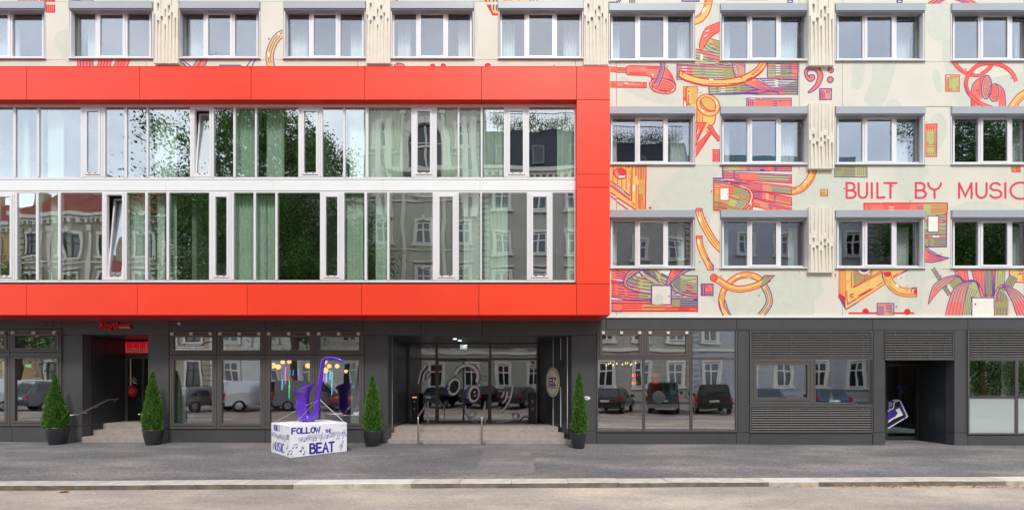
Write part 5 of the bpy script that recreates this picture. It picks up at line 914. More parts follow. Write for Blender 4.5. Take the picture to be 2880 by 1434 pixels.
P.band([(735, 70), (740, 150), (800, 250), (890, 320), (1000, 345), (1135, 345)], 122, 'y', 'r', 12, (20, 34), 'r', 7).c('v', 12, [(668, 60), (680, 150), (720, 230)]).s('v', 12, [(1075, 285), (1130, 280)]).f('r', [(1120, 300), (1135, 300), (1135, 380), (1090, 350), (1100, 310)]).s('r', 11, [(1135, 275), (1135, 408)]).c('v', 12, [(1065, 340), (1070, 300), (1120, 282)]).f('r', [(690, 70), (785, 68), (780, 130), (740, 140), (700, 110)]).e('w', 870, 252, 24, 14, 40).e('g', 760, 210, 40, 50, 30).lines('r', 8, [(990, 305, 1015, 307), (990, 322, 1015, 324)]).e('r', 925, 148, 10, 9).e('r', 1002, 262, 9, 6).s('r', 12, [(45, 95), (45, 135)])
P.build()
P = Paint('painted_wheels', T6); P.s('r', 24, [(230, 622), (600, 622)]).s('r', 24, [(835, 622), (1095, 622)]).f('r', P.ell(450, 600, 44, 42, a0=180, n=12)).f('r', [(410, 590), (492, 590), (492, 612), (410, 612)]).f('r', P.ell(1010, 605, 44, 42)).f('t', [(605, 490), (830, 490), (830, 660), (605, 660)]).f('d', [(760, 600), (825, 600), (825, 650), (760, 650)]).s('v', 12, [(605, 645), (605, 490), (830, 490), (828, 645)]).lines('v', 12, [(630, 530, 630, 645), (657, 530, 657, 645), (683, 530, 683, 645), (725, 520, 800, 520), (725, 546, 800, 546), (735, 570, 800, 572), (735, 600, 800, 600)]).e('v', 862, 535, 12, 10); P.build()
P = Paint('painted_ribbon_fan', T6)
P.band([(1350, 20), (1420, 130), (1500, 260), (1580, 380)], 58, 'd', 'v', 9, (0,), 'v', 6)
for (xa, xb, c, bx0_, bx1_) in ((1630, 1810, 's', 1780, 1870), (1865, 2040, 's', 1960, 2050), (2060, 2140, 'd', 2060, 2150), (2140, 2190, 's', 2150, 2170), (2190, 2320, 'o', 2180, 2300)):
    P.f(c, [(xa, 30), (xb, 30), (bx1_, 400), (bx0_, 400)]).lines('v', 9, [(xa, 35, bx0_, 400), (xb, 35, bx1_, 400)])
    for k in (.25, .5, .75): P.s('v', 6, [(xa + (xb - xa) * k, 40 if k != .5 else 110), (bx0_ + (bx1_ - bx0_) * k, 400)])
P.band([(2440, 130), (2380, 230), (2330, 330)], 120, 'd', 'v', 9, (-22, 0, 22), 'v', 6)
P.lines('r', 14, [(2070, 370, 2070, 420), (2102, 370, 2102, 420), (2135, 370, 2135, 420)])
def arch(outer, inner, c1, c2, split=None):
    P.f(c1, P.curve(outer) + P.curve(inner)[::-1]); P.s('v', 11, P.curve(outer)); P.s('v', 10, P.curve(inner))
P.f('d', [(1560, 210), (1640, 160), (1720, 150), (1780, 220), (1640, 320)])
O1, I1 = [(1290, 500), (1340, 290), (1440, 180), (1560, 130), (1680, 120), (1790, 200)], [(1290, 500), (1420, 340), (1510, 260), (1620, 175), (1700, 140), (1760, 220)]
arch(O1, I1, 't', 's'); P.f('s', [(1310, 450), (1355, 300), (1420, 300), (1400, 350)])
for k in (.3, .6): P.c('v', 6, [tuple(a[i] * (1 - k) + b[i] * k for i in (0, 1)) for a, b in zip(O1, I1)][1:])
P.f('o', [(1800, 300), (1860, 220), (1920, 210), (1990, 400), (1880, 410), (1860, 650), (1750, 650)])
O2, I2 = [(1520, 650), (1560, 480), (1630, 300), (1750, 210), (1890, 180), (1980, 250), (2040, 410)], [(1750, 650), (1770, 480), (1810, 300), (1860, 220), (1920, 200), (1970, 290), (2000, 410)]
arch(O2, I2, 't', 's'); P.f('s', [(1520, 648), (1565, 470), (1760, 470), (1745, 648)])
for k in (.2, .4, .6, .8): P.c('v', 7, [tuple(a[i] * (1 - k) + b[i] * k for i in (0, 1)) for a, b in zip(O2, I2)][:-1])
for k in range(5): P.s('v', 7, [(1830 + k * 30, 270 + k * 12), (1790 + k * 26, 420), (1780 + k * 20, 640)])
P.f('d', [(2190, 420), (2230, 320), (2290, 300), (2370, 440), (2360, 650), (2180, 650)])
O3, I3 = [(2160, 420), (2200, 310), (2280, 240), (2380, 270), (2520, 350), (2620, 480), (2700, 650)], [(2200, 420), (2220, 340), (2290, 270), (2340, 330), (2420, 480), (2460, 600), (2480, 650)]
arch(O3, I3, 't', 's'); P.f('s', [(2425, 480), (2600, 460), (2680, 650), (2490, 650)])
for k in (.2, .4, .6, .8): P.c('v', 7, [tuple(a[i] * (1 - k) + b[i] * k for i in (0, 1)) for a, b in zip(O3, I3)][2:])
for k in range(4): P.s('v', 8, [(2230 + k * 34, 330 + k * 14), (2215 + k * 38, 460)]); P.s('v', 9, [(2215 + k * 40, 550), (2210 + k * 40, 645)])
P.lines('r', 11, [(2200, 430, 2190, 475), (2235, 430, 2225, 475), (2272, 445, 2262, 475)]).c('r', 14, [(2235, 300), (2260, 275), (2290, 285)])
P.rect('w', 1875, 420, 2170, 665).s('v', 12, [(1875, 665), (1875, 418), (2170, 418), (2170, 550)]).s('r', 12, [(2175, 550), (2175, 665)]).s('v', 8, [(1855, 410), (1900, 412)]).e('v', 1920, 502, 11, 14).e('v', 1460, 125, 8, 8).e('v', 1538, 262, 8, 10).e('v', 1818, 270, 8, 8)
P.build()
P = Paint('painted_hand', T6); P.cf('y', [(2380, 60), (2400, 20), (2700, 20), (2700, 205), (2480, 205), (2410, 170)]).c('r', 13, [(2400, 20), (2375, 80), (2400, 160), (2470, 205), (2700, 208)]).e('w', 2410, 120, 16, 22).lines('r', 14, [(2490, 100, 2700, 100), (2555, 130, 2700, 130), (2555, 155, 2700, 155), (2555, 180, 2700, 180)]).lines('v', 10, [(2490, 40, 2530, 85), (2530, 40, 2565, 85)]); P.build()
# ---------------------------------------------------------------- decals and signs
PK.append('p'); PM.append(mat('violet_vinyl', (74, 54, 172), .5)); PK.append('q'); PM.append(mat('ivory_vinyl', (250, 242, 226), .5)); PK.append('x'); PM.append(mat('box_ink', (56, 34, 158), .6)); PK.append('n'); PM.append(mat('red_vinyl', (214, 16, 34), .5)); PK.append('z'); PM.append(mat('black_vinyl', (30, 28, 34), .5))
class Decal(Paint):
    def __init__(s, name, T, y, rect=None, parent=None, local=None):
        Paint.__init__(s, name, T, [rect or (-1e5, -1e5, 1e5, 1e5)]); s.yd = y; s.par = parent; s.local = local
    def build(s):
        vs = []
        for x, y, z in s.vv:
            px, py = x * 100 + 1440, 1076 - (z - EYE) * 100; k = y
            if s.local: vs.append(s.local(px, py, k))
            else: vs.append((PX(px, s.yd), s.yd + k * .6, PZ(py, s.yd)))
        mb = MB(); used = sorted(set(s.mm)); mb.v, mb.f, mb.m = vs, s.ff, [used.index(c) for c in s.mm]
        return mb.build(s.name, [PM[c] for c in used], s.par if s.par is not None else None)
TE = (1040, 900, 3.208)
D = Decal('headphone_print', TE, Y2 - .001)
D.band([(770, 490), (810, 430), (880, 405), (940, 430), (975, 490), (965, 560)], 34, 'q', 'p', 4).c('p', 3, [(760, 480), (800, 415), (890, 390), (970, 425), (1000, 500), (985, 570)]).c('p', 5, [(790, 490), (830, 445), (890, 430), (930, 460)])
D.es('p', 5, 745, 600, 58, 88, 18).e('q', 760, 600, 58, 82, 18).es('p', 4, 760, 600, 58, 82, 18).e('z', 762, 600, 36, 58, 18).es('p', 5, 762, 600, 36, 58, 18).lines('z', 9, [(695, 590, 715, 600), (705, 635, 722, 620)])
D.s('p', 5, [(760, 520), (770, 490)]).s('p', 5, [(970, 585), (985, 555)])
D.es('p', 5, 925, 665, 68, 82, 10).e('q', 940, 665, 54, 80, 10).e('z', 945, 665, 38, 56, 10).es('p', 6, 940, 665, 54, 80, 10).e('q', 945, 648, 10, 10).e('q', 950, 680, 8, 8).s('q', 5, [(978, 630), (978, 690)]).es('p', 3, 935, 660, 20, 16)
D.c('q', 7, [(868, 770), (862, 810), (880, 855), (920, 868), (948, 850), (940, 825), (915, 835), (905, 880), (930, 910), (970, 920)]).c('p', 5, [(858, 700), (855, 800), (870, 860), (920, 880), (955, 850), (930, 815), (895, 850), (900, 900), (960, 922)])
o = D.build(); tag(o, 'cream and violet headphones drawn on the sliding glass door', 'window sticker')
D = Decal('sound_wave_print', TE, Y2 - .001)
D.c('p', 10, [(525, 415), (475, 480), (455, 565)]).c('q', 16, [(508, 410), (462, 470), (440, 568)]).c('p', 8, [(540, 460), (510, 500), (500, 540)]).c('q', 15, [(522, 448), (492, 490), (484, 535)]).c('p', 7, [(550, 490), (530, 520)]).c('q', 14, [(537, 480), (520, 505), (518, 520)]); tag(D.build(), 'three cream curved sound waves on the glass left of the sliding door', 'window sticker')
D = Decal('sound_wave_print', TE, Y2 - .001)
D.c('p', 10, [(1300, 590), (1270, 730), (1200, 830)]).c('q', 16, [(1292, 592), (1262, 720), (1188, 832)]).c('p', 9, [(1225, 660), (1215, 700)]).c('q', 15, [(1240, 650), (1228, 710), (1202, 745)]).c('q', 13, [(1210, 645), (1200, 680), (1188, 695)]); tag(D.build(), 'three cream curved sound waves on the glass right of the sliding door', 'window sticker')
D = Decal('cable_print', TE, Y2 - .001)
D.c('p', 12, [(1180, 925), (1290, 905), (1345, 870), (1330, 840), (1290, 850), (1300, 890), (1350, 905), (1390, 875), (1435, 875)]).c('q', 8, [(1145, 918), (1270, 905), (1335, 870), (1310, 832), (1280, 850), (1300, 890), (1350, 892), (1390, 862), (1435, 862)]); tag(D.build(), 'looping cream and violet cable drawn low on the right entrance glass', 'window sticker')
D = Decal('camera_notice', TE, Y2 - .004); D.rect('w', 1447, 360, 1503, 440).rect('z', 1460, 372, 1488, 384).f('z', [(1455, 372), (1462, 368), (1464, 388), (1455, 392)]).lines('z', 4, [(1478, 384, 1482, 398), (1465, 396, 1492, 392), (1455, 415, 1495, 417), (1455, 428, 1490, 430)]); tag(D.build(), 'white video surveillance notice with camera pictogram on entrance glass', 'notice')
D = Decal('disco_ball_print', (0, 860, 2.236), Y1 + .025)
D.f('w', [(817, 332), (826, 332), (828, 500), (816, 500)]).s('n', 3, [(824, 332), (825, 500)]).e('n', 830, 535, 34, 35)
for i in range(7):
    for j in range(7):
        if (i - 3) ** 2 + (j - 3) ** 2 < 9 and (i * 3 + j * 5) % 4: D.rect('w', 807 + i * 7, 512 + j * 7, 810 + i * 7, 515 + j * 7)
D.lines('w', 4, [(832, 455, 846, 470), (842, 448, 858, 470), (836, 482, 860, 488), (830, 468, 850, 480)]).lines('n', 2, [(836, 458, 849, 472), (846, 450, 861, 472)])
tag(D.build(), 'red hanging disco ball drawn on the small left entrance door', 'window sticker')
TG = (2460, 900, 3.469)
D = Decal('cassette_print', TG, Y3 + .005, (2492.3, 900, 2577, 1230))
D.f('p', [(130, 790), (180, 775), (240, 770), (265, 790), (325, 940), (315, 955), (135, 1045)]).s('w', 9, [(180, 780), (225, 778), (250, 790), (320, 938), (135, 1052)]).f('z', [(190, 800), (235, 790), (255, 830), (180, 870), (130, 880)]).s('w', 9, [(232, 783), (190, 800), (185, 855), (130, 885)])
D.f('z', [(140, 890), (245, 845), (300, 940), (285, 955), (135, 1030)]).f('w', [(135, 905), (240, 855), (278, 925), (180, 965), (135, 1000)]).f('p', [(130, 890), (200, 870), (225, 905), (200, 940), (130, 980)]).e('z', 192, 912, 24, 24).e('p', 192, 912, 18, 20).e('z', 192, 912, 8, 8).rect('p', 135, 925, 155, 950).s('p', 10, [(240, 842), (302, 935), (290, 955)]).rect('p', 145, 815, 165, 835).s('w', 6, [(140, 800), (170, 820)])
tag(D.build(), 'violet and cream cassette tape sticker on the service door glass', 'window sticker')
VIO = mat('violet_vinyl', (74, 54, 172))
def fit_text(name, s, px0, px1, pyb, caph, y, m, extrude=.004, offset=0, parent=None):
    o = txt(name, s, caph / .70, m, (0, 0, 0), extrude=extrude, offset=offset, parent=parent); w = o.dimensions.x or 1; co = [v.co.x for v in o.data.vertices]; w = max(co) - min(co)
    o.scale = ((PX(px1, y) - PX(px0, y)) / w, 1, 1); o.location = (PX(px0, y) - min(co) * o.scale[0], y, PZ(pyb, y)); return o
tag(fit_text('entrance_lettering', 'EINGANG', 2524, 2550, 1090.5, .055, Y3 - .0, VIO, .001), 'small violet word eingang on the service door glass', 'lettering')
o = Decal('arrow_print', TG, Y3 + .002); o.f('p', [(250, 705), (285, 705), (272, 690), (266, 672), (262, 690)]); tag(o.build(), 'small violet hand pointer below the lettering on the service door', 'window sticker')
SIGR = mat('sign_red', (240, 14, 40), .4)
sg = fit_text('lettering_sign', 'Rhythms', 281.5, 367, 923.5, .185, -.03, SIGR, .02, .005)
tag(sg, 'red raised letters reading Rhythms on the dark lintel above small entrance', 'sign')
mb = MB()
for k in range(9):
    for j in range(2): mb.pbox(333 + k * 3.7, 918.5 + j * 3, 335.6 + k * 3.7, 919.8 + j * 3, -.056, -.052)
mb.build('white_dash', WHP, sg).matrix_parent_inverse = sg.matrix_basis.inverted()
# oval Jaz sign on the splayed wall
dw = Vector((XB - XB2, -Y2, 0)).normalized(); nw = Vector((dw.y, -dw.x, 0)); nw = nw if nw.x < 0 else -nw
cy = 1.097; org = Vector((sx(cy), cy, PZ(1074, cy))) + nw * .012
M = Matrix(((dw.x, nw.x * -1, 0, org.x), (dw.y, nw.y * -1, 0, org.y), (0, 0, 1, org.z), (0, 0, 0, 1)))
js = empty('round_sign'); js.matrix_world = M; tag(js, 'round cream Jaz in the city sign on the dark entrance side wall', 'sign')
rd = .455
MB().prism([(rd * math.cos(R(a)), rd * .985 * math.sin(R(a))) for a in range(0, 360, 8)], -.03, .01).build('disc', mat('sign_cream', (250, 240, 205), .5), js)
SV = mat('sign_violet', (62, 44, 118), .5)
P2 = Decal('sign_print', (1440, 1076, 1), 0, None, js, local=lambda px, py, k: ((px - 1440) / 100, -.031 + k * 1, -(py - 1076) / 100))
P2.s('x', 2.6, P2.ell(0, 0, rd * .90 * 100, rd * .88 * 100, a0=-60, a1=205, n=40)).s('x', 2.6, P2.ell(0, 0, 41, 40, a0=215, a1=290, n=20))
P2.s('x', 4.6, [(-22, -18), (-22, 10)] + [(-24, 14), (-28, 16)], cap=False).s('x', 4.6, [(-15, -12), (4, -12), (4, 9), (-13, 9), (-13, -2), (4, -2)]).s('x', 4.6, [(10, -12), (26, -12), (10, 9), (27, 9)]); P2.build()
t = txt('sign_text', 'in the city', .115, SV, (-.17, -.034, -.19), rot=(R(90), 0, 0), extrude=.001, parent=js)
tt = txt('sign_text', 'AMADEUS', .05, SV, (.14, -.034, -.34), rot=(R(90), R(-50), 0), extrude=.001, parent=js) if False else None
# arrow sign, half hidden by the conifer
ar = MB().prism([(PX(1618), PZ(1124)), (PX(1655), PZ(1124)), (PX(1661), PZ(1119)), (PX(1655), PZ(1114)), (PX(1618), PZ(1114))], -.02, -.001).build('arrow_sign', WHITEP)
tag(ar, 'small white arrow sign peeking out behind the conifer right of entrance', 'sign')
fit_text('sign_text', 'NG', 1646, 1653, 1121.8, .05, -.024, mat('black_vinyl', (30, 28, 34)), .001, .001, ar)
# round wall lamp, bolt holes
wl = MB().lathe([(.0, 0), (.045, 0), (.045, .03), (.03, .04), (0, .042)], n=20).build('wall_sensor', CLIP, smooth=True); wl.rotation_euler.x = R(90); wl.location = (PX(505), 0, PZ(910)); tag(wl, 'small round white sensor on the lintel above the ground floor windows', 'sensor')
for cxp in (481, 776, 1001, 132):
    for dx in (0, 17):
        for dy in (0, 9):
            MB().box(PX(cxp + dx) - .016, PX(cxp + dx) + .016, -.004, .0, PZ(905 + dy) - .016, PZ(905 + dy) + .016).build('bolt_hole', BACK, hotel)
# ---------------------------------------------------------------- handrails, totems
def rail(name, pts, r, m, label, flanges=()):
    t = empty(name, label=label, cat='handrail')
    MB().tube(pts, r, 10).build('rail', m, t, smooth=True)
    for p in flanges: MB().lathe([(0, 0), (.055, 0), (.055, .012), (.03, .02), (0, .02)], p[0], p[1], 16).build('floor_flange', m, t).location.z = p[2]
    return t
for X, lb in ((-2.62, 'left steel handrail standing on the main entrance steps'), (-.84, 'right steel handrail standing on the main entrance steps')):
    t = rail('handrail', [(X, -.1, zg(X)), (X, -.1, .74), (X, -.08, .79), (X, 1.24, 1.15), (X, 1.28, 1.17), (X, 1.3, 1.13), (X, 1.3, .424)], .021, STEEL, lb, ((X, 1.3, .423),))
    MB().box(X, X + .11, -.13, -.06, zg(X) + .02, zg(X) + .08).build('foot_bracket', STEEL, t)
X = XL + .085
t = rail('wall_handrail', [(X, -.42, .855), (X, -.2, .865), (X, .68, 1.235), (X, .98, 1.245)], .020, STEEL, 'slim sloping steel handrail on left wall of the small entrance')
for y, z in ((.35, 1.07), (.9, 1.22), (-.0, .93)): MB().tube([(XL if y > 0 else XL + .0, y if y > 0 else .02, z - .05), (X, y if y > 0 else .02, z - .05), (X, y if y > 0 else .02, z)], .009, 6).build('bracket', STEEL, t)
X = XR1 - .085
t = rail('wall_handrail', [(X, -.2, .865), (X, .0, .875), (X, .68, 1.235), (X, .98, 1.245)], .020, STEEL, 'slim steel handrail on right wall of small entrance, mostly behind conifer')
for y, z in ((.35, 1.07), (.9, 1.22)): MB().tube([(XR1, y, z - .05), (X, y, z - .05), (X, y, z)], .009, 6).build('bracket', STEEL, t)
for px0, px1, lb, sl in ((1157, 1175, 'slim black stand at the left end of the entrance glass', 1), (1489, 1508, 'slim black stand at the right end of the entrance glass', 0)):
    y = 1.75; t = empty('ashtray_stand', label=lb, cat='stand'); x0, x1 = PX(px0, y), PX(px1, y); zb = .423; h = .96
    MB().box(x0, x1, y, y + .16, zb + .03, zb + h).build('body', BLACK, t, bevel=.012)
    MB().box(x0 - .06, x1 + .06, y - .04, y + .2, zb, zb + .03).build('base_plate', BLACK, t)
    if sl: MB().box(x0 + .03, x1 - .03, y - .006, y - .0005, zb + h - .13, zb + h - .09).build('slot', emis('slot_glow', (255, 190, 120), .5), t)
    d = Decal('icon_print', (0, 0, 1), y - .002, None, t); cx = (px0 + px1) / 2
    for yy in (1126, 1147): d.lines('w', .8, [(cx - 3, yy, cx + 2, yy), (cx, yy, cx - 2, yy + 3), (cx - 3, yy + 4, cx + 2, yy + 5)])
    d.build()
# ---------------------------------------------------------------- planters and conifers
POT = mat('graphite_planter', base=(.028, .030, .035), rough=.38, var=.15, vscale=3, rand=.05)
SOIL = mat('soil', (58, 44, 34), .95)
def leafmat(name, c1, c2, c3, rough=.55, sc=7, trans=.15):
    m = bpy.data.materials.new(name); m.use_nodes = True; nt = m.node_tree; p = nt.nodes['Principled BSDF']; L = nt.links.new
    tc = nt.nodes.new('ShaderNodeTexCoord'); n = nt.nodes.new('ShaderNodeTexNoise'); n.inputs['Scale'].default_value = sc; n.inputs['Detail'].default_value = 6; n.inputs['Roughness'].default_value = .75; L(tc.outputs['Object'], n.inputs['Vector'])
    r = nt.nodes.new('ShaderNodeValToRGB'); e = r.color_ramp.elements; e[0].position = .33; e[0].color = (*c1, 1); e[1].position = .7; e[1].color = (*c3, 1); k = e.new(.52); k.color = (*c2, 1); L(n.outputs['Fac'], r.inputs[0]); L(r.outputs[0], p.inputs['Base Color'])
    p.inputs['Roughness'].default_value = rough; p.inputs['Specular IOR Level'].default_value = .3
    MATS[name] = m; return m
CON = leafmat('thuja_foliage', (.035, .10, .012), (.085, .22, .025), (.19, .38, .055), sc=9)
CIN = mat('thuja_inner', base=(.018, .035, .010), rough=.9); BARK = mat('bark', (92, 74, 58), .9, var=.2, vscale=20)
def thuja_mesh(H, Rm, seed, prof):
    g = np.random.default_rng(seed); n = 9500
    V = []; F = []
    ph = g.uniform(0, 6.28, 8)
    for i in range(n):
        t = g.beta(1.0, 1.35); a = g.uniform(0, 2 * math.pi)
        rp = np.interp(t, [p[0] for p in prof], [p[1] for p in prof]) * Rm
        lump = 1 + .11 * math.sin(3 * a + 9 * t + ph[0]) + .11 * math.sin(6 * a - 17 * t + ph[1]) + .08 * math.sin(13 * a + 31 * t + ph[2])
        r = rp * lump * (1 - .30 * g.random() ** 2.2) * (1.0 if g.random() > .03 else 1.10)
        r = min(r, Rm * 1.12); c = np.array([r * math.cos(a), r * math.sin(a), t * H])
        out = np.array([math.cos(a), math.sin(a), .0]); up = np.array([0, 0, 1.0])
        d = out * g.uniform(.10, .70) + up * g.uniform(.55, 1.2) + g.normal(0, .26, 3); d /= np.linalg.norm(d)
        tw = g.normal(0, 1, 3); s = np.cross(d, tw); s /= np.linalg.norm(s)
        L_ = g.uniform(.022, .060) * (1 - .35 * t); w = L_ * g.uniform(.15, .28)
        b = len(V); V += [c, c + d * L_ * .55 + s * w, c + d * L_, c + d * L_ * .5 - s * w]; F.append((b, b + 1, b + 2, b + 3))
        if i % 2:
            d2 = d + s * .8; d2 /= np.linalg.norm(d2); b = len(V); V += [c, c + d2 * L_ * .4 + d * w * .5, c + d2 * L_ * .75, c + d2 * L_ * .35 - d * w * .4]; F.append((b, b + 1, b + 2, b + 3))
    me = bpy.data.meshes.new('foliage'); me.from_pydata([tuple(v) for v in V], [], F); me.materials.append(CON); me.update(); return me
def planter(px0, px1, ptop, pbot, fx0, fx1, ftop, n, seed, prof, lab, labp):
    # distance from the foot of the pot on the pavement
    xc = (px0 + px1) / 2; X = (xc - 1440) / 100; D_ = (EYE - zg(X)) * 1200 / (pbot - 1.0 - 1076); X = (xc - 1440) / 1200 * (D_ + .2); y = D_ - 12 + .2; z = zg(X); fo_ = 1 / math.sqrt(1 + (X / D_) ** 2)
    s = (D_ + .05) / 1200; r1 = (px1 - px0) / 2 * s * fo_ ** .7; h = (pbot - ptop) * s
    pot = empty('planter', (X, y, z), label=labp, cat='planter', group='round planters along the front')
    MB().lathe([(0, 0), (r1 * .68, 0), (r1 * .72, .02), (r1 * .93, h * .6), (r1, h * .95), (r1, h), (r1 * .93, h), (r1 * .90, h * .9)], n=40).build('body', POT, pot, smooth=True)
    MB().lathe([(0, h * .9), (r1 * .91, h * .9)], n=24).build('soil', SOIL, pot)
    con = empty('conifer', (X + ((fx0 + fx1) / 2 - xc) * s, y, z + h * .9), label=lab, cat='conifer', group='clipped conifers in planters')
    H = (ptop - ftop) * s + h * .1; Rm = (fx1 - fx0) / 2 * s * .88 * fo_
    fo = bpy.data.objects.new('foliage', thuja_mesh(H, Rm, seed, prof)); COL.objects.link(fo); fo.parent = con
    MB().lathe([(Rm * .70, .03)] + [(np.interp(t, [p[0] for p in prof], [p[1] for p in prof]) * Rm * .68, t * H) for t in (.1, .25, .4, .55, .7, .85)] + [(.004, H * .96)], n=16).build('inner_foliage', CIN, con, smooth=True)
    MB().tube([(0, 0, -.02), (0, 0, .2), (.01, 0, H * .5)], [.03, .025, .01], 8).build('trunk', BARK, con)
pr1 = [(0, .82), (.06, .95), (.2, 1.0), (.4, .84), (.6, .54), (.78, .30), (.92, .13), (1, .02)]
pr2 = [(0, .84), (.08, .95), (.22, 1.0), (.42, .84), (.62, .58), (.8, .35), (.93, .16), (1, .02)]
pr3 = [(0, .85), (.1, 1.0), (.3, .88), (.55, .66), (.78, .42), (.92, .2), (1, .02)]
planter(129, 195, 1204, 1252.5, 114, 196, 1053, 0, 1, pr1, 'broad conical conifer in the planter left of the small entrance', 'dark round planter left of the small entrance')
planter(402, 461, 1210, 1253.5, 397, 461, 1043, 0, 2, pr2, 'conical conifer at right edge of the small entrance steps', 'dark round planter at the right edge of the small steps')
planter(1022, 1071, 1213, 1257.5, 1018, 1076, 1055, 0, 3, pr3, 'slender conifer left of the main entrance steps', 'dark round planter left of the main entrance steps')
planter(1603.5, 1650, 1219, 1264, 1604, 1654, 1042, 0, 4, pr3, 'slender conifer right of the main entrance, before the arrow sign', 'dark round planter right of the main entrance steps')
# ---------------------------------------------------------------- box plinth and saxophone
F0 = Vector((-4.98, -2.41, zg(-4.98) + .004)); th = R(46.5); ub = Vector((math.cos(th), math.sin(th), 0)); ua = Vector((-math.sin(th), math.cos(th), 0)); bl, al, hb = 1.31, 1.28, .712
BOXM = mat('white_painted_box', (246, 244, 248), .55, var=.02, vscale=4)
box = empty('painted_box', tuple(F0), label='white cube plinth lettered follow the beat, standing on the pavement', cat='plinth')
mb = MB(); q = [Vector((0, 0, 0)), ub * bl, ub * bl + ua * al, ua * al]
mb.extr([tuple(p) for p in q], None, (0, 0, hb)); mb.build('body', BOXM, box, bevel=.006)
GLY = dict(B=[[(0, 0), (0, 1)], [(0, 0), (.6, .02), (.85, .2), (.6, .42), (0, .45)], [(0, .45), (.8, .5), (1, .75), (.7, .98), (0, 1)]], U=[[(0, 0), (.02, .75), (.3, 1), (.7, 1), (.97, .75), (1, 0)]], I=[[(.5, 0), (.5, 1)]], L=[[(0, 0), (0, 1), (.9, .97)]], T=[[(0, .03), (1, 0)], [(.5, 0), (.5, 1)]], Y=[[(0, 0), (.5, .5), (1, 0)], [(.5, .5), (.45, 1)]],
    M=[[(0, 1), (.08, 0), (.5, .7), (.92, 0), (1, 1)]], S=[[(.95, .12), (.5, 0), (.1, .2), (.4, .48), (.9, .68), (.7, .97), (.05, .92)]], C=[[(.95, .15), (.5, 0), (.05, .35), (.1, .8), (.5, 1), (.95, .88)]], F=[[(0, 0), (0, 1)], [(0, 0), (.9, 0)], [(0, .48), (.75, .45)]], O=[[(.5, 0), (.05, .3), (.05, .75), (.5, 1), (.95, .7), (.95, .25), (.5, 0)]], W=[[(0, 0), (.25, 1), (.5, .25), (.75, 1), (1, 0)]],
    H=[[(0, 0), (0, 1)], [(1, 0), (1, 1)], [(0, .5), (1, .47)]], E=[[(.9, 0), (0, 0), (0, 1), (.95, .97)], [(0, .48), (.75, .46)]], A=[[(0, 1), (.5, 0), (1, 1)], [(.2, .65), (.8, .62)]])
def word(D, s, x0, y0, x1, y1, yb0, yb1, col, w, gap=.22):
    """letters between x0 and x1; top edge goes y0 -> y1, bottom edge yb0 -> yb1"""
    n = len(s); ws = [.25 if c == 'I' else 1.25 if c in 'WM' else 1 for c in s]; tot = sum(ws) + gap * (n - 1); x = 0
    for c, wd in zip(s, ws):
        for st in GLY[c]:
            pts = []
            for gx, gy in st:
                u = (x + gx * wd) / tot; top = y0 + (y1 - y0) * u; bot = yb0 + (yb1 - yb0) * u; pts.append((x0 + (x1 - x0) * u, top + (bot - top) * gy))
            D.s(col, w, D.curve(pts, 4) if len(pts) > 5 or c in 'OSC' else pts)
        x += wd + gap
def note(D, x, y, s=1, kind=0, c='x'):
    D.e(c, x, y, 7 * s, 5.5 * s, -20).s(c, 3 * s, [(x + 6 * s, y), (x + 8 * s, y - 30 * s)])
    if kind == 1: D.e(c, x + 26 * s, y - 4 * s, 7 * s, 5.5 * s, -20).s(c, 3 * s, [(x + 32 * s, y - 4 * s), (x + 34 * s, y - 36 * s)]).s(c, 5 * s, [(x + 8 * s, y - 30 * s), (x + 34 * s, y - 36 * s)])
    if kind == 2: D.s(c, 3.5 * s, [(x + 8 * s, y - 30 * s), (x + 18 * s, y - 20 * s)])
TB = (0, 0, 1)
def fr(px, py, k):
    u = (px - 300) / 615; top = 858 - 63 * u; bot = 1205 - 95 * u; v = (py - top) / (bot - top); u2 = u / (u + (1 - u) * 1.10) if 0 <= u <= 1 else u
    u2 = u * 1.0; u2 = u2 * 9.59 * 0 + u2; p = ub * (bl * (u * (1 + .09) / (1 + .09 * u)) if u <= 1 else bl) - ua * (-k * .5 - .0008) * -1
    nrm = -ua; return tuple(ub * (bl * u * 1.095 / (1 + .095 * u)) + nrm * (-k * .5 + .0006) + Vector((0, 0, hb * (1 - v))))
def fl(px, py, k):
    u = (300 - px) / 217; top = 858 - 53 * u; bot = 1205 - 83 * u; v = (py - top) / (bot - top)
    return tuple(ua * (al * u * 1.095 / (1 + .095 * u)) - ub * (-k * .5 + .0006) + Vector((0, 0, hb * (1 - v))))
D = Decal('lettering', TB, 0, None, box, local=fr)
word(D, 'FOLLOW', 314, 880, 592, 857, 940, 916, 'x', 15); word(D, 'THE', 652, 885, 720, 876, 918, 912, 'x', 9); word(D, 'BEAT', 490, 1048, 752, 1015, 1150, 1118, 'x', 22, .26)
for k in range(5):
    D.s('x', 1.8, D.curve([(362 + k * 4, 984 + k * 10), (450, 975 + k * 11), (560, 936 + k * 11), (640, 945 + k * 10), (760, 905 + k * 9), (860, 903 + k * 9), (914, 918 + k * 8)]))
for x, y, kd in ((400, 1005, 2), (455, 990, 1), (520, 1010, 1), (600, 1000, 2), (670, 975, 2), (722, 958, 1), (785, 980, 1), (860, 965, 2), (858, 912, 1), (430, 1020, 0), (610, 945, 2)): note(D, x, y, 1, kd)
note(D, 322, 1095, 1.2, 1); note(D, 395, 1128, 1.7, 2); note(D, 425, 1162, 1.3, 2); note(D, 420, 1100, .9, 0)
D.c('x', 4, [(828, 1098), (838, 1100), (848, 1060), (870, 1000), (858, 998), (845, 1030), (822, 1060), (830, 1078), (855, 1072), (858, 1050), (838, 1050), (838, 1064)]).lines('x', 1.5, [(815, 828, 905, 822), (845, 838, 900, 833)]).build()
D = Decal('lettering', TB, 0, None, box, local=fl)
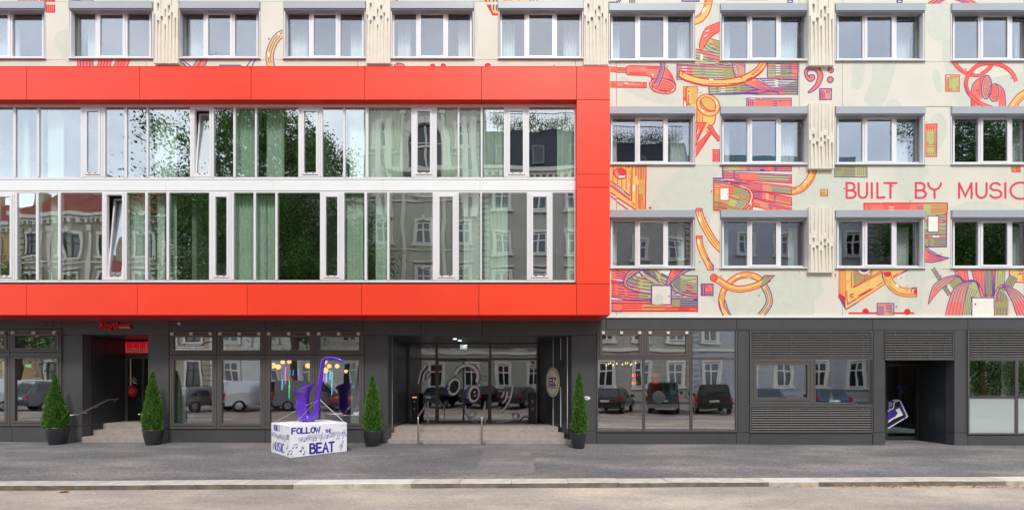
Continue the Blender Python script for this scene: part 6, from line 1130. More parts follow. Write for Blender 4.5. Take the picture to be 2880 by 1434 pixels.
word(D, 'BUILT', 120, 834, 188, 846, 888, 908, 'x', 6.5, .42); word(D, 'BY', 266, 948, 289, 954, 1000, 1008, 'x', 4.5); word(D, 'MUSIC', 108, 1012, 238, 1048, 1096, 1150, 'x', 9.5, .36)
for k in range(5): D.s('x', 1.8, D.curve([(84, 915 + k * 9), (130, 920 + k * 10), (180, 960 + k * 8), (215, 950 + k * 9), (254, 965 + k * 10)]))
for x, y, kd in ((100, 940, 2), (140, 960, 0), (172, 975, 1), (215, 1000, 2), (240, 1015, 2)): note(D, x, y, .9, kd)
note(D, 264, 1100, 1.1, 2); note(D, 276, 1165, 1.2, 1); D.lines('x', 1.5, [(205, 850, 212, 910), (255, 870, 290, 882)]).build()
PUR = mat('violet_lacquer', base=(.105, .028, .45), rough=.22, var=.18, vscale=14, bump=.55, bscale=26, coat=.3)
SX, SY = 740 - 0, 980
ys = -1.30
def sp(x, y, dy=0): px, py = 740 + x / 3.888, 980 + y / 3.888; Y = ys + dy; return Vector((PX(px, Y), Y, PZ(py, Y)))
path = [(443, 420, 121), (442, 432, 112), (440, 450, 96), (437, 475, 80), (433, 510, 70), (430, 560, 65), (427, 630, 65), (430, 690, 66), (446, 735, 62), (476, 762, 52), (512, 768, 44), (546, 752, 41), (572, 715, 38), (583, 670, 36), (588, 600, 33), (597, 540, 30), (610, 460, 27), (622, 380, 25), (634, 290, 23), (643, 215, 22), (648, 165, 23), (660, 125, 22), (690, 103, 19), (735, 99, 16), (790, 108, 17), (835, 124, 17), (870, 140, 12), (907, 157, 4)]
sc_ = (12 + ys) / 1200 / 3.888
pts = [sp(x, y) for x, y, r in path]; rad = [r * sc_ for x, y, r in path]
mb = MB(); N = 28; rings = []
for k, p in enumerate(pts):
    t = (pts[min(k + 1, len(pts) - 1)] - pts[max(k - 1, 0)]).normalized()
    blend = max(0, 1 - k / 6.0); n0 = Vector((.34, .22, -.91)).normalized(); t = (t * (1 - blend) + n0 * blend).normalized()
    e1 = t.cross(Vector((0, 1, 0))).normalized(); e2 = t.cross(e1).normalized(); b = len(mb.v); rings.append(b)
    for q_ in range(N): a = 2 * math.pi * q_ / N; wv = 1 + .012 * math.sin(3 * a + k) ; mb.v.append(tuple(p + (e1 * math.cos(a) + e2 * math.sin(a)) * rad[k] * wv))
for a, b in zip(rings[:-1], rings[1:]):
    for q_ in range(N): q2 = (q_ + 1) % N; mb.f.append((a + q_, a + q2, b + q2, b + q_)); mb.m.append(0)
# inner bell
ins = []
for k in range(0, 7):
    p = pts[k]; t = Vector((.34, .22, -.91)).normalized(); blend = max(0, 1 - k / 6.0); tt = (pts[k + 1] - pts[max(k - 1, 0)]).normalized(); t = (tt * (1 - blend) + t * blend).normalized()
    e1 = t.cross(Vector((0, 1, 0))).normalized(); e2 = t.cross(e1).normalized(); b = len(mb.v); ins.append(b)
    for q_ in range(N): a = 2 * math.pi * q_ / N; mb.v.append(tuple(p + (e1 * math.cos(a) + e2 * math.sin(a)) * (rad[k] - .012)))
for q_ in range(N): q2 = (q_ + 1) % N; mb.f.append((rings[0] + q2, rings[0] + q_, ins[0] + q_, ins[0] + q2)); mb.m.append(0)
for a, b in zip(ins[:-1], ins[1:]):
    for q_ in range(N): q2 = (q_ + 1) % N; mb.f.append((a + q2, a + q_, b + q_, b + q2)); mb.m.append(0)
mb.f.append(tuple(ins[-1] + q_ for q_ in range(N))); mb.m.append(0)
sax = empty('saxophone', (0, 0, 0), label='large glossy violet saxophone sculpture tied down on the white box', cat='sculpture')
mb.build('body', PUR, sax, smooth=True)
k1 = sp(612, 548); WIRE = mat('wire', (200, 198, 192), .4, metal=.6)
for u, v in ((.03, .03), (.97, .03), (.03, .97), (.97, .97)):
    e = F0 + ub * bl * u + ua * al * v + Vector((0, 0, hb)); MB().tube([tuple(k1), tuple(e)], .0035, 6).build('guy_wire', WIRE, sax)
MB().lathe([(0, 0), (.12, 0), (.12, .012), (0, .012)], n=20).build('foot_plate', PUR, sax).location = (sp(480, 760).x, ys, F0.z + hb)

# ---------------------------------------------------------------- curtains
def curtain(px0, px1, py0, py1, y, m, label, folds=None, group='curtains behind the windows'):
    px0, px1 = px0 + 0, px1; x0, x1 = PX(px0, y), PX(px1, y); w = x1 - x0; z0, z1 = PZ(py1, y), PZ(py0, y); n = max(10, int(w / .02)); mb = MB(); f = folds or max(3, w / .10); ph = random.uniform(0, 6); pinch = random.uniform(0, .06)
    for j, z in enumerate((z1, (z0 + z1) / 2, z0)):
        for i in range(n + 1):
            t = i / n; xx = x0 + w * (t + (.5 - t) * pinch * (1 - j / 2)); mb.v.append((xx, y + .035 * math.sin(2 * math.pi * f * t + ph) + .015 * math.sin(5.3 * math.pi * f * t + ph) * (1 if j else .6), z))
    for j in range(2):
        for i in range(n): k = j * (n + 1) + i; mb.f.append((k, k + 1, k + n + 2, k + n + 1)); mb.m.append(0)
    return tag(mb.build('curtain', m, smooth=True), label, 'curtain', group)
ordn = ['first', 'second', 'third', 'fourth', 'fifth', 'sixth', 'seventh', 'eighth', 'ninth', 'tenth', 'eleventh', 'twelfth', 'thirteenth', 'fourteenth', 'fifteenth']
up = [(62, 78), (140, 182), (436, 500), (662, 717), (752, 798), (985, 1028), (1041, 1134), (1240, 1286), (1294, 1350), (1360, 1416), (1566, 1614)]
lo = [(145, 163), (366, 407), (446, 467), (486, 496), (666, 712), (720, 748), (750, 774), (974, 1024), (1056, 1088), (1304, 1350), (1362, 1428), (1596, 1615)]
for k, (a, b) in enumerate(up): curtain(a, b, 300, 500, Yw + .22, CURT_G, f'{ordn[k]} pale green curtain from the left in the upper ribbon window')
for k, (a, b) in enumerate(lo): curtain(a, b, 540, 790, Yw + .22, CURT_G, f'{ordn[k]} pale green curtain from the left in the lower ribbon window')
A = [(0, 60, 'first', 'left'), (248, 284, 'second', 'left'), (524, 577, 'third', 'left'), (823, 864, 'fourth', 'left'), (986, 1020, 'fourth', 'right'), (1118, 1155, 'fifth', 'left'), (1290, 1326, 'fifth', 'right'), (1411, 1448, 'sixth', 'left'), (1585, 1634, 'sixth', 'right'), (1722, 1742, 'seventh', 'left'), (1905, 1944, 'seventh', 'right'), (2034, 2054, 'eighth', 'left'), (2190, 2238, 'eighth', 'right'), (2508, 2556, 'ninth', 'right'), (2850, 2912, 'tenth', 'right')]
for a, b, w, s in A: curtain(a, b, 36 + frow(a), 172 + frow(a), .45, CURT_C, f'pale curtain at {s} side of the {w} top row window', group='curtains of the top row')
for rows, (t, s), cc in (('middle', ROWS[1], [(1718, 1734, 'first', 'left'), (1884, 1934, 'first', 'right'), (2037, 2052, 'second', 'left'), (2188, 2236, 'second', 'right'), (2508, 2552, 'third', 'right'), (2838, 2872, 'fourth', 'right')]), ('lower', ROWS[2], [(1718, 1736, 'first', 'left'), (1906, 1926, 'first', 'right'), (2030, 2050, 'second', 'left'), (2218, 2244, 'second', 'right'), (2354, 2364, 'third', 'left'), (2516, 2554, 'third', 'right'), (2836, 2862, 'fourth', 'right')])):
    for a, b, w, sd2 in cc: curtain(a, b, t + 20, s, .45, CURT_C, f'pale curtain at {sd2} side of {w} {rows} row window beside the mural', group=f'curtains of the {rows} row')
curtain(486, 520, 1005, 1192, .35, CURT_G, 'green curtain at left end of the ground floor window group', group='ground floor curtains'); curtain(986, 1010, 1005, 1192, .35, CURT_G, 'green curtain at right end of the ground floor window group', group='ground floor curtains')

# ---------------------------------------------------------------- lamps and things seen through the ground floor glass
LAMP = emis('lamp_glow', (255, 186, 104), 2.2)
yl = 2.4
for k, (px, py, r) in enumerate([(768, 1028, 8), (783, 1031, 7), (795, 1018, 5.5), (814, 1017, 5.5), (866, 1028, 7), (899, 1024, 6), (913, 1017, 7), (926, 1029, 6), (915, 1041, 8), (948, 1029, 6), (973, 1044, 5)]):
    y = yl + (k % 3) * .35; rr = r / 1200 * (12 + y); t = empty('globe_lamp', (PX(px, y), y, PZ(py, y)), label=f'{ordn[k]} glowing amber globe lamp from the left behind the window near the saxophone', cat='lamp', group='amber globe lamps')
    MB().lathe([(rr * math.sin(R(a)), rr * math.cos(R(a))) for a in range(0, 181, 15)], n=18).build('globe', LAMP, t, smooth=True); MB().tube([(0, 0, rr), (0, 0, 3.39 - PZ(py, y))], .006, 5).build('cord', BLACK, t)
tubes = [(802, 1032, 1080, (235, 60, 235), 'magenta'), (793, 1066, 1096, (40, 225, 225), 'cyan'), (813, 1070, 1120, (40, 230, 130), 'green'), (824, 1040, 1056, (60, 140, 255), 'blue'), (838, 1033, 1072, (90, 70, 220), 'violet'), (909, 1050, 1073, (235, 60, 220), 'pink'), (914, 1052, 1079, (150, 80, 240), 'purple'), (918, 1048, 1078, (50, 210, 240), 'light blue'), (928, 1040, 1068, (40, 225, 215), 'turquoise'), (933, 1044, 1110, (60, 215, 240), 'long cyan')]
for px, a, b, c, nm in tubes:
    y = 1.9; t = empty('light_tube', (PX(px, y), y, 0), label=f'{nm} glowing light tube hanging behind the window near the saxophone', cat='lamp', group='coloured light tubes')
    MB().tube([(0, 0, PZ(b, y)), (.01, 0, PZ(a, y))], .012, 6).build('tube', emis('tube_' + nm.replace(' ', '_'), c, 1.8), t); MB().tube([(.01, 0, PZ(a, y)), (.01, 0, 3.39)], .003, 4).build('cord', BLACK, t)
ch = empty('chandelier', label='long bar chandelier with small candle flames behind the right ground floor window', cat='lamp'); y = 2.6
MB().box(PX(1700, y), PX(1790, y), y, y + .02, PZ(1030, y), PZ(1029, y)).tube([(PX(1745, y), y, PZ(1030, y)), (PX(1745, y), y, 3.39)], .008, 5).build('bar', BLACK, ch)
for px, py in ((1705, 1027), (1710, 1024), (1715, 1021), (1727, 1026), (1732, 1023), (1738, 1021), (1749, 1025), (1755, 1022), (1761, 1021), (1771, 1026), (1778, 1023), (1785, 1021)):
    MB().lathe([(0, -.03), (.012, -.015), (.014, 0), (.006, .03), (0, .045)], n=8).build('flame', emis('flame', (255, 214, 140), 4), ch).location = (PX(px, y), y + random.uniform(-.2, .2), PZ(py, y))
sh = empty('bar_shelf', label='red lit back bar shelf with bottles behind the right ground floor window', cat='shelf'); y = 4.4
MB().box(PX(1782, y), PX(1862, y), y + .35, y + .4, .43, 3.2).build('back_panel', mat('dark_red_panel', (74, 24, 20), .6), sh)
for py in (1062, 1082, 1102, 1122): MB().box(PX(1782, y), PX(1862, y), y, y + .34, PZ(py, y), PZ(py, y) + .03).build('shelf_board', mat('dark_wood', (70, 40, 28), .6), sh)
for py in (1058, 1080): MB().box(PX(1784, y), PX(1800, y), y + .3, y + .34, PZ(py, y), PZ(py - 8, y)).box(PX(1840, y), PX(1858, y), y + .3, y + .34, PZ(py, y), PZ(py - 9, y)).build('glow_strip', emis('red_glow', (255, 60, 20), 2.2), sh)
mb = MB()
for py in (1062, 1082, 1102):
    for k in range(14):
        px = 1785 + k * 5.6; X = PX(px, y); Z = PZ(py, y) + .03; h = random.uniform(.18, .26); mb.box(X, X + .05, y + .1, y + .15, Z, Z + h * .7).box(X + .018, X + .032, y + .118, y + .132, Z + h * .7, Z + h)
tag(mb.build('bottle', mat('amber_bottle', (150, 60, 24), .2), sh), kind='stuff')
MB().box(PX(1700, 3.2), PX(2060, 3.2), 3.2, 3.8, .43, 1.45).build('bar_counter', mat('dark_wood', (70, 40, 28)), sh)
def bottle(px, top, bot, y, m, lab, rr=.036):
    h = (bot - top) / 1200 * (12 + y); t = empty('bottle', (PX(px, y), y, PZ(1135.2)), label=lab, cat='bottle'); MB().lathe([(0, 0), (rr, 0), (rr, h * .58), (rr * .8, h * .68), (rr * .32, h * .78), (rr * .32, h), (0, h)], n=14).build('body', m, t, smooth=True)
    MB().lathe([(rr + .001, h * .18), (rr + .001, h * .45)], n=14).build('label', WHITEP, t)
bottle(2338, 1103, 1134, .72, mat('clear_bottle', (170, 196, 186), .1), 'pale clear water bottle on the inner window sill', .045); bottle(2406, 1108, 1134, .75, mat('green_bottle', (28, 40, 24), .15), 'dark wine bottle, left one of the pair on the sill'); bottle(2415, 1107, 1134, .7, mat('green_bottle', (28, 40, 24)), 'dark wine bottle, right one of the pair on the sill')
mg = empty('mug', (PX(2352, .7), .7, PZ(1135.2)), label='white mug on the inner window sill between the bottles', cat='mug'); MB().lathe([(0, 0), (.04, 0), (.042, .09), (.036, .09), (.034, .01), (0, .01)], n=16).build('body', WHITEP, mg, smooth=True); MB().tube([(.04, 0, .02), (.065, 0, .03), (.068, 0, .06), (.04, 0, .075)], .006, 6).build('handle', WHITEP, mg)
ex = MB().pbox(70, 1024, 84, 1032, 1.2, 1.24).build('exit_sign', emis('exit_green', (120, 215, 150), .8)); tag(ex, 'small glowing green exit sign behind the far left ground floor window', 'sign'); MB().tube([(PX(77, 1.22), 1.22, PZ(1024, 1.2)), (PX(77, 1.22), 1.22, 3.39)], .006, 5).build('rod', BLACK, ex)
cl = empty('ceiling_light', (0, 0, 0), label='square white lamp box hanging behind the entrance glass', cat='lamp'); MB().pbox(1294, 969, 1313, 981, 3.0, 3.1).build('lamp_box', emis('soft_white', (215, 228, 225), .9), cl); MB().tube([(PX(1303, 3.05), 3.05, PZ(969, 3)), (PX(1303, 3.05), 3.05, 3.39)], .008, 5).build('rod', BLACK, cl)
for k, (px, lb) in enumerate(((1283, 'left'), (1291, 'right'))):
    d = MB().lathe([(0, 0), (.05, 0), (.055, .006), (0, .006)], n=18).build('downlight', emis('downlight', (240, 236, 225), 5)); d.location = (PX(px, 1.2), .9 + k * .5, ZE - .0075); tag(d, f'{lb} one of two small round downlights in the entrance ceiling', 'lamp')
# red seats and warm bits in the room behind the middle windows
for k, (px, py, w, h) in enumerate(((528, 1074, 8, 9), (572, 1058, 8, 10), (575, 1036, 14, 3), (649, 1058, 9, 10), (647, 1085, 6, 8))):
    r = MB().pbox(px, py, px + w, py + h, 3.0, 3.08).build('wall_picture', emis('red_lit_picture', (220, 40, 40), .9)); r.location.y = 3.9; r.location.x = 0
    tag(r, f'{ordn[k]} small red glowing picture from the left behind ground floor windows', 'picture', 'red glowing pictures')
# fallen leaves by the kerb
LM = [mat('yellow_leaf', (224, 178, 60), .8), mat('orange_leaf', (196, 120, 50), .8), mat('brown_leaf', (120, 84, 52), .85)]
mb = MB()
def leaf(mb, x, y, s, z=None):
    a = random.uniform(0, 6.28); z = (zg(x) - .088 if z is None else z) + .008; c, s_ = math.cos(a), math.sin(a); mi = random.choice((0, 0, 1, 2)); cur = random.uniform(.1, .5) * s
    pts = [(-1, 0, 0), (-.4, .5, cur), (.3, .55, cur), (1, 0, .2 * cur), (.3, -.5, cur), (-.4, -.55, cur * .7)]; P_ = [(x + (p * c - q_ * s_) * s, y + (p * s_ + q_ * c) * s, z + r) for p, q_, r in pts]
    mb.poly([P_[0], P_[3], P_[2], P_[1]], mi); mb.poly([P_[0], P_[5], P_[4], P_[3]], mi)
for k in range(150):
    u = random.random() ** .6; px = 2130 + 760 * u; x = (px - 1440) / 1200 * 7.62; leaf(mb, x, kf(x) - abs(random.gauss(0, .05 + .35 * max(0, u - .6))) - .02, random.uniform(.012, .03))
for k in range(26): px = random.uniform(0, 700); x = (px - 1440) / 1200 * 7.3; leaf(mb, x, kf(x) - abs(random.gauss(0, .1)) - .02, random.uniform(.008, .018))
tag(mb.build('fallen_leaves', LM), 'yellow and brown leaves scattered along the kerb', 'leaves', kind='stuff')
mb = MB(); x = (268 - 1440) / 1200 * 7.4; 
for k in range(5): leaf(mb, x + random.uniform(-.05, .05), kf(x) - .13 + random.uniform(-.02, .02), .05)
tag(mb.build('fallen_leaf', LM), 'large curled yellow leaf lying in the gutter below the small entrance', 'leaf')
# ---------------------------------------------------------------- the other side of the street, seen mirrored in the glass
YO = -27.0
def inst(src, loc, parent=None):
    o = src.copy(); COL.objects.link(o); o.location = loc; o.parent = parent; return o
TRIM = mat('pale_stucco_trim', (232, 226, 214), .85)
OWF = mat('white_wood_frame', (228, 228, 224), .6)
def facade(name, x0, x1, zc_, floors, colr, label, cat='building', mans=None, tile=None, ped=True, sp_=3.05, rust=True, trim=TRIM, orn=False, fm=None):
    m = mat('stucco_' + name, colr, .9, var=.10, vscale=.6)
    t = empty('opposite_building', ((x0 + x1) / 2, YO, 0), label=label, cat=cat); W = (x1 - x0) / 2 + .03
    D_ = -1                                                     # the facade faces +Y
    MB().box(-W, W, -11, 0, -.2, zc_).build('wall', m, t)
    gf = 4.6; fh = (zc_ - gf - .8) / (floors - 1); n = max(1, int(2 * W / sp_)); dx = 2 * W / n
    if rust:
        mb = MB()
        for k in range(9): mb.box(-W, W, .002, .05, .55 + k * .45, .96 + k * .45)
        tag(mb.build('rusticated_band', m, t), kind='stuff')
    mb = MB()
    for h, d, th_ in ((gf, .28, .25), (gf + fh * 1 - .2, .16, .14), (zc_ - .5, .35, .2), (zc_ - .28, .6, .3)): mb.box(-W, W, 0.051 if rust else .002, d, h, h + th_)
    for k in range(int(2 * W / .6)): mb.box(-W + k * .6 + .1, -W + k * .6 + .35, .003, .33, zc_ - .8, zc_ - .51)
    mb.build('cornice', trim, t)
    if orn:
        for f in range(1, floors):
            z = gf + (f - 1) * fh + .3; MB().box(-W + .6, W - .6, .052, .13, z, z + .12).build('string_course', trim, t)
            for k in range(n): X = -W + dx * (k + .5); MB().box(X - .7, X + .7, .053, .09, z + .2, z + .36).box(X - .12, X + .12, .171, .30, z + .65 + (2.15 if f == 1 else 1.9), z + 1.05 + (2.15 if f == 1 else 1.9)).build('relief_ornament', trim, t)
        for k in range(1, n): X = -W + dx * k; MB().box(X - .16, X + .16, .053, .14, gf + .46, zc_ - .95).box(X - .26, X + .26, .053, .24, zc_ - 1.4, zc_ - .96).build('pilaster', trim, t)
    mb = MB()
    for s_ in (-1, 1):
        for k in range(int((zc_ - 1) / .5)): mb.box(s_ * (W - .02) - (0 if s_ < 0 else .55), s_ * (W - .02) + (.55 if s_ < 0 else 0), .055, .15, .4 + k * .5, .80 + k * .5)
    tag(mb.build('quoin_block', m, t), kind='stuff')
    # one window of each kind, then copies
    def win(w, h, pd):
        f = MB(); a = w / 2
        f.box(-a - .22, -a, .052, .16, -.1, h + .1).box(a, a + .22, .052, .16, -.1, h + .1).box(-a - .22, a + .22, .052, .17, h + .1, h + .32).box(-a - .35, a + .35, .052, .28, -.28, -.1)
        if pd:
            f.box(-a - .34, a + .34, .052, .32, h + .5, h + .62)
            if pd == 2: f.prism([(-a - .34, h + .62), (a + .34, h + .62), (0, h + 1.0)], .052, .3)
        o = f.build('window', trim, t)
        g = MB().box(-a, -a + .09, .054, .10, 0, h).box(a - .09, a, .054, .10, 0, h).box(-.06, .06, .054, .10, .09, h - .09).box(-a + .09, a - .09, .054, .10, 0, .09).box(-a + .09, a - .09, .054, .10, h - .09, h).box(-a + .09, -.06, .056, .10, h * .62, h * .68).box(.06, a - .09, .056, .10, h * .62, h * .68).build('window_frame', fm or OWF, o)
        MB().box(-a, a, .052, .062, 0, h).build('pane', OPANE, o); return o
    protos = [win(1.25, 2.1, 0), win(1.25, 2.25, 2 if ped else 1), win(1.2, 2.0, 1), win(1.2, 1.75, 0)]; used = [False] * 4
    for f in range(floors):
        z = 1.45 if f == 0 else gf + (f - 1) * fh + .95; p = 0 if f == 0 else min(f, 3)
        if f > 3: p = 3
        for k in range(n):
            X = -W + dx * (k + .5); o = protos[p]
            if used[p]:
                c = copy_tree(o, t); c.location = (X, 0, z)
            else: o.location = (X, 0, z); used[p] = True
    if mans:
        mb = MB(); mb.extr([(-W, .2, zc_ + .02), (-W, -1.6, zc_ + mans), (-W, -10, zc_ + mans), (-W, -10, zc_ + .02)], None, (2 * W, 0, 0)); mb.build('mansard_roof', mat('slate_roof', (62, 66, 72), .6, var=.15, vscale=3), t)
        mb = MB()
        for k in range(n):
            X = -W + dx * (k + .5); d = MB().box(X - .6, X + .6, -1.2, .1, zc_ + .5, zc_ + 2.0); d.build('dormer', mat('zinc', (120, 126, 130), .5), t); MB().box(X - .45, X + .45, .105, .12, zc_ + .65, zc_ + 1.85).build('pane', OPANE, t)
    if tile:
        mb = MB(); mb.extr([(-W, .45, zc_ + .03), (-W, -4.5, zc_ + tile), (-W, -9.5, zc_ + .03)], None, (2 * W, 0, 0)); r = mb.build('roof', mat('red_roof_tile', (142, 62, 46), .8, var=.25, vscale=4), t)
        for X in (-W * .5, W * .55): MB().box(X, X + .8, -4, -3, zc_ + tile * .4, zc_ + tile + 1.0).build('chimney', m, t)
    return t
DWF = mat('dark_wood_frame', (60, 52, 46), .6)
OPANE = mat('dark_window_pane', base=(.012, .016, .019), rough=.1, spec=1.0)
facade('ochre', -52, -43.5, 15.6, 4, (196, 172, 132), 'ochre stucco town house seen mirrored in far left glass', tile=3.4, orn=True, fm=DWF)
facade('buff', -43.45, -27.5, 16.4, 4, (176, 164, 146), 'buff stucco house with red tiled roof mirrored in the ribbon glass', tile=4.2, orn=True, fm=DWF)
facade('white', -27.45, -13, 17.6, 4, (232, 232, 230), 'pale grey house behind the street tree, mirrored in the ground floor windows', mans=1.6, orn=True)
t_ = facade('grey_corner', -12.95, -2.5, 26.5, 6, (190, 186, 172), 'tall ornate grey corner house mirrored in the ribbon glass', ped=True, orn=True)
facade('grey', -2.45, 16.5, 20.5, 5, (180, 176, 166), 'grey stucco house with dark mansard roof mirrored near the main entrance', mans=4.2)
facade('cool_grey', 16.55, 33, 21.4, 5, (186, 188, 192), 'cool grey house with glass roof terrace mirrored in the right windows')
ax = -7.5 - (-7.725); az_ = 22.6
MB().box(ax - 1.5, ax + 1.5, .16, .175, 20.6, az_).prism([(ax + 1.5 * math.cos(R(a)), az_ + 1.5 * math.sin(R(a))) for a in range(0, 181, 15)], .16, .175).build('arched_pane', OPANE, t_)
mb = MB()
for k in range(12):
    a0, a1 = R(k * 15), R(k * 15 + 14); mb.prism([(ax + 1.55 * math.cos(a0), az_ + 1.55 * math.sin(a0)), (ax + 2.2 * math.cos(a0), az_ + 2.2 * math.sin(a0)), (ax + 2.2 * math.cos(a1), az_ + 2.2 * math.sin(a1)), (ax + 1.55 * math.cos(a1), az_ + 1.55 * math.sin(a1))], .05, .5)
for s_ in (-1, 1): mb.box(ax + s_ * 1.55, ax + s_ * 2.2, .05, .5, 20.4, az_ - .02)
mb.box(ax - 3.2, ax + 3.2, .05, .9, 20.0, 20.35).box(ax - .07, ax + .07, .176, .22, 20.6, az_ + 1.4).box(ax - 1.5, ax + 1.5, .176, .21, az_ - .05, az_ + .05); mb.build('arched_surround', TRIM, t_)
for xx in (ax - 4.2, ax - 3.4, ax + 3.2, ax + 4.0): MB().box(xx, xx + .5, .05, .45, 16.2, 24.6).build('pilaster', TRIM, t_)
tt_ = empty('roof_terrace_glass', (24, YO, 21.4), label='greenish glass balustrade on the roof terrace of the cool grey house', cat='balustrade')
for k in range(10): MB().box(-8 + k * 1.6, -6.44 + k * 1.6, -.4, -.37, .02, 1.3).build('glass_panel', mat('terrace_glass', (120, 160, 165), .1), tt_)
MB().box(-8, 6, -7, -2, .0, 2.2).build('penthouse_wall', mat('zinc', (120, 126, 130)), tt_)
facade('pale', 33.05, 52, 17.0, 4, (200, 196, 186), 'pale stucco house behind the right street trees', mans=2)
# roof garden on the mansard house
LEAF = leafmat('plane_leaf', (.035, .085, .016), (.08, .18, .03), (.20, .33, .075), sc=1.6)
def leaves_mesh(name, centres, n, size, seed, spread):
    g = np.random.default_rng(seed); C = np.array(centres); idx = g.integers(0, len(C), n); P_ = C[idx, :3] + g.normal(0, 1, (n, 3)) * C[idx, 3:4] * spread
    d = g.normal(0, 1, (n, 3)); d[:, 2] -= .35; d /= np.linalg.norm(d, axis=1)[:, None]; e = np.cross(d, g.normal(0, 1, (n, 3))); e /= np.linalg.norm(e, axis=1)[:, None]; L_ = size * g.uniform(.6, 1.35, (n, 1)); W_2 = L_ * .36
    V = np.empty((n, 4, 3)); V[:, 0] = P_; V[:, 1] = P_ + d * L_ * .5 + e * W_2; V[:, 2] = P_ + d * L_; V[:, 3] = P_ + d * L_ * .5 - e * W_2
    me = bpy.data.meshes.new(name); me.from_pydata(V.reshape(-1, 3).tolist(), [], [(4 * i, 4 * i + 1, 4 * i + 2, 4 * i + 3) for i in range(n)]); me.materials.append(LEAF); me.update(); return me
def tree(X, Y, H, Rr, seed, label, n=42000, base=4.5, lean=0):
    g = random.Random(seed); t = empty('street_tree', (X, Y, .1), label=label, cat='tree', group='street trees across the road'); z0 = base; hc = H - base
    tips = []; limbs = []
    MB().tube([(0, 0, 0), (.05, 0, 1.5), (.1, .05, z0), (.2 + lean, 0, z0 + hc * .35), (.1 + lean, .1, z0 + hc * .75)], [.36, .30, .27, .20, .07], 12).build('trunk', BARK, t, smooth=True)
    for k in range(26):
        a = k * 2.4 + g.uniform(-.3, .3); zz = z0 + hc * (.02 + .76 * k / 26); rr = Rr * (.95 if k > 2 else .8) * math.sin(math.pi * min(.96, .22 + .64 * (k + 2) / 28)) ** .6 * g.uniform(.75, 1.05)
        p0 = Vector((.1 + lean * (k / 26), 0, zz)); p3 = Vector((lean + math.cos(a) * rr, math.sin(a) * rr, zz + g.uniform(.08, .24) * hc)); p1 = p0.lerp(p3, .35) + Vector((0, 0, -.1)); p2 = p0.lerp(p3, .7) + Vector((g.uniform(-.3, .3), g.uniform(-.3, .3), .2))
        MB().tube([p0, p1, p2, p3], [.13, .09, .05, .02], 7).build('limb', BARK, t, smooth=True)
        for u in (.4, .6, .75, .88, 1.0):
            q = p0.lerp(p3, u)
            for _ in range(3): tips.append((q.x + g.gauss(0, Rr * .13), q.y + g.gauss(0, Rr * .13), q.z + g.gauss(0, hc * .05) - .1, g.uniform(.35, .8)))
    for _ in range(26): a = g.uniform(0, 6.28); rr = Rr * .5 * g.random(); tips.append((lean + math.cos(a) * rr, math.sin(a) * rr, z0 + hc * g.uniform(.8, 1.0), g.uniform(.4, .8)))
    o = bpy.data.objects.new('crown', leaves_mesh('crown', tips, n, .165, seed, .92)); COL.objects.link(o); o.parent = t
    return t
tree(-17.2, -21.6, 22.3, 8.3, 11, 'large broad leaved street tree mirrored in the middle of the ribbon glass', 115000, 4.5, -.9)
tree(36, -20.8, 22.5, 5.6, 12, 'dense street tree mirrored in the rightmost windows', 110000, 3.2)
tree(46, -21.5, 16, 5, 13, 'street tree further right mirrored past the frame edge', 30000, 3.4)
tree(-40, -22.5, 11, 3.4, 14, 'small street tree mirrored at the far left', 12000, 3.4)
rg = bpy.data.objects.new('roof_garden', leaves_mesh('roof_garden', [(x, -28.8 + random.uniform(-.4, .2), 24.95 + random.uniform(0, .8) * (x * 3.7 % 1.3), .42) for x in np.arange(-1.5, 16, .4)], 9000, .12, 5, .75)); COL.objects.link(rg); tag(rg, kind='stuff')
hd = empty('hedge', (35.5, -20.9, .1), label='tall leafy hedge at the foot of the right street tree', cat='hedge')
fo2 = bpy.data.objects.new('foliage', leaves_mesh('foliage', [(x, random.uniform(-.5, .5), random.uniform(.3, 3.3), .5) for x in np.arange(-6, 7, .12)], 22000, .13, 9, .8)); COL.objects.link(fo2); fo2.parent = hd
for k in range(9): MB().tube([(-5.6 + k * 1.4, 0, 0), (-5.5 + k * 1.4, .1, 1.6)], [.04, .02], 6).build('stem', BARK, hd)
rl = empty('roof_railing', (7, -28.0, 24.7), label='thin dark railing in front of the roof garden', cat='railing')
MB().box(-9, 9, 0, .05, 1.15, 1.2).build('top_rail', BLACK, rl); mb = MB()
for k in range(60): mb.box(-9 + k * .305, -8.98 + k * .305, .01, .04, 0, 1.15)
tag(mb.build('baluster', BLACK, rl), kind='stuff')
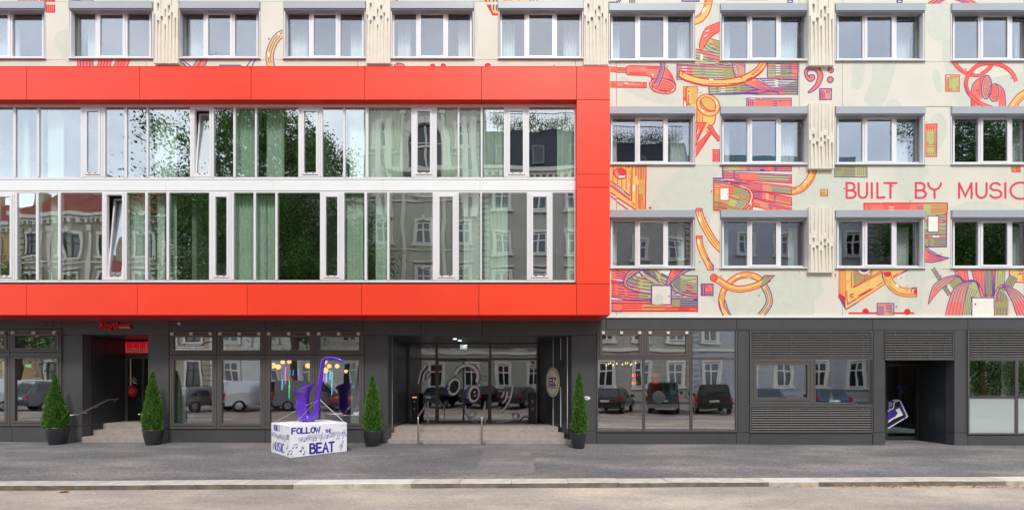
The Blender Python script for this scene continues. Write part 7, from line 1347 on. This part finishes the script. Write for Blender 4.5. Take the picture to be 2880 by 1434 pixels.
# parked cars
TYRE = mat('tyre', base=(.015, .015, .015), rough=.85); RIM = mat('alloy_rim', (176, 178, 182), .3, metal=.8); CGL = mat('car_glass', base=(.012, .016, .018), rough=.05, spec=1.0); CTR = mat('car_trim', base=(.02, .02, .022), rough=.5)
TAIL = mat('tail_lamp', (190, 12, 16), .2); HEAD = mat('head_lamp', (220, 224, 228), .1); PLATE = mat('number_plate', (232, 232, 228), .4)
def car(kind, rgb, x, y, rz, label, rear=True):
    paint = mat('car_paint_%d_%d_%d' % rgb, rgb, .25, coat=.8, metal=.2)
    L_, W, H, hood, belt = dict(wagon=(4.6, 1.8, 1.48, .95, .92), van=(4.5, 1.85, 1.88, 1.15, 1.08), suv=(4.5, 1.85, 1.84, 1.12, 1.10), hatch=(4.1, 1.75, 1.5, .98, .95), mpv=(4.5, 1.85, 1.72, 1.08, 1.02))[kind]
    t = empty('parked_car', (x, y, zg(max(-30, min(30, x))) - .085), R(rz), label, 'car', 'cars parked across the street')
    # rear at +Y of the local frame
    a, w = L_ / 2, W / 2; mb = MB(); bl_ = .28
    prof = {'wagon': [(-a, .35), (-a + .03, .62), (-a + .7, .85), (-a + 1.1, belt), (a - .06, belt), (a, .8), (a - .02, .35)], 'hatch': [(-a, .35), (-a + .03, .62), (-a + .7, .85), (-a + 1.0, belt), (a - .06, belt), (a, .8), (a - .02, .35)]}.get(kind, [(-a, .35), (-a + .03, .75), (-a + .55, .98), (-a + .9, belt), (a - .04, belt), (a, .85), (a - .02, .35)])
    secs = [(-w + .03, 0), (-w, 0), (w, 0), (w - .03, 0)]
    pts = [(0, p, z) for p, z in prof]
    mb.extr([(-w, p, z) for p, z in prof], None, (2 * w, 0, 0)); body = mb.build('body', paint, t, bevel=.06)
    cf = {'wagon': (-a + 1.15, -a + 1.95, a - .55, a - .12), 'hatch': (-a + 1.0, -a + 1.75, a - .6, a - .12), 'van': (-a + .85, -a + 1.5, a - .12, a - .05), 'suv': (-a + 1.25, -a + 1.75, a - .18, a - .06), 'mpv': (-a + .8, -a + 1.7, a - .3, a - .08)}[kind]
    b0, b1, b2, b3 = cf; wi = w - .03; wt = w - (.20 if kind not in ('van', 'suv') else .12)
    v = [(-wi, b0, belt - .03), (wi, b0, belt - .03), (wi, b3, belt - .03), (-wi, b3, belt - .03), (-wt, b1, H), (wt, b1, H), (wt, b2, H), (-wt, b2, H)]
    mb = MB(); mb.v = v; mb.f = [(0, 1, 2, 3), (7, 6, 5, 4), (0, 4, 5, 1), (1, 5, 6, 2), (2, 6, 7, 3), (3, 7, 4, 0)]; mb.m = [0] * 6; mb.build('cabin', paint, t, bevel=.05)
    def quad_on(f, s0, s1, t0, t1, off):                          # window lying on a cabin face
        A, B, C, D = [Vector(v[i]) for i in f]; n = (B - A).cross(D - A).normalized() * off
        g = lambda s, q: (A.lerp(B, s)).lerp(D.lerp(C, s), q) + n
        m_ = MB(); m_.extr([tuple(g(s0, t0)), tuple(g(s1, t0)), tuple(g(s1, t1)), tuple(g(s0, t1))], None, tuple(n * -.6)); return m_
    quad_on((2, 3, 7, 6), .1, .9, .16, .88, .012).build('rear_window', CGL, t); quad_on((0, 1, 5, 4), .08, .92, .1, .92, .012).build('windscreen', CGL, t)
    for f, sgn in (((1, 2, 6, 5), 1), ((3, 0, 4, 7), -1)):
        for s0, s1 in (((.06, .46), (.50, .94)) if kind != 'van' else (((.06, .34),) if sgn > 0 else ((.66, .94),))):
            quad_on(f, s0, s1, .15, .85, .012).build('side_window', CGL, t)
    for sx_ in (-1, 1):
        for yy in (-a + .85, a - .85):
            o = MB().lathe([(0, -.1), (.22, -.1), (.32, -.09), (.33, 0), (.32, .09), (.22, .1), (0, .1)], n=20).build('wheel', TYRE, t, smooth=True); o.rotation_euler.y = R(90); o.location = (sx_ * (w - .09), yy, .33)
            MB().lathe([(0, .101), (.06, .112), (.2, .105), (.21, .101)], n=12).build('rim', RIM, o).rotation_euler.x = 0 if sx_ > 0 else R(180)
        MB().box(sx_ * (w - .04) - .13, sx_ * (w - .04) + .02, a - .1, a + .012, .74, 1.0 if kind != 'van' else 1.2).build('tail_light', TAIL, t); MB().box(sx_ * (w - .14) - .16, sx_ * (w - .14) + .1, -a - .012, -a + .1, .62, .76).build('headlight', HEAD, t)
        MB().box(sx_ * (w + .02), sx_ * (w + .2), b0 + .35, b0 + .5, belt, belt + .16).build('wing_mirror', CTR, t)
    MB().box(-w + .04, w - .04, a - .05, a + .06, .34, .58).build('bumper', RIM if kind == 'suv' else CTR, t); MB().box(-w + .04, w - .04, -a - .05, -a + .05, .3, .52).build('bumper', CTR, t)
    MB().box(-.26, .26, a + .012, a + .025, .72, .83).build('licence_plate', PLATE, t)
    if kind == 'suv': o = MB().lathe([(0, 0), (.3, 0), (.36, .03), (.36, .17), (.30, .2), (0, .2)], n=24).build('spare_wheel', mat('grey_cover', (130, 132, 136), .4), t, smooth=True); o.rotation_euler.x = R(-90); o.location = (-.25, a + .02, .98)
    if kind in ('mpv', 'wagon'):
        for s_ in (-1, 1): MB().tube([(s_ * (wt - .08), b1 + .2, H), (s_ * (wt - .08), b1 + .4, H + .06), (s_ * (wt - .08), b2 - .2, H + .06), (s_ * (wt - .08), b2, H)], .018, 6).build('roof_rail', CTR if kind == 'wagon' else RIM, t)
    return t
yc = -15.3
for kd, rgb, px, dy, rz, lb in [('van', (226, 228, 232), 30, 0, 24, 'long white van mirrored in the far left windows'), ('mpv', (96, 100, 104), 130, -.4, 24, 'dark grey people carrier beside the white van'), ('wagon', (120, 122, 118), 560, 0, 24, 'grey brown estate car mirrored left of the box'), ('van', (214, 220, 224), 700, .1, 38, 'small white delivery van mirrored behind the saxophone'), ('van', (138, 146, 150), 850, -.1, 60, 'silver grey panel van mirrored beside the saxophone'), ('hatch', (168, 22, 26), 1010, -.3, 24, 'red hatchback mirrored right of the saxophone'),
        ('wagon', (18, 20, 26), 1225, 0, 30, 'black estate car mirrored in the left entrance glass'), ('hatch', (14, 16, 22), 1345, .2, 24, 'black hatchback with red tail lights mirrored in the sliding door'), ('wagon', (30, 34, 44), 1475, 0, 26, 'dark blue grey estate mirrored in right entrance glass'), ('wagon', (16, 17, 20), 1735, .3, 26, 'black estate with roof rails mirrored left in the bar window'), ('suv', (30, 84, 92), 1880, .4, 22, 'dark green off roader with grey spare wheel cover'),
        ('mpv', (16, 20, 34), 2010, .4, 18, 'dark blue people carrier mirrored right in the bar window'), ('hatch', (90, 100, 120), 2195, -.6, 22, 'blue grey hatchback mirrored in the small opening window'), ('hatch', (60, 84, 120), 2370, -.4, 22, 'blue hatchback mirrored behind the bottles'), ('wagon', (150, 152, 156), 2640, 0, 22, 'silver estate car parked right of the blue one')]:
    x = (px - 1440) / 1200 * 26.2; car(kd, rgb, x, yc + dy, rz if rz < 35 else rz, lb)
